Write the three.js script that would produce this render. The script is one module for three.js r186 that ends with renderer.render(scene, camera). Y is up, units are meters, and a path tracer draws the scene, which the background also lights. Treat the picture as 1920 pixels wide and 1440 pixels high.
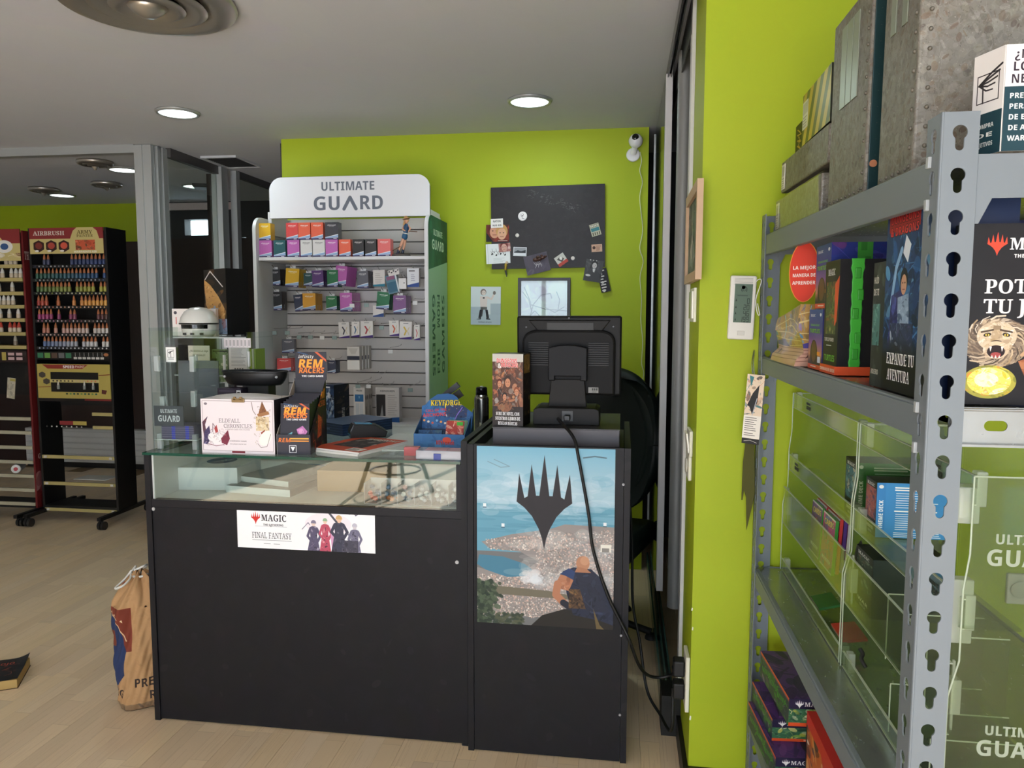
import * as THREE from 'three';
import { RoundedBoxGeometry } from 'three/addons/geometries/RoundedBoxGeometry.js';
import { mergeGeometries, toCreasedNormals } from 'three/addons/utils/BufferGeometryUtils.js';
import { ParametricGeometry } from 'three/addons/geometries/ParametricGeometry.js';
import { TextGeometry } from 'three/addons/geometries/TextGeometry.js';
import { FontLoader } from 'three/addons/loaders/FontLoader.js';
import { RectAreaLightUniformsLib } from 'three/addons/lights/RectAreaLightUniformsLib.js';
RectAreaLightUniformsLib.init();

// ---------------------------------------------------------------- camera, sky, exposure
const scene = new THREE.Scene();
const camera = new THREE.PerspectiveCamera(53.593, 4 / 3, 0.05, 80);
camera.position.set(0, 1.42, 0);
camera.rotation.set(-0.09132, 0.14367, 0.00161, 'YXZ');
const renderer = new THREE.WebGLRenderer({ antialias: true });
renderer.toneMapping = THREE.LinearToneMapping;
renderer.toneMappingExposure = 1.0;
renderer.shadowMap.enabled = true;
const SKY = 6.5, SUN = 30, LAMP = 60, LAMP_FAR = 1.4;
scene.background = new THREE.Color(0.76, 0.88, 1.0);
scene.backgroundIntensity = SKY;
const sun = new THREE.DirectionalLight(0xfbf9ff, SUN); sun.name = 'sun'; sun.position.set(3, 9.5, 15); sun.target.position.set(0, 0, 3); sun.castShadow = true; sun.shadow.camera.left = -10; sun.shadow.camera.right = 10; sun.shadow.camera.top = 10; sun.shadow.camera.bottom = -10; sun.shadow.camera.far = 40; sun.shadow.mapSize.set(2048, 2048); scene.add(sun, sun.target);
// ---------------------------------------------------------------- helpers
const nth = ['first', 'second', 'third', 'fourth', 'fifth', 'sixth', 'seventh', 'eighth', 'ninth', 'tenth', 'eleventh', 'twelfth', 'thirteenth', 'fourteenth', 'fifteenth', 'sixteenth', 'seventeenth', 'eighteenth'];
const PI = Math.PI, V3 = (x, y, z) => new THREE.Vector3(x, y, z);
function rng(seed) { let s = seed >>> 0; return () => { s = (s + 0x6d2b79f5) | 0; let t = Math.imul(s ^ (s >>> 15), 1 | s); t = (t + Math.imul(t ^ (t >>> 7), 61 | t)) ^ t; return ((t ^ (t >>> 14)) >>> 0) / 4294967296; }; }
const taken = {};
function numbered(n) { if (!(n in taken)) { taken[n] = 0; return n; } taken[n]++; return n + '_' + String(taken[n]).padStart(3, '0'); }
function mat(color, roughness = 0.6, o = {}) { return new THREE.MeshPhysicalMaterial({ color, roughness, ...o }); }
function shade(o) { o.traverse((m) => { if (m.isMesh) { m.castShadow = true; m.receiveShadow = true; } }); return o; }
function tag(o, label, category, group) { o.userData.label = label; o.userData.category = category; if (group) o.userData.group = group; return o; }
function thing(name, label, category, [x, y, z] = [0, 0, 0], ry = 0, group) { const g = new THREE.Group(); g.name = numbered(name); scene.add(g); g.position.set(x, y, z); g.rotation.y = ry; return tag(g, label, category, group); }
function add(name, geo, m, parent = scene) { const o = new THREE.Mesh(geo, m); o.name = parent === scene ? numbered(name) : name; o.castShadow = o.receiveShadow = true; parent.add(o); return o; }
function one(name, label, category, geo, m, [x, y, z] = [0, 0, 0], ry = 0, group) { const o = add(name, geo, m); o.position.set(x, y, z); o.rotation.y = ry; return tag(o, label, category, group); }
function struct(name, geo, m, parent = scene) { const o = new THREE.Mesh(geo, m); o.name = name; o.castShadow = o.receiveShadow = true; parent.add(o); if (parent === scene) o.userData.kind = 'structure'; return o; }
function structGroup(name) { const g = new THREE.Group(); g.name = name; g.userData.kind = 'structure'; scene.add(g); return g; }
const flat = (g) => { g = g.index ? g.toNonIndexed() : g; for (const k of Object.keys(g.attributes)) if (!['position', 'normal', 'uv'].includes(k)) g.deleteAttribute(k); g.clearGroups(); return g; };
const merge = (...gs) => mergeGeometries(gs.flat().map(flat));
const bx = (w, h, d, x = 0, y = 0, z = 0) => new THREE.BoxGeometry(w, h, d).translate(x, y, z);
const rb = (w, h, d, r, x = 0, y = 0, z = 0, s = 2) => new RoundedBoxGeometry(w, h, d, s, r).translate(x, y, z);
const span = (x0, x1, y0, y1, z0, z1) => bx(Math.abs(x1 - x0), Math.abs(y1 - y0), Math.abs(z1 - z0), (x0 + x1) / 2, (y0 + y1) / 2, (z0 + z1) / 2);
const cyl = (r0, r1, h, x = 0, y = 0, z = 0, n = 24, open = false) => new THREE.CylinderGeometry(r1, r0, h, n, 1, open).translate(x, y, z);
const lathe = (pts, n = 24) => new THREE.LatheGeometry(pts.map(([r, y]) => new THREE.Vector2(r, y)), n);
const tube = (pts, r, n = 32, k = 8) => new THREE.TubeGeometry(new THREE.CatmullRomCurve3(pts.map((p) => V3(...p)), false, 'catmullrom', 0.5), n, r, k, false);
function rod(a, b, r, k = 8) { const A = V3(...a), B = V3(...b), d = B.clone().sub(A), g = new THREE.CylinderGeometry(r, r, d.length(), k); g.applyQuaternion(new THREE.Quaternion().setFromUnitVectors(V3(0, 1, 0), d.clone().normalize())); return g.translate(...A.add(B).multiplyScalar(0.5).toArray()); }
const poly = (pts, holes = []) => { const s = new THREE.Shape(pts.map(([x, y]) => new THREE.Vector2(x, y))); for (const h of holes) s.holes.push(h); return s; };
const ext = (shape, depth, bevel = 0) => new THREE.ExtrudeGeometry(shape, { depth, bevelEnabled: bevel > 0, bevelSize: bevel, bevelThickness: bevel, bevelSegments: 2, curveSegments: 10 });
function roundRect(w, h, r, x = 0, y = 0) { const s = new THREE.Shape(), a = x - w / 2, b = y - h / 2, R = Array.isArray(r) ? r : [r, r, r, r]; s.moveTo(a + R[0], b); s.lineTo(a + w - R[1], b); if (R[1]) s.absarc(a + w - R[1], b + R[1], R[1], -PI / 2, 0); s.lineTo(a + w, b + h - R[2]); if (R[2]) s.absarc(a + w - R[2], b + h - R[2], R[2], 0, PI / 2); s.lineTo(a + R[3], b + h); if (R[3]) s.absarc(a + R[3], b + h - R[3], R[3], PI / 2, PI); s.lineTo(a, b + R[0]); if (R[0]) s.absarc(a + R[0], b + R[0], R[0], PI, 1.5 * PI); return s; }

// printed sheets: every flat print gets a rectangle of a shared sheet
const sheets = [];
function newSheet() {
  const c = document.createElement('canvas'); c.width = c.height = 2048; const ctx = c.getContext('2d'); ctx.fillStyle = '#777'; ctx.fillRect(0, 0, 2048, 2048);
  const t = new THREE.CanvasTexture(c); t.colorSpace = THREE.SRGBColorSpace; t.magFilter = THREE.LinearFilter; t.anisotropy = 8;
  const s = { ctx, x: 2, y: 2, row: 0, paper: mat(0xffffff, 0.55, { map: t, specularIntensity: 0.6 }), card: mat(0xffffff, 0.42, { map: t, specularIntensity: 0.6 }), gloss: mat(0xffffff, 0.34, { map: t, clearcoat: 0.25, clearcoatRoughness: 0.12 }) };
  sheets.push(s); return s;
}
function print(w, h, draw) {
  let s = sheets[sheets.length - 1] || newSheet();
  if (s.x + w + 4 > 2046) { s.x = 2; s.y += s.row + 6; s.row = 0; }
  if (s.y + h + 4 > 2046) s = newSheet();
  const x = s.x, y = s.y, c = s.ctx; s.x += w + 6; s.row = Math.max(s.row, h);
  c.save(); c.beginPath(); c.rect(x - 2, y - 2, w + 4, h + 4); c.clip(); c.translate(x, y); draw(c, w, h); c.restore();
  return { s, r: [(x + 0.5) / 2048, 1 - (y + h - 0.5) / 2048, (x + w - 0.5) / 2048, 1 - (y + 0.5) / 2048] };
}
const solids = {};
const solid = (color) => (solids[color] ??= print(12, 12, (c) => { c.fillStyle = color; c.fillRect(-4, -4, 24, 24); }));
function setUV(geo, r, from = 0, to = geo.attributes.uv.count) { const u = geo.attributes.uv; for (let i = from; i < to; i++) u.setXY(i, r[0] + u.getX(i) * (r[2] - r[0]), r[1] + u.getY(i) * (r[3] - r[1])); return geo; }
// a box whose faces carry prints; faces: {front, back, left, right, top, bottom, all}
function pbox(w, h, d, f, look = 'card') {
  const g = new THREE.BoxGeometry(w, h, d), order = ['right', 'left', 'top', 'bottom', 'front', 'back'], ms = [];
  order.forEach((k, i) => { let p = f[k] ?? f.all ?? '#ddd'; if (typeof p === 'string') p = solid(p); setUV(g, p.r, i * 4, i * 4 + 4); ms.push(p.s[look]); });
  return [g, ms];
}
function printed(name, w, h, d, f, parent = scene, look = 'card') { const [g, m] = pbox(w, h, d, f, look); return add(name, g, m, parent); }
// a thing that is one printed box standing on y
function pthing(name, label, category, [w, h, d], f, [x, y, z], ry = 0, group, look = 'card') { const o = printed(name, w, h, d, f, scene, look); o.geometry.translate(0, h / 2, 0); o.position.set(x, y, z); o.rotation.y = ry; return tag(o, label, category, group); }
// drawing
function T(c, s, x, y, size, color, o = {}) {
  c.save(); c.translate(x, y); if (o.rot) c.rotate(o.rot); if (o.skew) c.transform(1, 0, o.skew, 1, 0, 0);
  c.font = `${o.bold === false ? '' : 'bold '}${size}px ${o.font || 'sans-serif'}`; c.textAlign = o.align || 'center'; c.textBaseline = 'middle';
  if (o.w) { const m = c.measureText(s).width; c.scale(o.w / m, 1); }
  if (o.stroke) { c.strokeStyle = o.stroke; c.lineWidth = o.lw || size / 8; c.lineJoin = 'round'; c.strokeText(s, 0, 0); }
  c.fillStyle = color; c.fillText(s, 0, 0); c.restore();
}
const fillR = (c, col, x, y, w, h) => { c.fillStyle = col; c.fillRect(x, y, w, h); };
const P = (c, col, pts) => { c.fillStyle = col; c.beginPath(); pts.forEach(([x, y], i) => (i ? c.lineTo(x, y) : c.moveTo(x, y))); c.closePath(); c.fill(); };
const line = (c, col, w, pts) => { c.strokeStyle = col; c.lineWidth = w; c.lineCap = c.lineJoin = 'round'; c.beginPath(); pts.forEach(([x, y], i) => (i ? c.lineTo(x, y) : c.moveTo(x, y))); c.stroke(); };
const oval = (c, col, x, y, a, b, r = 0) => { c.fillStyle = col; c.beginPath(); c.ellipse(x, y, Math.abs(a), Math.abs(b), r, 0, 7); c.fill(); };
const jitter = (col, k) => { const c = new THREE.Color(col), h = {}; c.getHSL(h, THREE.SRGBColorSpace); return '#' + c.setHSL(h.h, h.s, Math.min(1, Math.max(0, h.l * (1 + k))), THREE.SRGBColorSpace).getHexString(); };
// painterly illustration: layered brush marks from a palette
function art(c, x, y, w, h, cols, n, seed, size = 0.12) {
  const R = rng(seed); c.save(); c.beginPath(); c.rect(x, y, w, h); c.clip(); fillR(c, cols[0], x, y, w, h);
  for (let i = 0; i < n; i++) { c.globalAlpha = 0.35 + R() * 0.6; const k = size * (1.25 - i / n) * Math.min(w, h); const px = x + R() * w, py = y + R() * h, col = jitter(cols[Math.floor(R() * cols.length)], (R() - 0.5) * 0.28); if (R() < 0.55) oval(c, col, px, py, k * (0.3 + R()), k * (0.2 + R() * 0.5), R() * 3); else line(c, col, 1 + k * 0.16 * R(), [[px, py], [px + (R() - 0.5) * k * 3, py + (R() - 0.5) * k * 2], [px + (R() - 0.5) * k * 4, py + (R() - 0.5) * k * 4]]); }
  c.restore();
}
// the same marks kept inside an outline
function artIn(c, pts, cols, n, seed, size = 0.12) { c.save(); c.beginPath(); if (typeof pts[0] === 'number') c.ellipse(pts[0], pts[1], pts[2], pts[3], pts[4] || 0, 0, 7); else pts.forEach(([x, y], i) => (i ? c.lineTo(x, y) : c.moveTo(x, y))); c.clip(); const b = typeof pts[0] === 'number' ? [pts[0] - Math.max(pts[2], pts[3]), pts[1] - Math.max(pts[2], pts[3]), 2 * Math.max(pts[2], pts[3]), 2 * Math.max(pts[2], pts[3])] : [Math.min(...pts.map((p) => p[0])), Math.min(...pts.map((p) => p[1])), Math.max(...pts.map((p) => p[0])) - Math.min(...pts.map((p) => p[0])), Math.max(...pts.map((p) => p[1])) - Math.min(...pts.map((p) => p[1]))]; art(c, ...b, cols, n, seed, size); c.restore(); }
const textLines = (c, x, y, w, n, step, col, lw = 2, seed = 1) => { const R = rng(seed); for (let i = 0; i < n; i++) fillR(c, col, x, y + i * step, w * (0.65 + 0.35 * R()), lw); };
// five-pronged emblem, tip down
function emblem(c, x, y, w, h, col) {
  const q = (a, b) => [x + a * w, y + b * h];
  P(c, col, [[-0.5, 0.5], [-0.455, 0.2], [-0.36, 0.46], [-0.3, 0.44], [-0.23, 0.1], [-0.15, 0.43], [-0.09, 0.43], [0, 0], [0.09, 0.43], [0.15, 0.43], [0.23, 0.1], [0.3, 0.44], [0.36, 0.46], [0.455, 0.2], [0.5, 0.5], [0.36, 0.56], [0.22, 0.65], [0.1, 0.78], [0.04, 0.88], [0, 1], [-0.04, 0.88], [-0.1, 0.78], [-0.22, 0.65], [-0.36, 0.56]].map(([a, b]) => q(a, b)));
}
function magic(c, x, y, size, col, flame, sub = true) { emblem(c, x - size * 1.55, y - size * 0.75, size * 1.0, size * 1.5, flame); T(c, 'MAGIC', x + size * 0.5, y, size, col, { font: 'serif', w: size * 2.9 }); if (sub) T(c, 'THE GATHERING', x + size * 0.45, y + size * 0.75, size * 0.3, col, { w: size * 2.3 }); }
function ultimateGuard(c, x, y, w, col, sub) { T(c, 'ULTIMATE', x, y - w * 0.18, w * 0.17, col, { w: w * 0.75 }); const s = w * 0.27; T(c, 'GU', x - w * 0.29, y + w * 0.06, s, col, { w: w * 0.4 }); line(c, col, s * 0.17, [[x - w * 0.055, y + w * 0.145], [x + w * 0.03, y - w * 0.02], [x + w * 0.11, y + w * 0.145]]); T(c, 'RD', x + w * 0.32, y + w * 0.06, s, col, { w: w * 0.35 }); if (sub) T(c, sub, x, y + w * 0.27, w * 0.06, col, { w: w * 0.5 }); }
const face = (c, x, y, k, skin, hair) => { oval(c, hair, x, y - 8 * k, 17 * k, 20 * k); oval(c, skin, x, y, 13 * k, 17 * k); oval(c, '#3a2a24', x - 5 * k, y - 3 * k, 2 * k, 1.4 * k); oval(c, '#3a2a24', x + 5 * k, y - 3 * k, 2 * k, 1.4 * k); line(c, '#8a4a40', 1.6 * k, [[x - 5 * k, y + 8 * k], [x + 5 * k, y + 8 * k]]); };
// ---------------------------------------------------------------- surfaces
function canvasTex(w, h, draw, repeat, srgb = true) { const c = document.createElement('canvas'); c.width = w; c.height = h; draw(c.getContext('2d'), w, h); const t = new THREE.CanvasTexture(c); if (srgb) t.colorSpace = THREE.SRGBColorSpace; t.magFilter = THREE.LinearFilter; t.anisotropy = 8; if (repeat) { t.wrapS = t.wrapT = THREE.RepeatWrapping; t.repeat.set(...repeat); } return t; }
function speckle(c, w, h, n, seed, cols, r0, r1, a = 0.1) { const R = rng(seed); for (let i = 0; i < n; i++) { c.globalAlpha = a * R(); oval(c, cols[Math.floor(R() * cols.length)], R() * w, R() * h, r0 + R() * (r1 - r0), (r0 + R() * (r1 - r0)) * 0.6, R() * 3); } c.globalAlpha = 1; }
function uvMetres(g, k = 1) { g.computeVertexNormals(); const p = g.attributes.position, n = g.attributes.normal, u = g.attributes.uv; for (let i = 0; i < p.count; i++) { const ax = Math.abs(n.getX(i)), ay = Math.abs(n.getY(i)), az = Math.abs(n.getZ(i)); if (ay > ax && ay > az) u.setXY(i, p.getX(i) * k, p.getZ(i) * k); else if (ax > az) u.setXY(i, p.getZ(i) * k, p.getY(i) * k); else u.setXY(i, p.getX(i) * k, p.getY(i) * k); } return g; }
const plasterBump = canvasTex(512, 512, (c, w, h) => { fillR(c, '#808080', 0, 0, w, h); speckle(c, w, h, 5000, 3, ['#fff', '#000'], 1, 5, 0.12); speckle(c, w, h, 160, 4, ['#fff', '#000'], 12, 50, 0.08); }, [1, 1], false);
const paint = (base, spots, seed, rough, bump = 0.0006) => mat(0xffffff, rough, { map: canvasTex(512, 512, (c, w, h) => { fillR(c, base, 0, 0, w, h); speckle(c, w, h, 240, seed, spots, 10, 60, 0.1); speckle(c, w, h, 900, seed + 1, spots, 1, 3, 0.16); }, [0.6, 0.6]), bumpMap: plasterBump, bumpScale: bump });
const M = {
  green: paint('#a7b90c', ['#a2b408', '#aec012', '#9eaf08'], 11, 0.62), ceiling: paint('#d0d3d9', ['#ccd0d6', '#d5d8de'], 21, 0.85), white: paint('#d9d8d4', ['#d2d1cd', '#dfdeda'], 31, 0.7),
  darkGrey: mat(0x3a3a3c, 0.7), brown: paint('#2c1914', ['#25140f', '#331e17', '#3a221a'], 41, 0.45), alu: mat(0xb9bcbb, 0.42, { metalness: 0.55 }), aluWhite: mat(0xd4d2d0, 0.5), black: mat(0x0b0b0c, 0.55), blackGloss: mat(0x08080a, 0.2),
  glass: mat(0xf2f8f5, 0.02, { transmission: 1, ior: 1.5 }), chrome: mat(0xcfcfcd, 0.22, { metalness: 1 }), steel: mat(0xa9adac, 0.35, { metalness: 0.9 }),
};
const woodTex = canvasTex(2048, 1024, (c, w, h) => {
  const R = rng(77); for (let s = 0; s < 12; s++) { const y = (s * h) / 12, sh = h / 12; let x = -R() * 500; while (x < w) { const L = 420 + R() * 420, v = R(), t = R(); c.fillStyle = `rgb(${224 + v * 14 - t * 5},${198 + v * 14 - t * 2},${160 + v * 12 + t * 5})`; c.fillRect(x, y, L, sh); for (let i = 0; i < 26; i++) { c.globalAlpha = 0.05 + R() * 0.13; const yy = y + R() * sh, xx = x + R() * L * 0.7; line(c, R() < 0.6 ? '#8d6a44' : '#e2c8a4', 0.7 + R() * 2, [[xx, yy], [xx + 60, yy + R() * 3 - 1.5], [Math.min(x + L, xx + 90 + R() * 300), yy + R() * 4 - 2]]); } c.globalAlpha = 0.4; fillR(c, '#8a6b4a', x, y, 2, sh); c.globalAlpha = 1; x += L; } if (s % 3) { c.globalAlpha = 0.22; fillR(c, '#86683f', 0, y, w, 1.5); c.globalAlpha = 1; } }
});
const woodM = mat(0xffffff, 0.42, { map: woodTex, clearcoat: 0.15, clearcoatRoughness: 0.35 });

// ---------------------------------------------------------------- the room
const floor = structGroup('floor');
struct('subfloor', span(-6, 1.85, -0.14, -0.012, -6.6, 3.4), mat(0x8c7350, 0.7), floor);
{
  const variants = [];
  for (let v = 0; v < 8; v++) { const g = new RoundedBoxGeometry(0.1944, 0.012, 1.2842, 1, 0.0006), u = g.attributes.uv, p = g.attributes.position; for (let i = 0; i < p.count; i++) u.setXY(i, p.getZ(i) / 1.285 + 0.5 + (v > 3 ? 0.37 : 0), ((v % 4) + 0.5 + p.getX(i) / 0.1944) / 4); variants.push(g); }
  woodTex.wrapS = THREE.RepeatWrapping; const R = rng(5);
  for (let i = 0; i < 40; i++) { let z = -6.6 + ((i * 0.47) % 1.285); for (let k = 0; z < 0.6 && k < 7; k++, z += 1.285) { const b = struct('plank', variants[Math.floor(R() * 8)], woodM, floor); b.position.set(-5.87 + i * 0.195, -0.006, z + 0.06); } }
  const far = new THREE.PlaneGeometry(7.85, 2.9).rotateX(-PI / 2).translate(-2.075, -0.0005, 1.95); const u = far.attributes.uv; for (let i = 0; i < 4; i++) u.setXY(i, u.getY(i) * 2.3, u.getX(i) * 10); struct('floor_boards', far, mat(0xffffff, 0.42, { map: canvasTex(1024, 512, (c, w, h) => { const R2 = rng(9); for (let y = 0; y < 12; y++) for (let x = 0; x < 3; x++) { const v = R2() * 18; fillR(c, `rgb(${222 + v * 0.7},${200 + v * 0.7},${168 + v * 0.7})`, x * 342, y * 43, 340, 42); } }, [1, 1]) }), floor);
}
struct('ceiling', uvMetres(span(-6.1, 1.95, 2.41, 2.52, -6.7, 3.5)), M.ceiling);
struct('wall_back', uvMetres(span(-1.937, 0.125, 0, 2.41, -4.32, -4.2)), M.green);
struct('wall_right', uvMetres(span(0.213, 1.85, 0, 2.41, -2.5, -2.2)), M.green);
struct('wall_side', uvMetres(span(1.8, 1.92, 0, 2.41, -2.2, 3.4)), M.white);
struct('wall_left', uvMetres(span(-6.1, -5.9, 0, 2.41, -6.6, 3.4)), M.white);
struct('wall_passage', uvMetres(span(-1.99, -1.94, 0, 2.41, -6.5, -4.3)), M.darkGrey);
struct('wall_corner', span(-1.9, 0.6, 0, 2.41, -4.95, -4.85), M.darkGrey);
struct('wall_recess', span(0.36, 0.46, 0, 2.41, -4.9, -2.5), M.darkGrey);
struct('trim_1', merge(span(0.203, 1.85, 0, 0.085, -2.2, -2.188), span(0.199, 0.213, 0, 0.075, -2.52, -2.188)), mat(0x14110f, 0.5));
// far wall of the room behind the partition: green above brown panels, two small high windows
{
  const far = structGroup('wall_far');
  struct('green_panel', uvMetres(span(-5.9, -4.06, 2.07, 2.41, -6.5, -6.4)), M.green, far);
  struct('wood_panel', uvMetres(span(-5.9, -4.06, 0, 2.07, -6.5, -6.39)), M.brown, far);
  const x0 = -3.8824, x1 = -3.5767, ya = 2.1183, yb = 2.2587, x2 = -3.3763, x3 = -3.3009, yc = 1.9313, yd = 2.0945;
  const s = poly([[-4.06, 0], [-1.9, 0], [-1.9, 2.41], [-4.06, 2.41]]);
  for (const [a, b, d, e] of [[x0, x1, ya, yb], [x2, x3, yc, yd]]) s.holes.push(new THREE.Path([[a, d], [b, d], [b, e], [a, e]].map(([x, y]) => new THREE.Vector2(x, y))));
  struct('upper_panel', ext(s, 0.1).translate(0, 0, -6.5), mat(0x2e2b2d, 0.6), far);
  struct('brown_panel', uvMetres(span(-4.06, -2.66, 0, ya - 0.03, -6.4, -6.385)), M.brown, far);
  struct('header_strip', span(-4.06, -3.42, 2.338, 2.3985, -6.4, -6.37), mat(0xcdb9b4, 0.5), far);
}
// shop window behind the camera
{
  const w = structGroup('window_1'); const m = mat(0x9a9c9c, 0.45, { metalness: 0.4 });
  struct('sill_wall', uvMetres(span(-6, 1.85, 0, 0.12, 3.25, 3.4)), M.white, w); struct('head_wall', uvMetres(span(-6, 1.85, 2.3, 2.41, 3.25, 3.4)), M.white, w);
  struct('pier', uvMetres(span(-6, -2.55, 0.12, 2.3, 3.25, 3.4)), M.white, w); struct('pier', uvMetres(span(1.5, 1.85, 0.12, 2.3, 3.25, 3.4)), M.white, w);  // unseen left pier, widened to keep daylight off the far room
  for (const x of [-2.53, -1.2, 0.13, 1.47]) struct('mullion', span(x - 0.03, x + 0.03, 0.12, 2.3, 3.28, 3.36), m, w);
}
{ const pav = struct('pavement', span(-12, 10, -0.3, -0.1, 3.4, 16), mat(0xbcbcbe, 0.8)); }

// aluminium partition on the left
{
  const w = structGroup('wall_partition'), A = M.alu;
  const prof = ext(poly([[0, 0], [0.05, 0], [0.052, 0.006], [0.058, 0.006], [0.06, 0], [0.108, 0], [0.108, 0.03], [0.098, 0.03], [0.098, 0.045], [0.122, 0.045], [0.122, 0.07], [0.112, 0.07], [0.112, 0.085], [0.13, 0.085], [0.13, 0.13], [0, 0.13]]), 2.405).rotateX(-PI / 2);
  struct('corner_post', prof.clone().translate(-2.852, 0, -4.2 + 0), A, w);
  struct('front_rail', span(-5.9, -2.852, 2.362, 2.41, -4.26, -4.2), A, w);
  struct('side_rail', span(-2.735, -2.7, 2.355, 2.41, -4.88, -4.33), mat(0x4a4848, 0.5), w);
  struct('middle_post', merge(span(-2.755, -2.68, 0, 2.405, -4.96, -4.88), span(-2.7, -2.655, 0, 2.405, -5.08, -5.03)), A, w);
  struct('door_edge', span(-2.79, -2.757, 0, 2.36, -4.93, -4.88), M.brown, w);
  struct('side_rail', span(-2.69, -2.66, 2.365, 2.41, -6.4, -5.08), mat(0x4a4848, 0.5), w);
  const g1 = struct('glass_pane', span(-2.722, -2.716, 0.02, 2.36, -4.88, -4.33), M.glass, w), g2 = struct('glass_pane', span(-2.678, -2.672, 0.02, 2.365, -6.39, -5.08), M.glass, w);
}
// sliding doors on the right, seen edge-on
{
  const d = structGroup('door_1');
  struct('jamb', span(0.2018, 0.2128, 0.2, 2.41, -2.56, -2.502), M.aluWhite, d);
  struct('stile', rb(0.027, 2.12, 0.04, 0.002, 0.1714, 1.315, -3.2), M.aluWhite, d);
  struct('post', cyl(0.028, 0.028, 2.1, 0.2175, 1.33, -2.95, 28), mat(0x8e8e8c, 0.5, { metalness: 0.2 }), d);
  struct('glass', span(0.157, 0.164, 0.25, 2.37, -4.19, -3.22), mat(0x20281f, 0.06, { transmission: 0.6 }), d);
  struct('stile', span(0.152, 0.168, 0.25, 2.37, -4.2, -4.19), M.alu, d);
  struct('bottom_rail', merge(span(0.152, 0.16, 0.02, 0.1, -4.2, -2.56), span(0.17, 0.176, 0.02, 0.12, -4.2, -2.56), span(0.186, 0.192, 0.02, 0.13, -4.2, -2.56)), mat(0x4d6a63, 0.2, { metalness: 0.3 }), d);
  struct('threshold', span(0.15, 0.2128, 0, 0.14, -2.62, -2.505), mat(0x16130f, 0.6), d);
  struct('ceiling_track', merge(span(0.163, 0.168, 2.36, 2.41, -4.2, -2.3), span(0.176, 0.18, 2.36, 2.41, -4.2, -2.3)), M.blackGloss, d);
  struct('transom', span(0.2, 0.205, 2.3, 2.41, -4.2, -2.53), mat(0x2c2c2a, 0.4), d);
}

// ---------------------------------------------------------------- ceiling fittings
function downlight(x, z, label, group, k, r = 0.105) {
  const t = thing('ceiling_light', label, 'ceiling light', [x, 2.41, z], 0, group);
  add('trim_ring', lathe([[r - 0.018, -0.006], [r - 0.016, -0.012], [r - 0.006, -0.013], [r, -0.004], [r, 0], [r - 0.018, 0]], 40), mat(0xb4b8b8, 0.35, { metalness: 0.5 }), t);
  add('diffuser', cyl(r - 0.018, r - 0.018, 0.006, 0, -0.0055, 0, 40), mat(0xffffff, 0.6, { emissive: 0xf2fffb, emissiveIntensity: 3.2 }), t);
  const L = new THREE.RectAreaLight(0xe6fbff, k, (r - 0.018) * 1.77, (r - 0.018) * 1.77); L.position.set(0, -0.016, 0); L.rotation.x = -PI / 2; t.add(L); return t;
}
downlight(-0.4417, -3.6091, 'round recessed ceiling light above the cash unit, nearest the green wall', null, LAMP);
downlight(-2.1836, -3.5753, 'round recessed ceiling light beside the aluminium partition corner', null, LAMP);
for (const [x, z, l] of [[-3.4067, -4.8993, 'glowing ceiling light behind the partition, cut by the corner post'], [-4.6509, -5.8642, 'glowing ceiling light deepest in the far room above the paint racks'], [-3.2886, -5.5948, 'dark-rimmed ceiling light seen through the side glass of the partition']]) downlight(x, z, l, null, LAMP_FAR);
function airVent(x, z, r, label) {
  const t = thing('ceiling_vent', label, 'ceiling vent', [x, 2.41, z]); const m = mat(0xc4c0b8, 0.34, { metalness: 0.85 });
  add('outer_ring', lathe([[r * 0.62, -0.006], [r * 0.8, -0.03], [r * 0.97, -0.022], [r, -0.012], [r * 0.99, 0], [r * 0.5, 0], [r * 0.62, -0.006]], 56), m, t);
  add('ring', lathe([[r * 0.36, -0.012], [r * 0.56, -0.034], [r * 0.66, -0.026], [r * 0.64, -0.02], [r * 0.5, -0.016], [r * 0.36, -0.012]], 48), m, t);
  add('ring', lathe([[r * 0.2, -0.016], [r * 0.32, -0.04], [r * 0.42, -0.03], [r * 0.4, -0.024], [r * 0.2, -0.016]], 48), m, t);
  add('cone', lathe([[0, -0.058], [r * 0.08, -0.056], [r * 0.17, -0.04], [r * 0.22, -0.026], [r * 0.18, -0.02], [0, -0.02]], 40), m, t);
  add('duct', cyl(r * 0.62, r * 0.62, 0.004, 0, -0.003, 0, 40), M.black, t); return t;
}
airVent(-1.5, -2.31, 0.27, 'large round metal air diffuser on the ceiling near the camera');
for (const [x, z, l] of [[-3.4156, -4.6218, 'small dark round vent on the far room ceiling, nearer one'], [-3.8954, -5.3917, 'wide dark round vent on the far room ceiling, right of the glowing light'], [-4.5576, -5.5501, 'dark round vent on the far room ceiling, leftmost']]) airVent(x, z, 0.11, l);
{
  const t = thing('air_grille', 'dark rectangular air grille with light edges on the ceiling by the partition', 'air grille', [-2.53, 2.41, -4.74]);
  add('frame', merge(span(-0.12, 0.12, -0.014, 0, 0.155, 0.17), span(-0.12, 0.12, -0.014, 0, -0.17, -0.155), span(-0.12, -0.105, -0.012, 0, -0.155, 0.155), span(0.105, 0.12, -0.012, 0, -0.155, 0.155)), mat(0xc9ccce, 0.4), t);
  add('backing', span(-0.105, 0.105, -0.003, -0.0005, -0.155, 0.155), M.black, t);
  for (let i = 0; i < 14; i++) add('slat', bx(0.205, 0.008, 0.002, 0, -0.007, -0.145 + i * 0.0223).clone(), mat(0x1c1c1d, 0.5), t);
}
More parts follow.
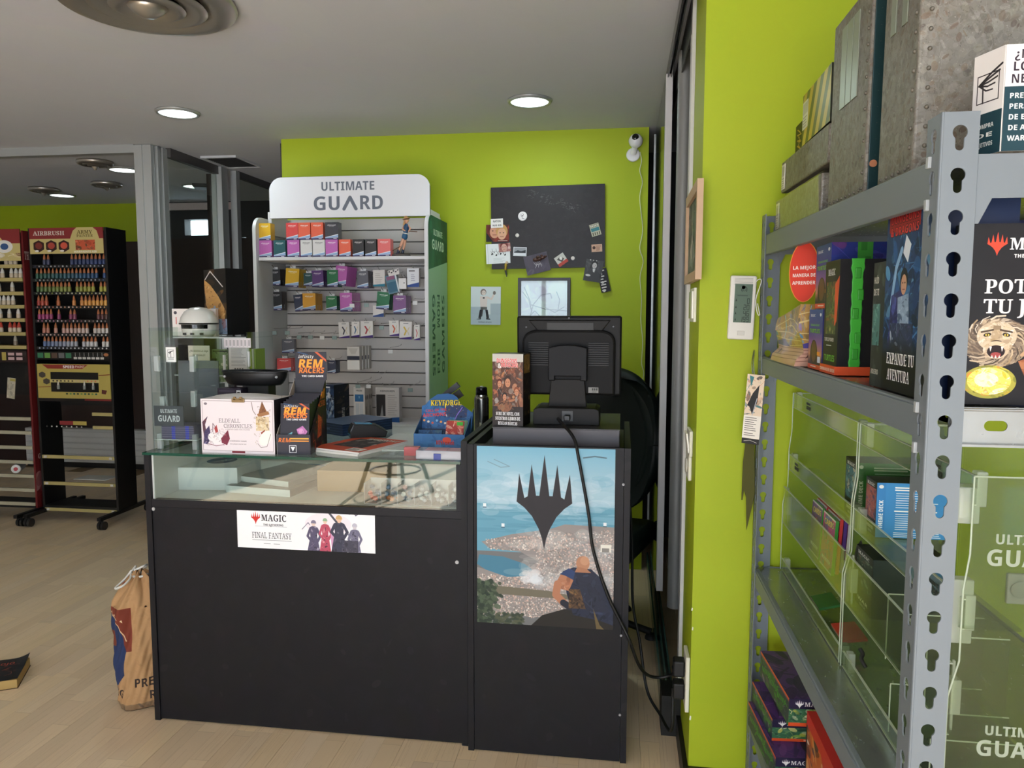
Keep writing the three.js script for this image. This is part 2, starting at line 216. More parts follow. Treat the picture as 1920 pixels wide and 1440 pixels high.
// ---------------------------------------------------------------- the counter
// an upright box from its front face [cx, cy, w, h] on the plane z and its depth
function boxAt(name, label, category, [cx, cy, w, h], z, d, f, ry = 0, group, look = 'card') { const o = printed(name, w, h, d, f, scene, look); o.geometry.translate(0, 0, -d / 2); o.position.set(cx, cy, z); o.rotation.y = ry; return tag(o, label, category, group); }
const laminate = canvasTex(512, 512, (c, w, h) => { fillR(c, '#151418', 0, 0, w, h); speckle(c, w, h, 500, 51, ['#19181c', '#121115', '#1d1b20'], 6, 40, 0.25); speckle(c, w, h, 60, 52, ['#3a373d', '#17161a'], 3, 14, 0.3); }, [1.3, 1.3]);
const lam = mat(0xffffff, 0.55, { map: laminate, specularIntensity: 0.6 }), lamEdge = mat(0x19181d, 0.5, { specularIntensity: 0.6 });
const GT = 0.951;
{
  const t = thing('display_counter', 'long dark grey shop counter with a glass display top and a white banner', 'counter', [-1.044, 0, -2.346]);
  const W = 0.56;
  add('side_panel', uvMetres(span(-W, -W + 0.02, 0, 0.943, -0.78, 0)), lam, t);
  add('side_panel', uvMetres(span(W - 0.02, W, 0, 1.018, -0.78, 0)), lam, t);
  add('front_panel', uvMetres(span(-W + 0.0205, W - 0.0205, 0.005, 0.762, -0.026, -0.006)), lam, t);
  add('front_rail', merge(span(-W + 0.02, W - 0.02, 0.764, 0.789, -0.028, -0.002)), lamEdge, t);
  add('inner_post', span(W - 0.036, W - 0.0202, 0.79, 0.94, -0.03, -0.002), lamEdge, t);
  const white = mat(0xdedbd9, 0.5);
  add('display_floor', span(-W + 0.02, W - 0.02, 0.772, 0.786, -0.775, -0.03), white, t);
  add('display_lining', merge(span(-W + 0.0205, -W + 0.028, 0.786, 0.94, -0.775, -0.012), span(W - 0.0435, W - 0.0365, 0.786, 0.94, -0.775, -0.034), span(-W + 0.028, W - 0.044, 0.786, 0.94, -0.779, -0.772)), white, t);
  add('front_glass', span(-W + 0.029, W - 0.037, 0.79, 0.94, -0.008, -0.004), M.glass, t);
  add('glass_top', span(-W - 0.002, W - 0.021, 0.943, GT, -0.78, -0.0005), mat(0xf3faf6, 0.02, { transmission: 1 }), t);
  add('glass_edge', merge(span(-W - 0.003, W - 0.0212, 0.9425, GT + 0.0004, -0.001, 0.003), span(-W - 0.004, -W - 0.0022, 0.9425, GT + 0.0004, -0.78, 0.003)), mat(0x1d5a48, 0.12, { transmission: 0.25 }), t);
  for (const [x, y] of [[-0.535, 0.755], [0.525, 0.62]]) add('screw_cap', cyl(0.006, 0.006, 0.003, 0, 0, 0, 12).rotateX(PI / 2).translate(x, y, -0.004), mat(0xb8b6b4, 0.4), t);
}
{
  const t = thing('cash_unit', 'narrow dark grey cash desk unit with a sea town poster on its front', 'cash desk', [-0.2235, 0, -2.323]); const W = 0.255;
  add('side_panel', uvMetres(span(-W, -W + 0.019, 0, 1.013, -0.6, 0)), lam, t); add('side_panel', uvMetres(span(W - 0.019, W, 0, 1.012, -0.6, 0)), lam, t);
  add('front_panel', uvMetres(span(-W + 0.0205, W - 0.0205, 0.004, 1.012, -0.021, -0.002)), lam, t);
  add('inner_shelf', span(-W + 0.02, W - 0.02, 0.962, 0.98, -0.6, -0.0215), mat(0x131215, 0.5), t);
  for (const y of [0.9, 0.42, 0.16]) add('cam_lock', cyl(0.004, 0.004, 0.004, 0, 0, 0, 10).rotateX(PI / 2).translate(W - 0.0215, y, 0), mat(0x9a989a, 0.4), t);
}
// banner on the counter front
{
  const [cx, cy, w, h] = [-1.0337, 0.7085, 0.4814, 0.1451];
  const pr = print(900, 276, (c, W, H) => {
    fillR(c, '#fdfcfd', 0, 0, W, H); magic(c, 215, 78, 58, '#2a262c', '#d8342c');
    line(c, '#9a9aa0', 1.5, [[120, 132], [330, 132]]); oval(c, '#777', 225, 132, 4, 3);
    T(c, 'FINAL FANTASY', 228, 192, 52, '#3b393e', { font: 'serif', bold: false, w: 262 }); line(c, '#3b393e', 2, [[100, 222], [358, 222]]); fillR(c, '#999', 175, 243, 45, 3); fillR(c, '#999', 240, 243, 42, 3);
    // four plain costumed figures
    const fig = (x, top, s, coat, trim, skin, hair, extra) => { c.save(); c.beginPath(); [[x - 27 * s, top + 64], [x - 10 * s, top + 56], [x + 10 * s, top + 56], [x + 27 * s, top + 64], [x + 22 * s, top + 120], [x + 40 * s, H], [x - 42 * s, H], [x - 22 * s, top + 120]].forEach(([a, b], i) => (i ? c.lineTo(a, b) : c.moveTo(a, b))); c.clip(); art(c, x - 46 * s, top + 50, 92 * s, H - top - 50, [coat, coat, trim, coat, '#2e2c38', coat], 90, Math.round(x), 0.13); c.restore(); line(c, coat, 15 * s, [[x - 22 * s, top + 72], [x - 40 * s, top + 120], [x - 18 * s, top + 150]]); line(c, coat, 15 * s, [[x + 22 * s, top + 72], [x + 42 * s, top + 118], [x + 26 * s, top + 152]]); oval(c, skin, x, top + 40, 13 * s, 17 * s); c.save(); c.beginPath(); c.rect(x - 40, top, 80, 38); c.clip(); oval(c, hair, x, top + 36, 17 * s, 20 * s); c.restore(); if (extra) extra(); };
    c.globalAlpha = 0.25; oval(c, '#f3c6dc', 600, 100, 150, 70); c.globalAlpha = 1;
    fig(505, 62, 1, '#5d5670', '#a99bb0', '#e9cfc4', '#8a8096', () => line(c, '#6d6680', 4, [[430, 140], [470, 96], [480, 110]]));
    fig(580, 45, 0.9, '#c4546a', '#e8a9ac', '#f0d0b8', '#9dbb97', () => P(c, '#d9a0c4', [[610, 110], [668, 276], [622, 276]]));
    fig(670, 30, 1.25, '#454556', '#6c6a7a', '#eec5a6', '#d8b078', () => { line(c, '#54545f', 13, [[600, 20], [655, 86]]); line(c, '#8b8f9c', 12, [[730, 160], [800, 276]]); });
    fig(770, 72, 1, '#77738a', '#a6a2b4', '#d4ccd2', '#c3bfcc', () => { line(c, '#5f5b70', 6, [[738, 32], [760, 14], [778, 40], [800, 26]]); });
    art(c, 700, 200, 90, 74, ['#4c4a58', '#6b6878', '#3f3d4a'], 30, 3, 0.2);
  });
  const o = printed('banner', w, h, 0.003, { front: pr, all: '#f2f2f2' }); o.position.set(cx, cy, -2.3505); tag(o, 'white trading card banner with four costumed figures, stuck on the counter front', 'banner');
}
// poster on the cash unit
{
  const [cx, cy, w, h] = [-0.2312, 0.7227, 0.4318, 0.5718];
  const pr = print(620, 820, (c, W, H) => {
    const R = rng(8); const g = c.createLinearGradient(0, 0, 0, 330); g.addColorStop(0, '#7cb4cc'); g.addColorStop(0.5, '#a9c9d6'); g.addColorStop(1, '#8fb9c9'); c.fillStyle = g; c.fillRect(-4, -4, W + 8, 340);
    fillR(c, '#6aa2b8', -4, 262, W + 8, 220); for (let i = 0; i < 90; i++) { c.globalAlpha = 0.2; oval(c, ['#dfe6ea', '#c9dbe4', '#6aa5bd'][i % 3], R() * W, 120 + R() * 220, 30 + R() * 70, 10 + R() * 22); } c.globalAlpha = 0.45; for (let i = 0; i < 40; i++) oval(c, '#5a93ab', R() * W, 290 + R() * 130, 50 + R() * 40, 3 + R() * 4); c.globalAlpha = 1;
    line(c, '#5b7480', 6, [[480, 42], [530, 34], [580, 40]]); line(c, '#7d98a6', 3, [[50, 70], [110, 95], [150, 90], [80, 60]]);
    // town on the coast
    P(c, '#98908c', [[20, 440], [160, 400], [330, 370], [400, 345], [620, 350], [620, 780], [0, 780], [0, 560], [140, 590], [230, 560], [280, 520], [200, 480], [60, 470]]);
    for (let i = 0; i < 5200; i++) { const x = R() * W, y = 360 + R() * 420; const land = y > 545 || (x > 250 && y > 380) || (y < 480 && y > 395 + (300 - x) * 0.12 && x > 40); if (!land || (x < 270 && y > 470 && y < 590)) continue; fillR(c, ['#d2c0b4', '#b9a49a', '#eadfd5', '#a3958f', '#c6a99e', '#857c76', '#d8b4a2', '#c0b8b0'][Math.floor(R() * 7)], x, y, 2 + R() * 6, 2 + R() * 6); }
    P(c, '#4d829a', [[10, 500], [120, 505], [220, 535], [255, 560], [230, 590], [140, 600], [40, 570], [0, 545]]); c.globalAlpha = 0.5; for (let i = 0; i < 16; i++) oval(c, '#e7e9ea', 210 + R() * 70, 570 + R() * 50, 16 + R() * 14, 10 + R() * 10); c.globalAlpha = 1;
    for (let i = 0; i < 70; i++) { c.globalAlpha = 0.16; oval(c, ['#e8e4e2', '#d9c9c4', '#c9d6de'][i % 3], 180 + R() * 440, 380 + R() * 260, 20 + R() * 50, 10 + R() * 24); } c.globalAlpha = 1; P(c, '#77705f', [[40, 640], [330, 655], [420, 670], [420, 690], [60, 680]]); for (let i = 0; i < 220; i++) { c.globalAlpha = 0.8; oval(c, ['#2c3a30', '#3d4a3a', '#51604a'][i % 3], R() * 90 * (0.3 + R()), 620 + R() * 200, 6 + R() * 12, 5 + R() * 7, R()); } for (let i = 0; i < 120; i++) oval(c, ['#3a4338', '#555a45'][i % 2], 90 + R() * 120, 770 + R() * 50, 5 + R() * 8, 4 + R() * 5); c.globalAlpha = 1;
    for (const [x, y] of [[36, 262], [120, 352], [578, 330]]) { fillR(c, '#eef2f2', x - 7, y, 14, 15); fillR(c, '#46606c', x - 8, y + 16, 16, 4); }
    fillR(c, '#efe9dc', 560, 430, 46, 34); fillR(c, '#8f8a84', 566, 446, 32, 18);
    // bald man on a rock, seen from behind
    P(c, '#2a2723', [[250, 820], [300, 770], [400, 735], [620, 720], [620, 820]]); artIn(c, [[392, 560], [440, 540], [520, 545], [580, 600], [620, 700], [620, 800], [560, 780], [440, 760], [410, 660]], ['#2a3044', '#232838', '#343a50', '#1e2230'], 90, 126, 0.14);
    artIn(c, [[385, 570], [425, 545], [440, 600], [420, 650], [372, 640], [360, 620]], ['#b97d5e', '#a86c50', '#cb9272', '#946048'], 40, 127, 0.2); line(c, '#b97d5e', 34, [[370, 620], [362, 670], [400, 708]]); line(c, '#2a2c38', 30, [[396, 706], [424, 724]]); P(c, '#31436c', [[378, 574], [420, 545], [448, 560], [440, 598], [404, 580]]);
    art(c, 420, 640, 90, 90, ['#5a4330', '#3b2d24', '#7a5b38', '#2a2320'], 60, 12, 0.2); artIn(c, [[448, 556], [520, 548], [572, 600], [600, 740], [500, 740], [470, 640]], ['#2b2f40', '#363b4e', '#232735'], 60, 128, 0.16);
    oval(c, '#bd8767', 482, 520, 30, 34); oval(c, '#cc9877', 490, 508, 20, 20); P(c, '#b07a5c', [[458, 535], [500, 545], [520, 562], [446, 562]]); P(c, '#6b5a3a', [[530, 725], [560, 800], [580, 820], [545, 820]]);
    emblem(c, 307, 34, 250, 430, '#2f2c30');
  });
  const o = printed('poster', w, h, 0.002, { front: pr, all: '#e8e8e8' }, scene, 'paper'); o.position.set(cx, cy, -2.3215); tag(o, 'sea town poster with a dark five-pronged emblem and a bald man, on the cash unit', 'poster');
}
// things inside the glass display
{
  const pr = print(260, 260, (c, W, H) => { fillR(c, '#d6d6d3', 0, 0, W, H); oval(c, '#2c4b66', 130, 110, 62, 66); oval(c, '#6c8a94', 150, 100, 18, 34, 0.5); line(c, '#b9c6c8', 4, [[110, 150], [140, 90], [150, 120], [172, 70]]); });
  pthing('flat_box', 'white flat box with a blue oval on its lid, inside the glass display', 'box', [0.22, 0.082, 0.24], { top: pr, all: '#e4e2e2' }, [-1.4868, 0.787, -2.63], 0.12);
  pthing('binder', 'grey slim binder with white edges lying inside the glass display', 'binder', [0.26, 0.025, 0.3], { top: '#76797b', front: '#e9e9e6', left: '#e9e9e6', right: '#55585c', all: '#66696c' }, [-1.2398, 0.787, -2.62], -0.14);
  pthing('binder', 'pale grey binder lying on top of the slim one inside the glass display', 'binder', [0.24, 0.02, 0.28], { top: '#8b8f90', front: '#dcdcd8', all: '#6f7376' }, [-1.2277, 0.8125, -2.66], -0.3);
  pthing('kraft_box', 'brown kraft cardboard box inside the glass display', 'box', [0.25, 0.075, 0.17], { all: '#b98f68', top: '#c29a74' }, [-0.9559, 0.787, -2.65], 0.06);
  const papers = print(200, 130, (c, W, H) => { fillR(c, '#e8e9e6', 0, 0, W, H); P(c, '#4a7ba3', [[10, 20], [190, 60], [190, 100], [40, 60]]); P(c, '#dfe6ea', [[60, 40], [170, 70], [160, 90]]); });
  pthing('leaflet_pile', 'white and blue leaflets piled inside the glass display behind the binder', 'leaflets', [0.16, 0.03, 0.12], { top: papers, all: '#e3e3df' }, [-1.1761, 0.787, -2.86], 0.2);
  const dice = thing('dice_case', 'clear tray of coloured dice in six cells inside the glass display', 'dice tray', [-0.6748, 0.787, -2.44]); const w = 0.345;
  add('tray', merge(span(-w / 2, w / 2, 0, 0.002, -0.035, 0.035), span(-w / 2, w / 2, 0, 0.075, -0.036, -0.034), ...[0, 1, 2, 3, 4, 5, 6].map((i) => span(-w / 2 + (i * w) / 6 - 0.001, -w / 2 + (i * w) / 6 + 0.001, 0.002, 0.07, -0.034, 0.034))), mat(0xe9e4e4, 0.2, { transmission: 0.5 }), dice);
  const R = rng(21), cols = [0xd8604f, 0x8d90a0, 0xe08a5c, 0x6f7f96, 0xb9b4b6, 0xc8c3c4, 0xd3cdcb, 0xd9a9a5, 0xe2dedb];
  for (let c = 0; c < 6; c++) for (let k = 0; k < 7; k++) { const s = 0.013, ci = c === 0 ? (k < 4 ? 0 : 1) : c === 1 ? (k < 3 ? 2 : 3) : c === 2 ? [3, 4, 7, 8][k % 4] : [4, 5, 6, 8][(k + c) % 4]; const d = add('die', new THREE.IcosahedronGeometry(s * 0.75, 0), mat(cols[ci], 0.3), dice); d.position.set(-w / 2 + (c + 0.22 + 0.3 * (k % 3)) * (w / 6), 0.013 + 0.018 * Math.floor(k / 3), -0.012 + 0.02 * (k % 2)); d.rotation.set(R() * 3, R() * 3, R() * 3); }
}
// ---------------------------------------------------------------- on the counter
{ // white card game case
  const [cx, cy, w, h] = [-1.2731, 1.0432, 0.2616, 0.1844];
  const pr = print(560, 400, (c, W, H) => {
    fillR(c, '#f1e7ea', 0, 0, W, H); c.strokeStyle = '#a08f92'; c.lineWidth = 3; c.strokeRect(12, 14, W - 24, H - 36); oval(c, '#8b8088', 38, 36, 13, 9);
    T(c, 'ELDFALL', 218, 158, 40, '#6e5f64', { font: 'serif', bold: false, w: 165 }); T(c, 'CHRONICLES', 282, 196, 40, '#6e5f64', { font: 'serif', bold: false, w: 220 }); T(c, 'A FANTASY GAME FOR 2 PLAYERS', 280, 222, 12, '#b9a9ad', {}); T(c, 'A SKIRMISH GAME', 280, 305, 15, '#9c8d92', {}); T(c, 'two player starter set', 280, 328, 12, '#b0a2a6', {});
    artIn(c, [[8, 172], [52, 128], [30, 190], [42, 262], [20, 292]], ['#5b3d4c', '#7a4a50', '#3c3450'], 30, 129, 0.2); artIn(c, [[24, 240], [62, 196], [74, 284], [44, 336], [14, 330]], ['#483f63', '#5a5078', '#3a3252', '#8a80a8'], 40, 130, 0.18); oval(c, '#f7f1f1', 110, 290, 62, 42, 0.3); { const R2 = rng(31); for (let i = 0; i < 34; i++) { const x = 30 + R2() * 150, y = 200 + R2() * 140; line(c, ['#8a7a86', '#b08a90', '#6a5468'][i % 3], 1.5, [[x, y], [x + R2() * 30 - 8, y + R2() * 24 - 16], [x + R2() * 40 - 10, y + R2() * 30 - 10]]); } for (let i = 0; i < 30; i++) { const x = 400 + R2() * 130, y = 60 + R2() * 290; line(c, ['#9a8068', '#c0a888', '#7a6858'][i % 3], 1.5, [[x, y], [x + R2() * 26 - 8, y + R2() * 24 - 14], [x + R2() * 36 - 12, y + R2() * 30 - 12]]); } } line(c, '#8a5560', 4, [[50, 330], [110, 345], [170, 335], [185, 300]]); artIn(c, [[150, 290], [205, 226], [218, 290], [195, 338], [155, 322]], ['#7e3346', '#96465a', '#5e2434', '#b06a70'], 40, 131, 0.18); P(c, '#b14a4a', [[100, 215], [118, 190], [130, 240], [110, 250]]); line(c, '#6a4a55', 4, [[88, 240], [90, 180], [110, 210]]);
    artIn(c, [[470, 12], [508, 92], [438, 112]], ['#8a5a3c', '#6a4430', '#a87850', '#4a3428'], 40, 132, 0.2); P(c, '#a87850', [[430, 105], [515, 82], [525, 105], [440, 128]]); art(c, 420, 122, 100, 105, ['#e7d3b0', '#d8c096', '#f3e6cc', '#b49a78', '#8f7458'], 60, 5, 0.2); line(c, '#6e5648', 4, [[390, 20], [400, 80], [420, 110]]); P(c, '#9a4a36', [[455, 240], [490, 215], [470, 270]]); oval(c, '#fbf5f0', 490, 280, 40, 62, 0.6); line(c, '#7d6a62', 3, [[430, 320], [455, 350], [500, 340], [530, 250]]);
    fillR(c, '#7a2230', 232, 380, 100, 14);
  });
  const t = thing('game_case', 'white fantasy game case with painted figures and a bronze latch, on the glass counter', 'game box', [cx, GT + h / 2, -2.37]);
  printed('case', w, h, 0.14, { front: pr, left: '#e4d9dc', right: '#17151a', all: '#cfc8c6' }, t).position.z = -0.07;
  add('lid_bulge', merge(new THREE.SphereGeometry(1, 24, 8, 0, 2 * PI, 0, PI / 2).scale(w * 0.47, 0.012, 0.066).translate(0, h / 2, -0.07)), mat(0xd0c9c5, 0.5), t);
  add('latch', merge(rb(0.045, 0.014, 0.006, 0.002, 0.006, h / 2 - 0.003, 0.003), bx(0.008, 0.01, 0.006, -0.006, h / 2 + 0.004, 0.003), bx(0.008, 0.01, 0.006, 0.016, h / 2 + 0.004, 0.003)), mat(0x9d835c, 0.35, { metalness: 0.6 }), t);
}
const remFront = (c, W, H, artToo) => { fillR(c, '#2b2833', 0, 0, W, H); const k = artToo ? 0.42 : 1; c.save(); c.scale(1, 1); P(c, '#d8623a', [[W * 0.62, 0], [W * 0.72, 0], [W, H * 0.28 * k], [W, H * 0.36 * k]]); line(c, '#3c5f8a', 7, [[W * 0.1, 4], [W * 0.4, H * 0.1 * k]]); T(c, 'infinity', W * 0.35, H * 0.17 * k, W * 0.13, '#f3efe8', { w: W * 0.5, skew: -0.2, font: 'monospace' }); T(c, 'REM', W * 0.5, H * 0.42 * k, W * 0.36, '#f0b030', { w: W * 0.8, skew: -0.15, stroke: '#e0622c', lw: 6 }); T(c, 'RACERS', W * 0.52, H * 0.66 * k, W * 0.24, '#ef8a2c', { w: W * 0.82, skew: -0.15, stroke: '#c33d24', lw: 3 }); T(c, 'THE CARD GAME', W * 0.55, H * 0.86 * k, W * 0.085, '#fff', { w: W * 0.7 }); c.restore(); };
{
  const front = print(260, 400, (c, W, H) => { remFront(c, W, H, true); artIn(c, [[146, 232], [200, 200], [244, 250], [218, 306], [168, 296]], ['#c878b8', '#d894c8', '#9a5a98', '#e8b4dc'], 50, 133, 0.18); P(c, '#e29fd0', [[160, 236], [192, 222], [200, 270], [175, 280]]); P(c, '#7fc2cc', [[40, 290], [110, 255], [100, 300]]); artIn(c, [[184, 300], [244, 276], [246, 372], [174, 372]], ['#a865a6', '#8a4c8c', '#c88ac4', '#6a3a70'], 50, 134, 0.18); art(c, 0, 340, W, 60, ['#3a2a2c', '#b0502c', '#d8783a', '#50465a', '#7c4438'], 40, 7, 0.5); });
  const head = print(300, 270, (c, W, H) => remFront(c, W, H, false));
  const lip = print(260, 150, (c, W, H) => { fillR(c, '#34323d', 0, 0, W, H); T(c, 'REM', 60, 42, 44, '#ee7d2c', { w: 100, skew: -0.15 }); fillR(c, '#f0b448', 105, 26, 145, 10); fillR(c, '#e8963a', 105, 44, 145, 10); c.strokeStyle = '#fff'; c.lineWidth = 4; c.strokeRect(98, 82, 52, 52); P(c, '#fff', [[106, 92], [142, 92], [124, 126]]); });
  const sideP = print(300, 420, (c, W, H) => { fillR(c, '#15131a', 0, 0, W, H); art(c, 40, 190, 220, 230, ['#16141b', '#7a2c22', '#b8492a', '#2b3a52', '#5a2028', '#3a4a3a', '#202028'], 110, 9, 0.13); artIn(c, [[140, 196], [206, 226], [196, 336], [124, 344]], ['#c2502a', '#e07a3a', '#8a3420', '#f0a050'], 50, 135, 0.18); T(c, 'REM', 190, 80, 80, '#e89a2c', { skew: -0.2, w: 170, stroke: '#c0392b', lw: 4 }); T(c, 'RACERS', 195, 140, 50, '#d8622a', { skew: -0.2, w: 170 }); });
  const t = thing('card_display', 'open counter display of dark racing card game decks with an orange title', 'card display', [-1.083, GT, -2.385], 0.1);
  printed('front_lip', 0.112, 0.068, 0.003, { front: lip, all: '#3b3943' }, t).position.set(0, 0.034, 0);
  add('floor_panel', span(-0.056, 0.056, 0, 0.003, -0.19, 0), mat(0x2f2d36, 0.5), t);
  for (const s of [1, -1]) { const sh = poly([[0, 0], [0.19, 0], [0.19, 0.235], [0.0, 0.068]]); const g = ext(sh, 0.002).rotateY(PI / 2); const p = sideP; const u = g.attributes.uv, q = g.attributes.position; for (let i = 0; i < u.count; i++) { const a = -q.getZ(i) / 0.19, b = q.getY(i) / 0.235; u.setXY(i, p.r[0] + (p.r[2] - p.r[0]) * a, p.r[1] + (p.r[3] - p.r[1]) * b); } add('side_panel', g.translate(s > 0 ? 0.0555 : -0.0575, 0, 0), s > 0 ? p.s.card : mat(0xbdb5ac, 0.6), t); }
  printed('header_card', 0.112, 0.1, 0.003, { front: head, all: '#2b2833' }, t).position.set(0.005, 0.285, -0.19);
  add('back_panel', span(-0.056, 0.056, 0, 0.24, -0.192, -0.19), mat(0x26242c, 0.5), t);
  for (let i = 0; i < 6; i++) { const o = printed('game_deck', 0.098, 0.15, 0.026, { front: i ? solid('#2b2833') : front, top: i % 2 ? '#b98a6a' : '#a97c66', right: '#35422f', left: '#8c847c', all: '#2b2833' }); o.rotation.set(-0.12, 0.1, 0, 'YXZ'); const d = -0.026 - i * 0.027; o.position.set(-1.083 + d * Math.sin(0.1) + 0.001, GT + 0.082 + i * 0.004 + 0.012, -2.385 + d * Math.cos(0.1)); tag(o, i ? `${nth[i]} racing card game deck from the front in the dark open display` : 'front racing card game deck with pink and purple riders in the open display', 'card deck', i ? 'decks behind the front one in the racing display' : undefined); }
}
{ // magazines
  const pr = print(420, 340, (c, W, H) => { fillR(c, '#c64a22', 0, 0, W, H); art(c, 70, 60, 260, 190, ['#2c2624', '#4a403c', '#8a8078', '#c9c4bc', '#1c1a1c', '#6a5a50'], 70, 14, 0.16); T(c, 'WARFRONT', 260, 48, 52, '#e7e3da', { skew: -0.15, w: 270, stroke: '#3a3430', lw: 5 }); fillR(c, '#efece4', 270, 260, 120, 60); textLines(c, 280, 268, 100, 5, 10, '#3b3430', 5, 3); });
  pthing('magazine', 'white-edged magazine under the orange one on the glass counter', 'magazine', [0.215, 0.007, 0.27], { top: '#d8d4cc', front: '#f3efe9', all: '#ece8e2' }, [-0.912, GT, -2.545], -0.36);
  pthing('magazine', 'orange war magazine with grey machines on its cover, on the glass counter', 'magazine', [0.215, 0.006, 0.27], { top: pr, front: '#f0ebe4', all: '#e0d8cf' }, [-0.91, GT + 0.007, -2.55], -0.36);
}
{ // card reader
  const t = thing('card_reader', 'black card payment terminal with a blue screen lying on the counter', 'card reader', [-0.94, GT + 0.0135, -2.72], 0.5); t.scale.setScalar(0.74);
  const body = ext(poly([[-0.085, 0], [0.08, 0], [0.088, 0.02], [0.03, 0.055], [-0.075, 0.062], [-0.09, 0.03]]), 0.068, 0.006).translate(0, 0, -0.034);
  add('body', body, mat(0x16181c, 0.35), t); const s = add('screen', bx(0.085, 0.002, 0.058), mat(0x2a86b4, 0.2), t); s.position.set(-0.025, 0.067, 0); s.rotation.z = -0.06;
  add('keypad', bx(0.06, 0.003, 0.05).rotateZ(-0.55).translate(0.06, 0.047, 0), mat(0x2a2c31, 0.5), t); add('card_slot', bx(0.004, 0.006, 0.056, -0.095, 0.014, 0), mat(0x2d6d8f, 0.4), t);
}
{ const s = ext(roundRect(0.19, 0.36, 0.018), 0.003).rotateX(-PI / 2); one('plastic_sheet', 'pale grey rounded mat lying on the glass counter in front of the slat wall stand', 'mat', s, mat(0xc8ccc6, 0.35), [-0.775, GT + 0.0005, -2.68], 0.03); }
// keyforge style card display
{
  const back = print(420, 440, (c, W, H) => { fillR(c, '#2f5f94', 0, 0, W, H); art(c, 0, 60, W, 380, ['#2f5f94', '#27507f', '#3b74ad', '#22406a', '#4a86bd'], 120, 31, 0.18); art(c, 190, 90, 180, 120, ['#2c3f66', '#8aa8c8', '#cfd8e2', '#4d3f52', '#6a4d44', '#1f2b4a'], 60, 32, 0.14); line(c, '#8a6fd0', 7, [[330, 120], [290, 190], [270, 250]]); T(c, 'KEYFORGE', 196, 84, 62, '#f2d838', { w: 250, stroke: '#3a3410', lw: 6, rot: -0.04, font: 'serif' }); P(c, '#f2d838', [[186, 90], [200, 90], [194, 150]]); T(c, 'CALL OF THE', 120, 150, 30, '#d8423a', { rot: -0.1, w: 170 }); T(c, 'ARCHONS', 110, 190, 42, '#d8423a', { rot: -0.1, w: 190 }); for (let i = 0; i < 9; i++) oval(c, ['#e8a060', '#d8d0c0', '#c05a4a', '#7fb0d8'][i % 4], 30 + i * 34, 240 + (i % 3) * 10, 10, 10); art(c, 0, 310, W, 130, ['#223a5c', '#1c2c48', '#3a5f8a', '#33445a'], 60, 33, 0.2); });
  const lip = print(420, 130, (c, W, H) => { fillR(c, '#3a6ea4', 0, 0, W, H); art(c, 0, 0, W, H, ['#3a6ea4', '#4379b0', '#33639a'], 40, 34, 0.4); T(c, 'KEYFORGE', 260, 68, 40, '#d23c30', { w: 150 }); oval(c, '#d8503e', 275, 50, 36, 26); T(c, 'KEYFORGE', 262, 80, 36, '#a8281f', { w: 155 }); });
  const t = thing('card_display', 'blue open card display with a yellow title on its curved back, on the counter', 'card display', [-0.628, GT, -2.585], -0.02); const w = 0.182;
  printed('front_lip', w, 0.052, 0.003, { front: lip, all: '#35608f' }, t).position.set(0, 0.026, 0.02);
  add('floor_panel', span(-w / 2, w / 2, 0, 0.002, -0.13, 0.02), mat(0x284a72, 0.5), t);
  for (const s of [-1, 1]) add('side_panel', ext(poly([[-0.02, 0], [0.13, 0], [0.13, 0.125], [-0.02, 0.05]]), 0.002).rotateY(PI / 2).translate(s * w / 2 - 0.001, 0, 0), mat(0x35608f, 0.45), t);
  const sh = new THREE.Shape(); sh.moveTo(-w / 2, 0.1); sh.lineTo(w / 2 + 0.006, 0.095); sh.lineTo(w / 2 + 0.004, 0.12); sh.bezierCurveTo(w / 2 - 0.01, 0.15, w / 2 - 0.045, 0.16, w / 2 - 0.055, 0.178); sh.bezierCurveTo(0.01, 0.186, -0.03, 0.182, -0.062, 0.17); sh.lineTo(-w / 2 + 0.01, 0.14); sh.lineTo(-w / 2 - 0.004, 0.135); sh.lineTo(-w / 2, 0.002); sh.lineTo(w / 2, 0.002); sh.lineTo(w / 2 + 0.006, 0.1);
  const sh2 = poly([[-w / 2, 0], [w / 2, 0], [w / 2 + 0.006, 0.115], [w / 2 - 0.014, 0.13], [w / 2 - 0.044, 0.15], [w / 2 - 0.056, 0.172], [w / 2 - 0.07, 0.182], [0, 0.186], [-0.04, 0.182], [-0.064, 0.165], [-w / 2 + 0.008, 0.142], [-w / 2 - 0.004, 0.138]]); const g = ext(sh2, 0.002), u = g.attributes.uv, q = g.attributes.position; for (let i = 0; i < u.count; i++) u.setXY(i, back.r[0] + (back.r[2] - back.r[0]) * (q.getX(i) + w / 2 + 0.005) / (w + 0.012), back.r[1] + (back.r[3] - back.r[1]) * q.getY(i) / 0.187);
  const b = add('curved_back', g, back.s.card, t); b.position.set(0, 0.003, -0.06); b.rotation.x = -0.3;
  const mv = print(220, 250, (c, W, H) => { art(c, 0, 0, W, H, ['#a8403a', '#d88a74', '#f0d0b8', '#c8604c', '#7a2c30', '#f8ece0'], 60, 36, 0.25); fillR(c, '#3fae3a', 130, 10, 74, 36); T(c, 'MARVEL', 110, 214, 46, '#fff', { w: 170 }); });
  for (let i = 0; i < 3; i++) { const o = printed('card_pack', 0.066, 0.085, 0.009, { front: i === 2 ? mv : solid('#7fb08a'), all: '#c8d4c4' }); o.rotation.set(-0.3, -0.12, 0, 'YXZ'); o.position.set(-0.579 + i * -0.003 + 0.006, GT + 0.052, -2.618 + i * 0.0105); tag(o, i === 2 ? 'red comic card pack with a green sticker in the blue display' : i ? 'green-edged card pack directly behind the red comic pack' : 'green-edged card pack last in the pile behind the red comic pack', 'card pack', i === 2 ? undefined : 'packs behind the red comic pack'); }
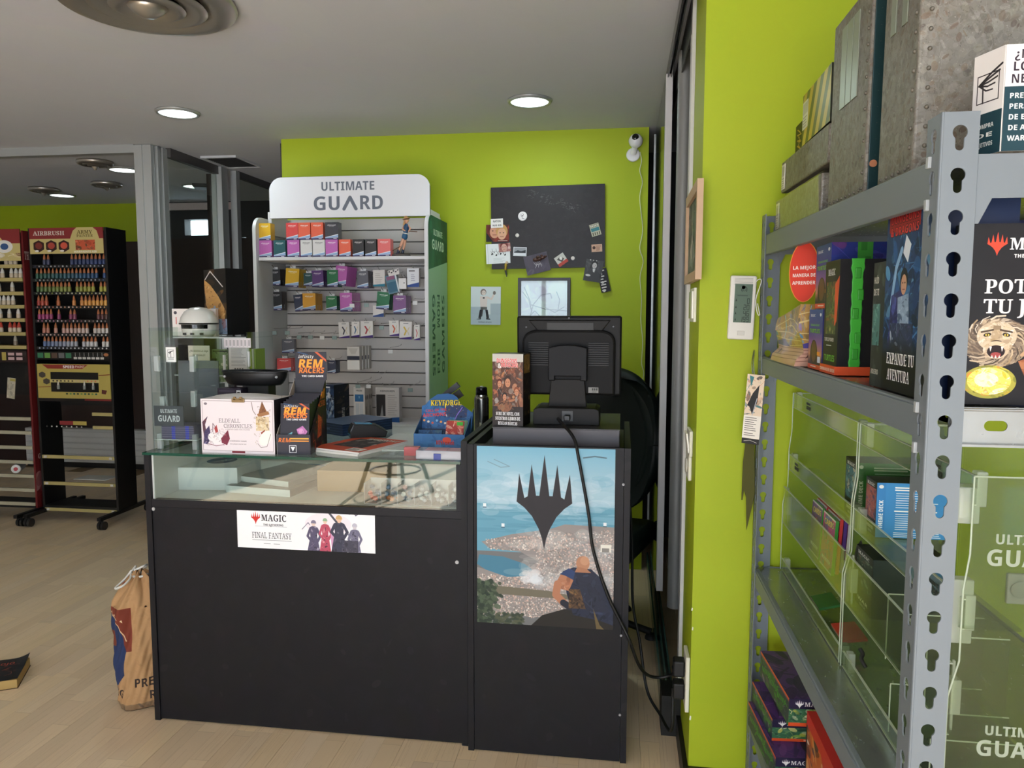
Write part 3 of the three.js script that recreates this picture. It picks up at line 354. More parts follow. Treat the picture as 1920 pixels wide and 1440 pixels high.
  const bl = print(220, 170, (c, W, H) => { art(c, 0, 0, W, H, ['#24507c', '#2f6a9a', '#1d3a5c', '#3c5a6a'], 50, 38, 0.25); }); const o = printed('card_pack', 0.085, 0.05, 0.012, { front: bl, all: '#24466e' }); o.rotation.set(-0.3, 0, 0); o.position.set(-0.668, GT + 0.035, -2.597); tag(o, 'dark blue card pack lying low at the left of the blue display', 'card pack');
  const cl = thing('storage_case', 'clear flat plastic storage case with a blue clasp at the counter front edge', 'storage case', [-0.573, GT, -2.395], 0); 
  add('case', rb(0.168, 0.03, 0.066, 0.003, 0, 0.0155, 0), mat(0xdfe2ea, 0.12, { transmission: 0.55 }), cl); add('insert', bx(0.15, 0.012, 0.055, 0, 0.012, 0), mat(0xd5cfd6, 0.5), cl); add('clasp', rb(0.024, 0.021, 0.003, 0.001, -0.012, 0.011, 0.0346), mat(0x2c3f93, 0.35), cl); add('insert', bx(0.07, 0.002, 0.05, -0.02, 0.0305, 0), mat(0xb48c96, 0.5), cl);
}
pthing('tuck_box', 'small red and white box standing in front of the blue display at the counter edge', 'box', [0.05, 0.028, 0.03], { all: '#b85a5a', top: '#c98a88' }, [-0.69, GT, -2.44], 0.1);
{ // stack of blue boxes and the tall miniature box
  const pr = print(260, 90, (c, W, H) => { fillR(c, '#1f2f4c', 0, 0, W, H); for (let i = 0; i < 4; i++) line(c, '#3a5478', 3, [[0, 16 + i * 20], [W, 16 + i * 20]]); T(c, 'NIGHT LORDS', 90, 45, 18, '#6f8bb0', {}); });
  pthing('game_box', 'dark blue flat game box lying on the counter behind the magazine', 'game box', [0.19, 0.045, 0.25], { top: '#54637c', front: pr, right: pr, all: '#1d2a44' }, [-1.075, GT, -2.93], -0.55);
  const tall = print(150, 330, (c, W, H) => { fillR(c, '#24324e', 0, 0, W, H); art(c, 0, 30, W, 300, ['#2c4468', '#7f9cc0', '#c7d4e2', '#1a2236', '#3f5f8a', '#dfe6ee'], 90, 41, 0.22); fillR(c, '#e8eaee', 10, 14, 80, 12); });
  const side = print(100, 330, (c, W, H) => { art(c, 0, 0, W, H, ['#1a1c26', '#3a302c', '#54443a', '#2a2630', '#6a5a4a'], 50, 42, 0.3); T(c, 'BATTLE', 60, 240, 24, '#cfcac0', { rot: -PI / 2 }); });
  boxAt('game_box', 'tall dark blue miniatures box standing behind the racing card display', 'game box', [-1.1815, 1.0516, 0.048, 0.1604], -2.95, 0.1, { front: tall, right: side, top: '#1c2740', all: '#1c2740' }, -0.3);
}
{ // black tray on a stand with a flat box and label beneath
  const z = -2.62, t = thing('scale_tray', 'black shallow boat-shaped tray on a short stand, behind the white game case', 'tray', [-1.3329, 1.2107, z]); const w = 0.124;
  const g = new THREE.SphereGeometry(1, 36, 12, 0, 2 * PI, PI / 2, PI / 2).scale(w, 0.085, 0.055); const p = g.attributes.position; for (let i = 0; i < p.count; i++) { const y = p.getY(i); if (y < -0.05) p.setY(i, -0.05 - (y + 0.05) * 0.12); } g.computeVertexNormals();
  add('bowl', g, mat(0x0c0c0f, 0.4, { side: THREE.DoubleSide }), t); add('rim', new THREE.TorusGeometry(1, 0.03, 8, 40).rotateX(PI / 2).scale(w, 0.12, 0.055), mat(0x131316, 0.35), t);
  add('stand', bx(0.09, 0.09, 0.06, 0.02, -0.09, 0), mat(0x0a0a0b, 0.5), t);
  for (const s of [-1, 1]) add('rivet', new THREE.SphereGeometry(0.005, 10, 8).translate(s * 0.1, -0.018, 0.036), mat(0xb9b9b9, 0.3), t);
  const o = boxAt('card_box', 'dark purple flat card box with a white barcode label, behind the white game case', 'box', [-1.3924, 1.1276, 0.09, 0.0539], -2.54, 0.05, { front: print(120, 60, (c, W, H) => { fillR(c, '#332a38', 0, 0, W, H); fillR(c, '#5a4e62', 8, 10, 80, 3); fillR(c, '#4a4052', 8, 30, 70, 16); fillR(c, '#e8e8e4', 96, 8, 22, 50); fillR(c, '#444', 100, 14, 14, 14); }), all: '#2a2230' });
}
// acrylic shelf rack at the left end of the counter
const acry = mat(0xf6faf9, 0.03, { transmission: 1, ior: 1.45 }), acryEdge = mat(0xdfe6e4, 0.12, { transmission: 0.35 });
{
  const xL = -1.7866, xR = -1.4112, yS = 1.3296, yM = 1.1806;
  const t = thing('display_rack', 'clear two-tier acrylic shelf rack with white clips at the back left of the counter', 'display rack', [(xL + xR) / 2, GT, -2.88]), hw = 0.153;
  add('shelf', span(-hw, hw, yS - GT - 0.004, yS - GT, -0.12, 0.1), acry, t); add('shelf_edge', span(-hw, hw, yS - GT - 0.005, yS - GT + 0.001, 0.1, 0.103), mat(0xb9bdbb, 0.2), t);
  add('side_panel', span(-hw - 0.004, -hw, 0, yS - GT + 0.02, -0.12, 0.1), acry, t); add('side_panel', span(hw, hw + 0.004, 0, yS - GT + 0.02, -0.12, 0.1), acry, t);
  add('shelf', span(-hw, hw, yM - GT - 0.004, yM - GT, -0.12, 0.1), acry, t); add('shelf_edge', span(-hw, hw, yM - GT - 0.005, yM - GT + 0.001, 0.1, 0.103), mat(0xb0b4b2, 0.2), t);
  for (const [x, y] of [[-0.055, 0.05], [0.062, 0.05], [0.165, 0.065], [0.02, 0.0]]) add('clip', merge(rb(0.007, 0.06, 0.012, 0.002, x, yM - GT + y, 0.106)), mat(0xeef0ef, 0.2), t);
  const price = print(300, 100, (c, W, H) => { fillR(c, '#e3ddde', 0, 0, W, H); for (let i = 0; i < 7; i++) { fillR(c, '#c9a8b4', 8 + i * 42, 10, 3, 80); fillR(c, '#b9b2b4', 20 + i * 42, 20, 20, 60); } });
  const q = [-1.4781, 1.3079, 0.1104, 0.0372]; const pl = printed('label_strip', q[2], q[3], 0.002, { front: price, all: '#e3ddde' }); pl.position.set(q[0], q[1], -2.77); tag(pl, 'row of pale price labels hanging under the upper acrylic shelf', 'price labels');
  // on the upper shelf: plain white helmet, pale box, tall black box
  const H = thing('helmet', 'plain white full-face helmet with a black visor on the upper acrylic shelf', 'helmet', [-1.6766, yS, -2.84], 0.15);
  const dome = lathe([[0.001, 0.118], [0.03, 0.114], [0.052, 0.1], [0.066, 0.078], [0.07, 0.06], [0.072, 0.052], [0.066, 0.05], [0.064, 0.03], [0.06, 0.012], [0.05, 0.0], [0.001, 0.0]], 40).scale(1, 1, 1.12);
  add('shell', dome, mat(0xe4e3dc, 0.3, { clearcoat: 0.4 }), H); add('brim', new THREE.TorusGeometry(0.0705, 0.003, 8, 44).rotateX(PI / 2).scale(1, 1, 1.12).translate(0, 0.052, 0), mat(0x1c1c1c, 0.4), H);
  add('visor', new THREE.CylinderGeometry(0.0668, 0.0658, 0.016, 26, 1, true, -0.9, 1.8).scale(1, 1, 1.12).translate(0, 0.04, 0), mat(0x0e0e10, 0.15, { side: THREE.DoubleSide }), H); add('vent', merge(...[-0.5, 0, 0.5].map((a) => bx(0.014, 0.008, 0.006).translate(0, 0.012, 0.0695).rotateY(a))), mat(0x1a1a1c, 0.4), H);
  const pale = print(340, 230, (c, W, H) => { fillR(c, '#e9e2dd', 0, 0, W, H); oval(c, '#55525a', 26, 34, 12, 14); fillR(c, '#c84a3a', 28, 70, 6, 60); P(c, '#3a2f2c', [[282, 40], [312, 40], [326, 120], [318, 190], [290, 190], [276, 110]]); oval(c, '#2b2424', 297, 34, 14, 16); oval(c, '#332c2a', 305, 200, 26, 16); });
  boxAt('figure_box', 'pale cardboard figure box with a dark robed silhouette, behind the white helmet', 'box', [-1.733, 1.3853, 0.1923, 0.1109], -2.90, 0.02, { front: pale, all: '#ddd4ce' });
  const f1 = print(130, 330, (c, W, H) => { art(c, 0, 0, W, H, ['#1c1814', '#3a2c1c', '#6a4c28'], 40, 51, 0.3); artIn(c, [[2, 50], [40, 80], [86, 140], [124, 210], [112, 300], [60, 280], [10, 180]], ['#c9985a', '#a87838', '#e0b878', '#8a5f2c', '#d8ac68'], 120, 52, 0.12); line(c, '#d8d4d0', 5, [[8, 50], [40, 10], [110, 90]]); line(c, '#a8b8d0', 12, [[60, 190], [60, 300]]); fillR(c, '#a8b8d0', 40, 196, 42, 8); art(c, 30, 250, 100, 76, ['#8fa4bf', '#5a6c88', '#2b3040', '#c05a4a'], 40, 53, 0.2); });
  const bb = boxAt('book', 'thick black boxed volume with a golden beast on its spine, on the acrylic rack', 'book', [-1.5621, 1.4693, 0.0955, 0.2695], -2.94, 0.2, { front: '#0b0b0d', left: f1, top: '#2a2826', all: '#0b0b0d' }, 0.95);
  // below: leaflets and books
  boxAt('info_sign', 'cream cardboard sign with two lines of black writing under the upper acrylic shelf', 'sign', [-1.6813, 1.2633, 0.092, 0.06], -2.84, 0.003, { front: print(200, 130, (c, W, H) => { fillR(c, '#c9c8b4', 0, 0, W, H); T(c, '¿TE GUSTA LA CAJA', 100, 48, 22, '#3a3a34', { w: 176 }); T(c, 'DE REGALO?', 100, 84, 22, '#3a3a34', { w: 120 }); }), all: '#c0bfae' });
  boxAt('game_book', 'black booklet with dim reddish figures under the cream sign', 'booklet', [-1.6727, 1.1889, 0.0974, 0.104], -2.86, 0.01, { front: print(160, 180, (c, W, H) => art(c, 0, 0, W, H, ['#121012', '#1d1719', '#3a2226', '#2a2a2e', '#4a3438'], 80, 55, 0.14)), all: '#121012' });
  boxAt('game_book', 'green forest booklet beside the black booklet under the acrylic shelf', 'booklet', [-1.6138, 1.211, 0.0695, 0.1324], -2.88, 0.01, { front: print(130, 250, (c, W, H) => { art(c, 0, 0, W, H, ['#6a7f58', '#8a9a70', '#4a5c40', '#a8b090', '#35452f'], 90, 56, 0.14); fillR(c, '#20241c', 8, 10, 114, 10); }), all: '#54634a' });
  boxAt('leaflet', 'white and grey printed leaflet with a blue foot, right of the green booklet', 'leaflet', [-1.511, 1.2371, 0.0861, 0.1193], -2.84, 0.006, { front: print(150, 220, (c, W, H) => { fillR(c, '#d8d6d0', 0, 0, W, H); textLines(c, 18, 20, 110, 14, 10, '#8f8d88', 3, 4); P(c, '#2c6a96', [[0, 190], [60, 206], [150, 212], [150, 220], [0, 220]]); for (let i = 0; i < 4; i++) fillR(c, '#55534e', 40 + i * 18, 170, 11, 10); }), all: '#c9c7c0' });
  for (let i = 0; i < 3; i++) boxAt('booklet', `${['left', 'middle', 'right'][i]} one of three thin booklets standing at the right end of the acrylic rack`, 'booklet', [-1.4612 + i * 0.009, 1.2313, 0.007, 0.1], -2.84, 0.08, { all: ['#93a63c', '#c9ccb0', '#7f9a3a'][i] }, 0, 'green booklets at the end of the acrylic rack');
  boxAt('card_case', 'narrower smoky card case standing under the black booklet', 'card case', [-1.69, 1.0973, 0.0417, 0.0736], -2.84, 0.05, { all: '#7d8288', front: '#8a8f96' }, 0, 'clear card cases under the booklets'); boxAt('card_case', 'wider smoky card case standing under the green booklet', 'card case', [-1.631, 1.1005, 0.0575, 0.0778], -2.84, 0.05, { all: '#7d8288', front: '#91969c' }, 0, 'clear card cases under the booklets');
}
{ // clear booster stand at the front left corner
  const t = thing('booster_stand', 'clear acrylic booster stand with frosted lettering at the front left corner of the counter', 'acrylic stand', [-1.5217, GT, -2.41]); const hw = 0.079, top = 1.3727 - GT;
  const panel = (x0, x1, y0, y1, z) => add('panel', span(x0, x1, y0, y1, z - 0.0015, z + 0.0015), acry, t);
  add('side_panel', span(-hw - 0.003, -hw, 0, top, -0.16, 0.01), acry, t); add('side_panel', span(hw, hw + 0.003, 0, top * 0.98, -0.16, 0.01), acry, t);
  panel(-hw, hw, top - 0.06, top, -0.06); panel(-hw, hw, 0.2, 0.3, -0.02); panel(-hw, hw, 0.03, 0.2, 0.008);
  const lg = print(300, 150, (c, W, H) => { fillR(c, '#4a4e55', 0, 0, W, H); ultimateGuard(c, 150, 80, 230, '#d5d9dc'); });
  printed('front_plate', 0.11, 0.07, 0.003, { front: lg, all: '#50545a' }, t).position.set(-0.022, 0.118, 0.004);
  const lb = print(90, 110, (c, W, H) => { fillR(c, '#f1f1ee', 0, 0, W, H); c.strokeStyle = '#333'; c.lineWidth = 2; c.strokeRect(18, 20, 54, 56); line(c, '#222', 5, [[24, 40], [44, 34], [66, 28]]); line(c, '#222', 4, [[45, 74], [45, 36], [30, 50]]); fillR(c, '#aaa', 20, 84, 50, 8); });
  printed('label_card', 0.038, 0.052, 0.002, { front: lb, all: '#f1f1ee' }, t).position.set(-0.045, top - 0.095, -0.058);
  add('corner_block', merge(...[[-hw + 0.014, 0.0], [hw - 0.012, 0.0], [-hw + 0.014, 0.27], [hw - 0.012, 0.27], [hw - 0.012, 0.15], [-hw + 0.03, 0.13]].map(([x, y]) => rb(0.018, 0.055, 0.016, 0.003, x, y + 0.028, -0.006))), mat(0xe8eeee, 0.08, { transmission: 0.7 }), t);
  add('back_sheet', span(-hw, hw, 0.05, 0.3, -0.155, -0.152), mat(0x8f959c, 0.2, { transmission: 0.6 }), t);
  const pk = print(160, 20, (c, W, H) => { fillR(c, '#59566e', 0, 0, W, H); fillR(c, '#3b46b8', 50, 0, 18, H); fillR(c, '#3b46b8', 118, 0, 18, H); fillR(c, '#8a869a', 0, 0, W, 3); });
  for (let i = 0; i < 6; i++) { const o = printed('card_pack', 0.12, 0.0075, 0.085, { front: pk, all: '#6a6678' }); o.position.set(-1.5177, GT + 0.041 + i * 0.0078, -2.455); tag(o, i ? `flat purple pack with blue bands, ${nth[i]} from the bottom in the clear corner stand` : 'flat purple pack with blue bands, lowest in the clear corner stand', 'card pack', 'packs stacked in the clear corner stand'); }
  add('pack_ledge', span(-hw, hw, 0.034, 0.037, -0.1, 0.006), acryEdge, t);
}
// ---------------------------------------------------------------- cash unit: platform, monitor, boxes
{
  const P0 = 1.053;
  const d = thing('cash_till', 'wide dark grey cash drawer box on the cash unit under the monitor', 'cash drawer', [-0.2085, 0, -2.42]);
  add('case', rb(0.41, 0.072, 0.4, 0.003, 0, P0 - 0.036, -0.2), mat(0x4c494f, 0.5), d); add('lid', bx(0.412, 0.003, 0.402, 0, P0 + 0.0005, -0.2), mat(0x1e1d20, 0.45), d);
  const mz = -2.52, t = thing('monitor', 'black flat monitor seen from behind on its pedestal stand', 'monitor', [-0.1798, P0 + 0.002, mz]); const plastic = mat(0x151413, 0.5, { specularIntensity: 0.4 }), dark = mat(0x0b0a0a, 0.55, { specularIntensity: 0.4 });
  const zb = mz - 0.09, w = -0.01 - -0.3666, y1 = 1.4157 - P0 - 0.002, y0 = 1.1443 - P0 - 0.002, h = y1 - y0, yc = (y0 + y1) / 2;
  const M2 = new THREE.Group(); M2.name = 'screen_housing'; t.add(M2); M2.position.set(0, yc, -0.09); M2.rotation.x = 0.06;
  add('bezel', rb(w, h, 0.024, 0.008, 0, 0, 0, 3), plastic, M2);
  const bulge = (() => { const a = [[-w * 0.41, h * 0.43], [w * 0.39, h * 0.43], [w * 0.33, h * 0.27], [-w * 0.3, h * 0.27]]; const W2 = w * 0.42, s = new THREE.Shape(); s.moveTo(-W2, -h * 0.46); s.lineTo(W2, -h * 0.46); s.lineTo(W2, h * 0.16); s.bezierCurveTo(W2, h * 0.3, W2 * 0.75, h * 0.3, W2 * 0.6, h * 0.3); s.lineTo(-W2 * 0.6, h * 0.3); s.bezierCurveTo(-W2 * 0.75, h * 0.3, -W2, h * 0.3, -W2, h * 0.16); s.lineTo(-W2, -h * 0.46); return ext(s, 0.02, 0.008).translate(0, 0, 0.006); })();
  add('back_cover', bulge, dark, M2); add('upper_panel', ext(poly([[-w * 0.37, h * 0.44], [w * 0.38, h * 0.44], [w * 0.3, h * 0.31], [-w * 0.28, h * 0.31]]), 0.006, 0.004).translate(0, 0, 0.012), mat(0x1b1916, 0.5, { specularIntensity: 0.4 }), M2);
  add('vent_plate', bx(w * 0.44, h * 0.1, 0.003, 0.005, h * 0.37, 0.024), mat(0x15130f, 0.5), M2);
  { const vg = bx(w * 0.19, 0.0022, 0.003), vm = mat(0x191817, 0.5); for (const s of [-1, 1]) for (let i = 0; i < 11; i++) add('vent_slat', vg, vm, M2).position.set(s * w * 0.285, h * 0.17 - i * 0.0075, 0.0355); }
  for (const [x, y] of [[0, 0.475], [-0.41, 0.36], [0.42, 0.37]]) add('screw', cyl(0.003, 0.003, 0.003, 0, 0, 0, 10).rotateX(PI / 2).translate(x * w, y * h, 0.013), mat(0x050505, 0.3), M2);
  printed('rating_label', 0.034, 0.019, 0.0015, { front: print(100, 56, (c, W, H) => { fillR(c, '#8d8c88', 0, 0, W, H); for (let i = 0; i < 3; i++) fillR(c, '#2a2a28', 36 + i * 20, 8, 14, 22); textLines(c, 36, 38, 56, 2, 8, '#444', 3, 2); }), all: '#888' }, M2).position.set(w * 0.24, -h * 0.42, 0.036);
  const arch = new THREE.Shape(); arch.moveTo(-0.062, -0.06); arch.lineTo(-0.046, -0.06); arch.lineTo(-0.046, -0.045); arch.lineTo(0.046, -0.045); arch.lineTo(0.046, -0.06); arch.lineTo(0.062, -0.06); arch.lineTo(0.062, 0.045); arch.quadraticCurveTo(0, 0.064, -0.062, 0.045); arch.lineTo(-0.062, -0.06);
  const yh = 1.2588 - P0; add('hinge_cover', ext(arch, 0.03, 0.003).translate(0, yh, -0.055), mat(0x121113, 0.5, { specularIntensity: 0.4 }), t);
  const nk = ext(poly([[-0.068, 0.02], [0.064, 0.02], [0.052, 0.145], [-0.056, 0.145]]), 0.022, 0.002).translate(0.002, 0.0, -0.055); add('neck', nk, mat(0x191613, 0.5, { specularIntensity: 0.4 }), t); add('neck', bx(0.095, 0.03, 0.02, 0, 0.158, -0.05), dark, t);
  const bw = 0.215; add('base', ext(poly([[-bw / 2, 0], [bw / 2, 0], [bw / 2 - 0.002, 0.046], [bw / 2 - 0.014, 0.052], [-bw / 2 + 0.012, 0.052], [-bw / 2, 0.046]]), 0.15, 0.002).translate(0, 0.002, -0.13), mat(0x151312, 0.5, { specularIntensity: 0.4 }), t);
  add('socket', merge(bx(0.036, 0.034, 0.003, 0.004, 0.03, 0.0225)), mat(0x060606, 0.4), t); add('plug', rb(0.02, 0.018, 0.03, 0.003, 0.004, 0.026, 0.036), mat(0x111111, 0.4), t);
  const fr = print(300, 560, (c, W, H) => { fillR(c, '#c9c4bc', 0, 0, W, H); art(c, 0, 60, W, 390, ['#5a3a2c', '#8a5238', '#c07850', '#d8a078', '#3a2824', '#6a5a50', '#a8a098', '#2a2020', '#b86848'], 200, 61, 0.11); art(c, 0, 400, W, 70, ['#2a2222', '#3c2c28', '#5a4034'], 30, 62, 0.4); for (const [x, y, k, hc] of [[70, 230, 1.5, '#5a2418'], [150, 220, 2, '#3a2418'], [236, 290, 1.5, '#8a4a2c'], [120, 330, 1.4, '#2a1c18']]) face(c, x, y, k, '#c88a68', hc); artIn(c, [120, 400, 70, 44], ['#8a5a40', '#5a3a2c', '#b08058', '#3a2820'], 50, 65, 0.16); fillR(c, '#2c2423', 0, 440, W, 120); line(c, '#8a6a50', 6, [[60, 400], [90, 380], [120, 400], [90, 420], [60, 400]]); T(c, 'DUNGEONS', 140, 52, 42, '#d8323a', { w: 200, stroke: '#fbe9e4', lw: 4 }); T(c, 'DRAGONS', 165, 86, 42, '#d8323a', { w: 170, stroke: '#fbe9e4', lw: 4 }); T(c, '&', 70, 92, 50, '#f2f0ec', {}); T(c, 'SUBE DE NIVEL CON', 150, 456, 34, '#fff', { w: 230, font: 'serif' }); T(c, 'NUESTROS LIBROS DE', 150, 492, 34, '#fff', { w: 245, font: 'serif' }); T(c, 'REGLAS BÁSICAS', 150, 530, 34, '#fff', { w: 190, font: 'serif' }); });
  const sd = print(160, 560, (c, W, H) => { art(c, 0, 0, W, H, ['#171310', '#2c221c', '#4a3628', '#8a6a3a', '#1f2420'], 80, 63, 0.2); art(c, 20, 10, 120, 140, ['#8a6c34', '#b08c48', '#5a4526', '#2c2418'], 50, 64, 0.15); fillR(c, '#0e0c0c', 0, 470, W, 90); });
  boxAt('book_stand', 'tall fantasy rulebook display box with a red title beside the monitor', 'display box', [-0.3679, 1.1713, 0.1038, 0.2413], -2.445, 0.1, { front: fr, right: sd, top: '#2c2a28', all: '#171310' }, -0.12);
}
{ // thermos behind the displays
  const z = -2.95, x = -0.5486, yb = 0.95, yt = 1.1368, k = (yt - yb);
  const t = thing('thermos', 'brushed steel vacuum flask with a black cap, behind the blue card display', 'flask', [x, yb, z]), r = 0.029;
  add('body', lathe([[0, 0], [r * 0.95, 0], [r, 0.004], [r, k * 0.72], [r * 0.97, k * 0.76], [r * 0.8, k * 0.8], [0, k * 0.8]], 32), mat(0x8f8c86, 0.25, { metalness: 1 }), t); add('collar', cyl(r * 0.86, r * 0.84, k * 0.04, 0, k * 0.8, 0, 28), mat(0xb9b6b0, 0.2, { metalness: 1 }), t); add('cap', lathe([[0, k * 0.82], [r * 0.8, k * 0.82], [r * 0.76, k * 0.96], [r * 0.66, k * 0.985], [0, k * 0.99]], 28), mat(0x1f1d1c, 0.25, { metalness: 0.6 }), t); add('button', lathe([[0, k * 0.985], [r * 0.25, k * 0.985], [r * 0.2, k], [0, k * 1.004]], 16), mat(0xd0cec9, 0.3), t);
  one('pedestal', 'plain dark pedestal behind the counter carrying the steel flask', 'pedestal', span(-0.06, 0.06, 0, 0.95, -0.09, 0.06), lam, [-0.4, 0, -2.995]);
  const ang = thing('picture_frame', 'dark angled frame corner leaning behind the blue card display', 'frame', [-0.6676, GT, -2.83], 0);
  const fr = add('frame', merge(bx(0.022, 0.12, 0.02, 0, 0, 0)), mat(0x17140f, 0.4), ang); fr.position.set(0.005, 0.165, 0); fr.rotation.z = -0.9; const fr2 = add('frame', bx(0.03, 0.15, 0.012), mat(0x2c2723, 0.4), ang); fr2.position.set(0.005, 0.13, 0.015); fr2.rotation.z = -0.95; add('support', bx(0.03, 0.12, 0.02, 0.01, 0.06, -0.01), mat(0x2a3550, 0.5), ang);
}
{ // office chair behind
  const t = thing('office_chair', 'dark green leather office chair with a rounded back behind the cash unit', 'chair', [-0.0529, -0.03, -3.6], -0.3); const lea = mat(0x0a1512, 0.5, { specularIntensity: 0.5 });
  const g = new ParametricGeometry((u, v, o) => { const a = (u - 0.5) * 2, b = v; const wv = 0.245 * Math.pow(Math.max(0, 1 - Math.pow(Math.abs(b * 2 - 1), 5)), 0.35) * (0.82 + 0.18 * Math.sin(b * 2.6)); o.set(a * wv, 0.55 + b * 0.62, -0.1 * (b - 0.2) + 0.08 * a * a); }, 30, 30);
  const g2 = g.clone().translate(0, 0, 0.07); add('backrest', merge(g, g2), new THREE.MeshPhysicalMaterial({ color: 0x0a1512, roughness: 0.45, specularIntensity: 0.5, side: THREE.DoubleSide }), t);
  const side = tube(Array.from({ length: 40 }, (_, i) => { const k = (i / 39) * 2 * PI, b = 0.5 + 0.48 * Math.sin(k), wv = 0.235 * Math.cos(k); return [wv, 0.55 + b * 0.62, -0.1 * (b - 0.2) + 0.035 + 0.07 * (wv / 0.24) ** 2]; }), 0.045, 80, 10); add('cushion_edge', side, lea, t);
  add('seat', rb(0.5, 0.1, 0.48, 0.04, 0, 0.46, 0.26), lea, t); add('pole', cyl(0.03, 0.03, 0.3, 0, 0.26, 0.24), M.black, t); for (let i = 0; i < 5; i++) { const a = (i * 2 * PI) / 5; add('leg', rod([0, 0.11, 0.24], [Math.cos(a) * 0.28, 0.06, 0.24 + Math.sin(a) * 0.28], 0.016), M.black, t); add('caster', new THREE.SphereGeometry(0.028, 12, 8).translate(Math.cos(a) * 0.28, 0.028, 0.24 + Math.sin(a) * 0.28), M.black, t); }
}
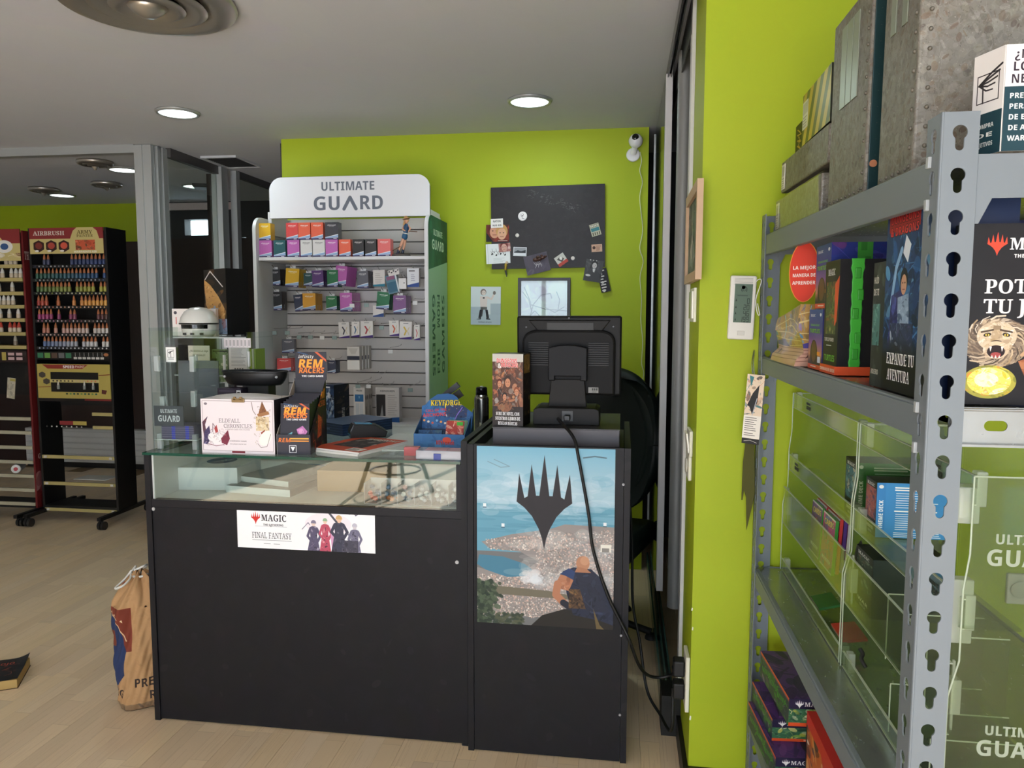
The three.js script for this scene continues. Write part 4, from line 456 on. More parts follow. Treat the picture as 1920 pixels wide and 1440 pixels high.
// ---------------------------------------------------------------- slat wall stand behind the counter
{
  const zF = -3.75, zB = -4.1, xl = -1.882, xr = -0.987;
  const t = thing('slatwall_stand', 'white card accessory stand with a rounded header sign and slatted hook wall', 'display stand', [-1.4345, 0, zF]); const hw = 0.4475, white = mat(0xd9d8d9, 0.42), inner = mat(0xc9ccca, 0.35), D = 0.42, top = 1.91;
  const cut = (() => { const s = new THREE.Shape(); s.moveTo(0, 0.0); s.lineTo(D, 0); s.lineTo(D, top + 0.012); s.lineTo(0.07, top + 0.012); s.absarc(0.07, top - 0.058, 0.07, PI / 2, PI, false); s.lineTo(0, 0); return s; })();
  const side = ext(cut, 0.018).rotateY(PI / 2);
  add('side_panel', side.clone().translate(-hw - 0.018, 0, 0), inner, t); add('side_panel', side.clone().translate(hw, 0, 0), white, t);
  const pr = print(330, 1024, (c, W, H) => {
    fillR(c, '#9fc6a4', 0, 0, W, H); art(c, 0, 0, W, 300, ['#1f5a45', '#2a6b52', '#1b4f3f', '#2f7a5e'], 30, 71, 0.5); P(c, '#9fc6a4', [[0, 232], [W, 180], [W, 420], [0, 420]]);
    ultimateGuard(c, 165, 108, 210, '#cfe6d2'); const dk = '#245a44';
    T(c, 'FROM', 165, 402, 62, dk, { rot: PI / 2, w: 150 }); T(c, 'GAMERS', 84, 505, 62, dk, { rot: PI / 2, w: 355 });
    T(c, 'FOR', 165, 620, 62, dk, { rot: -PI / 2, w: 115 }); T(c, 'GAMERS', 246, 505, 62, dk, { rot: -PI / 2, w: 355 });
  });
  { const g = ext((() => { const s = new THREE.Shape(); s.moveTo(0.012, 0.9); s.lineTo(D, 0.9); s.lineTo(D, top + 0.012); s.lineTo(0.072, top + 0.012); s.absarc(0.072, top - 0.048, 0.06, PI / 2, PI, false); s.lineTo(0.012, 0.9); return s; })(), 0.001).rotateY(PI / 2), u = g.attributes.uv, q = g.attributes.position; for (let i = 0; i < u.count; i++) u.setXY(i, pr.r[0] + (pr.r[2] - pr.r[0]) * (-q.getZ(i) / D), pr.r[1] + (pr.r[3] - pr.r[1]) * ((q.getY(i) - 0.68) / (1.925 - 0.68))); add('printed_panel', g.translate(hw + 0.0182, 0, 0), pr.s.paper, t); }
  const dark = mat(0x55504d, 0.6); add('back_board', span(-hw, hw, 0.2, 1.93, zB - zF - 0.016, zB - zF - 0.01), dark, t);
  const slatG = rb(2 * hw - 0.002, 0.0605, 0.012, 0.003), slatM = mat(0xcac5c1, 0.45); for (let i = 0; i < 17; i++) add('slat', slatG, slatM, t).position.set(0, 0.865 + i * 0.0655, zB - zF);
  add('base_cabinet', span(-hw, hw, 0, 0.83, zB - zF, -0.02), white, t); add('base_ledge', rb(2 * hw, 0.03, 0.37, 0.004, 0, 0.828, -0.17), white, t);
  const ySh = 1.7135; add('shelf', rb(2 * hw - 0.004, 0.017, 0.33, 0.003, 0, ySh - 0.0085, -0.185), white, t);
  const [hx, hy, w, h] = [-1.4198, 2.0285, 0.867, 0.2095];
  const hp = print(640, 170, (c, W, H) => { fillR(c, '#e4e5e9', 0, 0, W, H); ultimateGuard(c, 318, 94, 290, '#6a707c'); });
  const g = ext(roundRect(w, h, [0, 0, 0.07, 0.07]), 0.01, 0.002), u = g.attributes.uv, q = g.attributes.position; for (let i = 0; i < u.count; i++) u.setXY(i, hp.r[0] + (hp.r[2] - hp.r[0]) * (q.getX(i) / w + 0.5), hp.r[1] + (hp.r[3] - hp.r[1]) * (q.getY(i) / h + 0.5));
  const hd = add('header_sign', g, hp.s.card, t); hd.position.set(hx + 1.4345, hy, -3.872 - zF);
  for (const s of [-1, 1]) add('sign_bracket', bx(0.02, 0.12, 0.2, s * (hw - 0.012), 1.9, -0.24), white, t);
  // sleeve packs
  const C = { yellow: '#e3b528', pink: '#c068b4', teal: '#1f5a60', white: '#dcdad8', coral: '#e8664a', red: '#dc4c4c', black: '#25262a', grey: '#5b5c66', purple: '#5a3a78', violet: '#7b4a86', green: '#1f7048', amber: '#e0a53a', navy: '#23314e', salmon: '#e06a68', dteal: '#12484a', smoke: '#3a3b44' };
  const packs = {}; const pack = (k) => (packs[k] ??= print(72, 98, (c, W, H) => { fillR(c, C[k], 0, 0, W, H); const lt = k === 'white'; T(c, 'ultimate guard', W * 0.5, H * 0.17, 9, lt ? '#555' : '#f2f0ee', { w: W * 0.62 }); fillR(c, lt ? '#aaa' : 'rgba(255,255,255,0.5)', W * 0.3, H * 0.24, W * 0.4, 2); P(c, '#eef0f4', [[0, H * 0.86], [W, H * 0.68], [W, H], [0, H]]); P(c, '#8fb0d4', [[0, H * 0.88], [W, H * 0.73], [W, H * 0.86], [0, H * 0.92]]); P(c, '#3a3560', [[0, H * 0.92], [W, H * 0.88], [W, H], [0, H]]); fillR(c, '#f2f2f4', W * 0.62, H * 0.92, W * 0.26, 3); }));
  const wm = {}; const protos = {};
  function makePack(k, w, h, d, hang) { const key = k + hang; if (!protos[key]) { const g0 = pbox(1, 1, 1, { front: pack(k), bottom: '#3b2f5c', all: C[k] }, 'gloss'); const o = new THREE.Mesh(g0[0], g0[1]); protos[key] = o; } const o = protos[key].clone(); o.scale.set(w, h, d); o.name = numbered('sleeve_pack'); scene.add(o); return o; }
  
  const low = [['pink', 487, 512, 'pink card sleeve pack at the left end of the lower pack row'], ['teal', 515, 538, 'teal card sleeve pack standing alone in the lower pack row'], ['pink', 541, 564, 'pink card sleeve pack left of the two white packs'], ['white', 566, 588, 'left one of the two white card sleeve packs'], ['white', 589, 612, 'right one of the two white card sleeve packs'], ['pink', 613, 636, 'pink card sleeve pack under the wrinkled black pack'], ['coral', 638, 660, 'coral card sleeve pack right of the pink pack'], ['black', 663, 684, 'wrinkled black sleeve pack between coral and smooth black packs'], ['black', 686, 707, 'smooth black sleeve pack beside the salmon one'], ['salmon', 709, 733, 'salmon sleeve pack at the right end, beside the figurine']];
  const up = [['yellow', 487, 510, 'yellow sleeve pack on top of the leftmost pink pack'], ['red', 539, 562, 'dark red sleeve pack left in the upper pack row'], ['coral', 562, 585, 'red orange sleeve pack in the middle of the upper row'], ['coral', 586, 609, 'bright coral sleeve pack beside the wrinkled black pack'], ['smoke', 612, 637, 'wrinkled black sleeve pack at the right of the upper row']];
  const S = 1 / 441; // metres per pixel at the shelf front
  const xAt = (px) => -1.4345 + (px - 642.5) / 345.6, zs = -3.785;
  for (const [row, y, list] of [[0, ySh, low], [1, ySh + 0.0885, up]]) for (const [k, a, b, l] of list) { const o = makePack(k, (b - a - 0.6) / 345.6, 0.088, 0.05, 0); o.position.set(xAt((a + b) / 2) + (row ? 0 : 0), y + 0.0441, zs - 0.026 - (row ? 0.003 : 0)); tag(o, l, 'sleeve pack'); }
  // figurine on the shelf
  // hanging packs: colour, x0, y0, x1, y1, packs behind, tilt, label
  const short = ['front black pack at the start of the upper hook row', 'front yellow hanging pack', 'front dark teal hanging pack', 'front dark purple hanging pack', 'front green pack of the upper hook row', 'front big tilted pink pack', 'front grey pack of the upper hook row', 'front black pack at the start of the lower hook row', 'front tilted dark blue pack', 'front amber hanging pack', 'front dark green pack of the lower hook row', 'front pink pack of the lower hook row', 'front bright green tilted pack', 'front violet hanging pack', 'lone grey pack', 'front crimson hanging box', 'front navy pack beside the racing header'];
  const H = [
    ['black', 503, 505, 525, 535, 3, 0, 'black hanging sleeve pack, first of the upper hook row'], ['yellow', 535, 503, 560, 538, 2, -0.08, 'yellow hanging sleeve pack in the upper hook row'], ['dteal', 569, 512, 585, 536, 1, 0, 'dark teal hanging pack half hidden by the purple one'], ['purple', 584, 507, 606, 538, 2, 0.03, 'dark purple hanging sleeve pack in the upper hook row'], ['green', 613, 506, 633, 538, 1, 0, 'green hanging pack half hidden by the tilted pink one'], ['pink', 628, 498, 652, 535, 3, -0.12, 'big tilted pink hanging sleeve pack in the upper hook row'], ['grey', 669, 508, 690, 540, 2, 0.02, 'grey hanging sleeve pack right of the tilted pink one'],
    ['black', 505, 547, 528, 582, 1, 0, 'black hanging sleeve pack, first of the lower hook row'], ['navy', 551, 552, 567, 583, 1, 0.12, 'tilted dark blue pack left of the amber one'], ['amber', 567, 550, 591, 582, 2, 0, 'amber hanging sleeve pack in the lower hook row'], ['green', 611, 555, 631, 582, 1, 0, 'dark green hanging pack right of the amber one'], ['pink', 637, 549, 660, 584, 3, 0.03, 'pink hanging sleeve pack in the lower hook row'], ['green', 706, 547, 730, 580, 1, -0.1, 'bright green hanging pack tilted in the lower hook row'], ['violet', 737, 554, 761, 588, 2, 0, 'violet hanging sleeve pack at the right of the lower hook row'],
    ['grey', 528, 636, 551, 662, 0, 0, 'lone grey hanging pack at the left of the stand'], ['red', 519, 672, 545, 696, 1, 0, 'crimson hanging box behind the black tray'], ['navy', 613, 676, 629, 700, 1, 0, 'navy hanging pack beside the racing game header'],
  ];
  const tab = mat(0xe2e2e2, 0.3), wire = M.chrome;
  const local = (x, y, z) => [x + 1.4345, y, z - zF];
  const hook = (x, y, zt, tip = 0.012) => add('hook', tube([local(x, y + 0.006, zB + 0.006), local(x, y - 0.002, zB + 0.03), local(x, y - 0.004, zt - 0.03), local(x, y + tip, zt + 0.012)], 0.0018, 18, 5), wire, t);
  const zt = -3.93, kx = (px) => -1.4345 + (px - (642.5 + 0.5)) * 0.002778 - 0.0185, ky = (py) => 0;
  const rects = [-1.8726, 1.6179, 0.0673, 0.086, -1.7705, 1.616, 0.0759, 0.1, -1.6814, 1.6055, 0.0483, 0.0684, -1.627, 1.6095, 0.0662, 0.0881, -1.543, 1.6105, 0.0598, 0.0907, -1.492, 1.6258, 0.0715, 0.1046, -1.3751, 1.604, 0.0621, 0.0902, -1.8685, 1.49, 0.0705, 0.1009, -1.739, 1.4813, 0.0486, 0.089, -1.6782, 1.4855, 0.0727, 0.0917, -1.5518, 1.4783, 0.06, 0.077, -1.4694, 1.484, 0.0686, 0.0995, -1.2634, 1.4923, 0.0706, 0.0931, -1.1728, 1.4711, 0.0701, 0.0957, -1.8047, 1.2456, 0.0706, 0.0756, -1.8305, 1.1433, 0.0801, 0.0702, -1.559, 1.1347, 0.0484, 0.0696];
  H.forEach(([k, a, b, c, d, n, tilt, l], i) => { const [x, y, w, h] = rects.slice(i * 4, i * 4 + 4); for (let j = n; j >= 0; j--) { const o = makePack(k, w, h, 0.03, 1); o.position.set(x, y - Math.abs(tilt) * 0.01, zt - 0.018 - j * 0.033); o.rotation.z = tilt; if (i === 5) o.rotation.y = -0.25; tag(o, j ? `${k === 'dteal' ? 'dark teal' : k} pack ${j === 1 ? 'directly' : j === 2 ? 'second' : 'third'} behind the ${short[i]}` : l, 'sleeve pack', j ? 'packs behind the front ones on the hooks' : undefined); } add('hang_tab', merge(bx(0.03, 0.014, 0.001)).translate(...local(x, y + h / 2 + 0.006, zt - 0.016)), tab, t); hook(x, y + h / 2 + 0.009, zt + 0.01); });
  // white hanging cards
  const wc = (col) => print(80, 110, (c, W, Hh) => { fillR(c, '#e9e4de', 0, 0, W, Hh); fillR(c, '#8a8a8a', 24, 10, 32, 4); line(c, col, 9, [[30, 36], [44, 58], [34, 82]]); line(c, '#d9c79a', 4, [[62, 36], [52, 58], [62, 82]]); P(c, '#4a2f7c', [[0, 104], [W, 92], [W, 110], [0, 110]]); });
  const cardR = [-1.4865, 1.3339, 0.0601, 0.0862, -1.422, 1.3385, 0.0449, 0.0831, -1.3593, 1.3387, 0.0685, 0.0886, -1.2067, 1.3451, 0.053, 0.0824, -1.1437, 1.334, 0.0675, 0.0936, -1.0823, 1.323, 0.0321, 0.0822], cardC = ['#4a4a52', '#3d6c90', '#b8434a', '#d8572e', '#d8b84a', '#d8606a'], cardL = ['grey', 'blue', 'dark red', 'orange', 'yellow', 'coral'];
  cardC.forEach((col, i) => { const [x, y, w, h] = cardR.slice(i * 4, i * 4 + 4); const o = printed('blister_card', w, h, 0.02, { front: wc(col), bottom: '#4a2f7c', all: '#e3ded8' }); o.position.set(x, y, -3.95); o.rotation.z = [0.03, -0.03, 0, 0.02, -0.04, 0][i]; tag(o, `white hanging card with a ${cardL[i]} curved mark on the stand`, 'blister card'); hook(x, y + h / 2, -3.935); });
  const misc = [['white_pack', -1.2852, 1.6106, 0.0646, 0.0871, print(80, 110, (c, W, Hh) => { fillR(c, '#d9d4cf', 0, 0, W, Hh); textLines(c, 14, 24, 50, 6, 12, '#b0a9a4', 4, 7); P(c, '#2d7f98', [[0, 98], [W, 92], [W, 110], [0, 110]]); }), 'pale grey hanging pack with faint pattern, upper hook row'], ['white_pack', -1.0984, 1.6124, 0.0638, 0.0977, print(80, 120, (c, W, Hh) => { fillR(c, '#e4e6ea', 0, 0, W, Hh); fillR(c, '#444', 12, 14, 40, 6); textLines(c, 26, 40, 30, 4, 12, '#aab', 4, 8); P(c, '#2c4a90', [[0, 108], [W, 90], [W, 120], [0, 120]]); }), 'white hanging pack with a blue foot at the right end'], ['white_pack', -1.2916, 1.4359, 0.0594, 0.0599, print(80, 90, (c, W, Hh) => { fillR(c, '#e2dcd8', 0, 0, W, Hh); P(c, '#33508a', [[0, 82], [W, 60], [W, 90], [0, 90]]); }), 'white pack with a dark blue foot under the bright green pack'], ['white_pack', -1.1569, 1.5818, 0.0411, 0.0564, print(50, 70, (c, W, Hh) => { fillR(c, '#eceae8', 0, 0, W, Hh); fillR(c, '#666', 32, 28, 8, 6); }), 'small white hanging card between the tilted and the end packs']];

  const flatMisc = []; { const m = misc.map((q) => [q[0], q.slice(1, 5), q[5], q[6]]); for (const [n, [x, y, w, h], p, l] of m) { const o = printed('card_pack', w, h, 0.03, { front: p, all: '#d8d4d0' }); o.position.set(x, y, -3.95); tag(o, l, 'card pack'); hook(x, y + h / 2 + 0.004, -3.93); } }
  { const [x, y, w, h] = [-1.2107, 1.579, 0.0613, 0.098]; const p = print(90, 130, (c, W, Hh) => { fillR(c, '#5c8496', 0, 0, W, Hh); fillR(c, '#8a5a78', 8, 8, 66, 26); fillR(c, '#3a6880', 6, 50, 76, 70); fillR(c, '#d8e0e4', 78, 0, 12, Hh); }); const o = printed('card_pack', w, h, 0.04, { front: p, all: '#cdd6da' }); o.position.set(x, y, -3.95); o.rotation.z = 0.22; tag(o, 'tilted blue grey pack with a striped header card, upper hook row', 'card pack'); const hp2 = printed('header_card', w, 0.03, 0.001, { front: print(90, 40, (c, W, Hh) => { fillR(c, '#e2dcd8', 0, 0, W, Hh); for (let i = 0; i < 5; i++) fillR(c, '#3a3438', 6 + i * 17, 6 + (i % 2) * 8, 12, 8); }), all: '#ddd' }, t); hp2.position.set(...local(x + 0.008, y + h / 2 + 0.012, -3.93)); hp2.rotation.z = 0.22; hook(x + 0.01, y + h / 2 + 0.02, -3.92); }
  // boxes on the lower hooks
  { const stack = print(90, 110, (c, W, Hh) => { fillR(c, '#dedad4', 0, 0, W, Hh); P(c, '#c9c4bd', [[10, 8], [80, 8], [60, 34], [30, 34]]); fillR(c, '#33384a', 0, 44, W, 18); fillR(c, '#f4f2ee', 0, 66, W, 40); }); const [x, y, w, h] = [-1.4331, 1.1823, 0.0689, 0.1267]; for (let i = 3; i >= 0; i--) { const o = printed('card_box', w, h, 0.04, { front: stack, right: '#bdb8b0', all: '#d8d3cc' }); o.position.set(x + i * 0.004, y, -3.95 - i * 0.043 + (i > 2 ? 0.01 : 0)); tag(o, i ? `white card box with a dark band, ${nth[i]} in its row from the front` : 'front white card box with a dark band in the row hanging mid stand', 'card box', i ? 'white card boxes behind the front one' : undefined); } }
  { const b1 = print(80, 200, (c, W, Hh) => { fillR(c, '#e3dfdb', 0, 0, W, Hh); T(c, 'PRISM', 40, 18, 14, '#666', {}); fillR(c, '#2d6a9c', 10, 40, 60, 40); P(c, '#7fb0d0', [[34, 50], [46, 50], [40, 66]]); fillR(c, '#c9cdd0', 14, 90, 24, 104); fillR(c, '#d2d5d8', 42, 90, 24, 104); }), b1s = print(60, 200, (c, W, Hh) => { fillR(c, '#cfc7be', 0, 0, W, Hh); oval(c, '#3a3028', 20, 60, 8, 15); oval(c, '#3a3028', 46, 60, 7, 14); fillR(c, '#8a8078', 16, 110, 10, 70); }); const [x, y, w, h] = [-1.3969, 0.9317, 0.0627, 0.1906]; for (let i = 1; i >= 0; i--) { const o = printed('sleeve_box', w, h, 0.06, { front: b1, right: b1s, top: '#e3dfdb', all: '#d8d2cb' }); o.position.set(x, y, -3.94 - i * 0.064); tag(o, i ? 'tall white box with a blue window, behind its twin on the stand' : 'tall white box with a blue window near the stand foot', 'accessory box'); }
    const b2 = print(160, 230, (c, W, Hh) => { fillR(c, '#cfc9c6', 0, 0, W, Hh); T(c, 'XENOSKIN', 80, 22, 18, '#666', { w: 100 }); fillR(c, '#2b292b', 4, 46, 62, 140); P(c, '#8a8a8c', [[30, 186], [44, 110], [52, 186]]); textLines(c, 82, 50, 66, 10, 14, '#a39c99', 3, 9); P(c, '#6a2f5c', [[0, 196], [60, 200], [60, 222], [0, 216]]); P(c, '#20508c', [[60, 200], [W, 192], [W, 226], [60, 222]]); }); const [x2, y2, w2, h2] = [-1.2381, 0.9347, 0.1299, 0.1895]; const o = printed('accessory_box', w2, h2, 0.05, { front: b2, right: '#b9b3b0', bottom: '#20508c', all: '#cfc9c6' }); o.position.set(x2, y2, -3.93); tag(o, 'grey accessory box with a dark window and blue foot, near the stand foot', 'accessory box'); hook(x2 - 0.02, y2 + h2 / 2 + 0.012, -3.9); hook(x + 0.01, y + h / 2 + 0.012, -3.9); }
  // empty hooks with price tags
  const tagG = rb(0.026, 0.02, 0.004, 0.001), tagM = mat(0x8fa3a0, 0.35), tagW = mat(0xe8e8e6, 0.4), E = [-1.7212, 1.3021, -3.9, -1.6577, 1.3024, -3.9, -1.5916, 1.2999, -3.9, -1.5227, 1.3003, -3.9, -1.2615, 1.3554, -3.9, -1.2135, 1.2286, -3.9, -1.1079, 1.0256, -3.9, -1.3893, 1.0431, -3.88, -1.3302, 1.044, -3.88, -1.4214, 1.4708, -3.9, -1.3418, 1.4735, -3.9, -1.0769, 1.4846, -3.9, -1.8605, 1.3243, -3.9, -1.7873, 1.3247, -3.9];
  for (let i = 0; i < E.length; i += 3) { const [x, y, z] = E.slice(i, i + 3); const n = i / 3; add('price_tag', tagG, n % 3 === 2 || n === 9 || n === 5 ? tagW : tagM, t).position.set(...local(x, y - 0.006, z + 0.008)); hook(x, y + 0.02, z, -0.004); }
  for (const [x, y] of [[-1.55, 1.617], [-1.46, 1.617], [-1.33, 1.62], [-1.24, 1.617], [-1.15, 1.615], [-1.38, 1.29], [-1.3, 1.1], [-1.22, 1.31], [-1.72, 1.29], [-1.65, 1.1]]) hook(x, y, -3.96);
}
// small painted figurine on the stand's shelf
{
  const yS = 1.7135, z = -3.83, fx = -1.1312, k = 0.2 / 78; // metres per pixel
  const t = thing('figurine', 'painted figurine of a woman in a straw hat leaning forward on a grey rock base', 'figurine', [fx, yS, z]);
  const limb = (pts, rs, n = 10) => { const gs = []; for (let i = 0; i < pts.length - 1; i++) { const a = V3(...pts[i]), b = V3(...pts[i + 1]), d = b.clone().sub(a); const g = new THREE.CylinderGeometry(rs[i + 1], rs[i], d.length(), n); g.applyQuaternion(new THREE.Quaternion().setFromUnitVectors(V3(0, 1, 0), d.clone().normalize())); g.translate(...a.clone().add(b).multiplyScalar(0.5).toArray()); gs.push(g, new THREE.SphereGeometry(rs[i], n, 8).translate(...pts[i])); } gs.push(new THREE.SphereGeometry(rs[rs.length - 1], n, 8).translate(...pts[pts.length - 1])); return gs; };
  const skin = mat(0xd8a284, 0.5), blue = mat(0x1d4468, 0.45), hair = mat(0xc8a06a, 0.5);
  const hip = [0.022, 0.108, 0], chest = [0.03, 0.15, 0.004];
  add('body', merge(limb([[-0.016, 0.022, 0], [0.0, 0.058, 0.004], hip], [0.005, 0.007, 0.011]), limb([[0.005, 0.024, -0.012], [0.016, 0.062, -0.008], hip], [0.005, 0.007, 0.011]), limb([hip, [0.026, 0.128, 0.002], chest], [0.012, 0.0095, 0.0125]), limb([chest, [0.031, 0.172, 0.004]], [0.006, 0.0045]), limb([[0.04, 0.158, 0.004], [0.053, 0.142, 0.008], [0.045, 0.128, 0.014]], [0.0045, 0.004, 0.0032]), limb([[0.02, 0.158, 0.004], [0.012, 0.14, 0.012], [0.026, 0.13, 0.016]], [0.0045, 0.004, 0.0032]), [new THREE.SphereGeometry(0.011, 16, 12).scale(0.9, 1.15, 1).translate(0.031, 0.182, 0.005)], [[-0.0035], [0.0035]].map(([x]) => new THREE.SphereGeometry(0.0016, 8, 6).translate(0.031 + x, 0.183, 0.0155)), [new THREE.SphereGeometry(0.002, 8, 6).translate(0.031, 0.18, 0.016)]), skin, t);
  add('hair', merge(new THREE.SphereGeometry(0.0125, 16, 12).translate(0.031, 0.185, 0.0015), limb([[0.022, 0.182, -0.002], [0.016, 0.165, -0.004], [0.014, 0.155, 0]], [0.006, 0.006, 0.002])), hair, t);
  add('hat', lathe([[0, 0.014], [0.008, 0.013], [0.011, 0.004], [0.02, -0.001], [0.019, -0.002], [0, 0]], 20).rotateZ(0.25).translate(0.03, 0.192, 0.004), mat(0xb98a5a, 0.6), t); add('goggles', merge(new THREE.TorusGeometry(0.0118, 0.002, 6, 20).rotateX(PI / 2 + 0.2).translate(0.031, 0.19, 0.004)), mat(0x2a3444, 0.3), t);
  add('jacket', merge(limb([[0.026, 0.126, 0.002], chest, [0.031, 0.16, 0.004]], [0.0125, 0.0152, 0.009])), blue, t); add('shorts', merge(limb([[0.02, 0.1, 0], [0.024, 0.12, 0.002]], [0.0155, 0.0125])), mat(0x24567c, 0.5), t); add('belt', new THREE.TorusGeometry(0.0132, 0.0024, 6, 20).rotateX(PI / 2).rotateZ(-0.2).translate(0.0245, 0.118, 0.002), mat(0xe3dfd6, 0.5), t);
  add('boot', merge(limb([[-0.022, 0.012, 0.006], [-0.018, 0.014, 0], [-0.012, 0.034, 0.001]], [0.006, 0.007, 0.0065])), mat(0x1b2a48, 0.4), t); add('boot', merge(limb([[0.0, 0.014, -0.008], [0.003, 0.016, -0.013], [0.008, 0.036, -0.011]], [0.006, 0.007, 0.0065])), mat(0x1b2a48, 0.4), t);
  add('staff', merge(rod([-0.05, 0.028, 0.006], [0.0, 0.052, 0.012], 0.0018), rod([0.045, 0.128, 0.014], [0.09, 0.125, 0.014], 0.002)), mat(0x6a4a30, 0.5), t);
  add('base', (() => { const g = new THREE.IcosahedronGeometry(1, 3).scale(0.055, 0.012, 0.028).translate(-0.005, 0.006, -0.002), p = g.attributes.position, R = rng(4); for (let i = 0; i < p.count; i++) { const n = Math.sin(p.getX(i) * 190) * Math.cos(p.getZ(i) * 230); p.setXYZ(i, p.getX(i), Math.max(0.0005, p.getY(i) + 0.002 * n), p.getZ(i)); } g.computeVertexNormals(); return g; })(), mat(0x6a6460, 0.6), t);
}
// ---------------------------------------------------------------- on the green wall
const WZ = -4.2;
function onWall(name, label, category, r, d, f, rz = 0, off = 0, group, look = 'paper') { const [x, y, w, h] = r; const o = printed(name, w, h, d, f, scene, look); o.position.set(x, y, WZ + off + d / 2 + 0.0005); o.rotation.z = rz; return tag(o, label, category, group); }
{
  const r = [-0.4112, 1.8932, 0.6203, 0.4417];
  const board = print(820, 600, (c, W, H) => { fillR(c, '#262224', 0, 0, W, H); speckle(c, W, H, 700, 81, ['#2e2a2c', '#1f1c1e', '#343033'], 4, 40, 0.25); const R = rng(6); c.globalAlpha = 0.5; for (let i = 0; i < 60; i++) { const t = R(), x = 230 + t * 380 + R() * 30, y = 40 + t * 130 + (R() - 0.5) * 60; line(c, '#8d8a8b', 1 + R() * 1.6, [[x, y], [x + R() * 26 - 8, y + R() * 16 - 6], [x + R() * 34 - 10, y + R() * 24 - 8]]); } for (let i = 0; i < 50; i++) { const x = R() * W, y = R() * H; line(c, '#5d595b', 1, [[x, y], [x + R() * 30, y + R() * 8 - 4]]); } line(c, '#8d8a8b', 2, [[240, 560], [280, 545]]); c.globalAlpha = 1; });
  const t = printed('notice_board', r[2], r[3], 0.018, { front: board, all: '#181517' }, scene, 'card'); t.position.set(r[0], r[1], WZ + 0.011); t.rotation.z = 0.012; tag(t, 'dark magnetic notice board with chalk scratches on the green wall', 'notice board');

}
onWall('postcard', 'red film postcard with two close faces, at the left edge of the notice board', 'postcard', [-0.6858, 1.8637, 0.1274, 0.0923], 0.001, { front: print(190, 140, (c, W, H) => { art(c, 0, 0, W, H, ['#6a2a22', '#8a3a2c', '#2a1a18'], 20, 82, 0.3); P(c, '#1c1c1e', [[0, 60], [60, 140], [0, 140]]); face(c, 70, 60, 3, '#d49a7c', '#5a2018'); face(c, 130, 76, 2.8, '#dba888', '#c89a5c'); fillR(c, '#6a1a16', 90, 124, 100, 16); fillR(c, '#d8c8b8', 96, 130, 80, 4); }), all: '#7a2a22' }, 0, 0.021);
onWall('magnet', 'white magnet note with two lines of black writing above the red postcard', 'magnet', [-0.6888, 1.917, 0.0681, 0.0489], 0.003, { front: print(120, 90, (c, W, H) => { fillR(c, '#eee9e4', 0, 0, W, H); T(c, 'RATON', 60, 26, 26, '#333', { w: 76 }); T(c, 'NO ES', 60, 66, 24, '#333', { w: 88 }); }), all: '#b05048' }, 0.03, 0.023);
onWall('comic_sheet', 'white comic strip sheets clipped at the lower left of the notice board', 'paper', [-0.6829, 1.7524, 0.1336, 0.1072], 0.002, { front: print(200, 165, (c, W, H) => { fillR(c, '#eceeee', 0, 0, W, H); line(c, '#b9bcbc', 2, [[14, 0], [20, 165]]); for (let i = 0; i < 8; i++) line(c, '#444', 2, [[40 + i * 16, 60], [60 + i * 14, 90 - (i % 3) * 14], [50 + i * 17, 40 + (i % 2) * 20]]); for (let i = 0; i < 4; i++) oval(c, '#333', 50 + i * 36, 84 + (i % 2) * 10, 6, 9, 0.6); textLines(c, 60, 120, 110, 4, 10, '#b9c0c0', 2, 6); }), all: '#e2e2e0' }, 0.04, 0.021);
onWall('postcard', 'small pinkish portrait card over the comic sheets', 'postcard', [-0.6458, 1.7853, 0.0651, 0.0462], 0.001, { front: print(110, 80, (c, W, H) => { art(c, 0, 0, W, H, ['#b07a74', '#8a4a48', '#d0a49a', '#6a3234'], 20, 83, 0.3); face(c, 50, 40, 2, '#d8a898', '#7a3a36'); }), all: '#a86a64' }, 0.1, 0.0255);
onWall('photo_magnet', 'black and white landscape photo magnet low on the notice board', 'magnet', [-0.5617, 1.7627, 0.0736, 0.049], 0.002, { front: print(120, 84, (c, W, H) => { fillR(c, '#d5d6da', 0, 0, W, H); fillR(c, '#9a9ca2', 8, 8, 104, 40); P(c, '#3c3e44', [[8, 48], [40, 30], [70, 38], [112, 26], [112, 54], [8, 54]]); fillR(c, '#e8e8ec', 8, 58, 104, 18); }), all: '#c9c9cc' }, -0.04, 0.021);
one('pin_badge', 'round white badge with a small drawing on the notice board', 'badge', merge(lathe([[0, 0.005], [0.02, 0.0045], [0.0245, 0.002], [0.025, 0], [0, 0]], 28).rotateX(PI / 2)), mat(0xe9e5e4, 0.3), [-0.5475, 1.9535, WZ + 0.0215]);
one('pin_badge_drawing', 'dark scribbled figure drawn on the white badge', 'badge print', merge(tube([[-0.008, 0.012, 0], [-0.006, -0.002, 0], [0.004, 0.004, 0], [-0.002, -0.012, 0], [0.01, -0.013, 0]], 0.0009, 30, 5), tube([[-0.002, 0.014, 0], [0.006, 0.008, 0], [-0.004, 0.002, 0]], 0.0009, 20, 5)), mat(0x3a3030, 0.5), [-0.5475, 1.9535, WZ + 0.0268]);
for (const [x, y, l] of [[-0.5766, 1.8507, 'small round white magnet left on the notice board, under the badge'], [-0.2714, 1.7241, 'small round white magnet at the lower right of the notice board']]) one('round_magnet', l, 'magnet', lathe([[0, 0.006], [0.009, 0.0055], [0.0105, 0.003], [0.0105, 0], [0, 0]], 20).rotateX(PI / 2), mat(0xe4dcd6, 0.35), [x, y, WZ + 0.0215]);
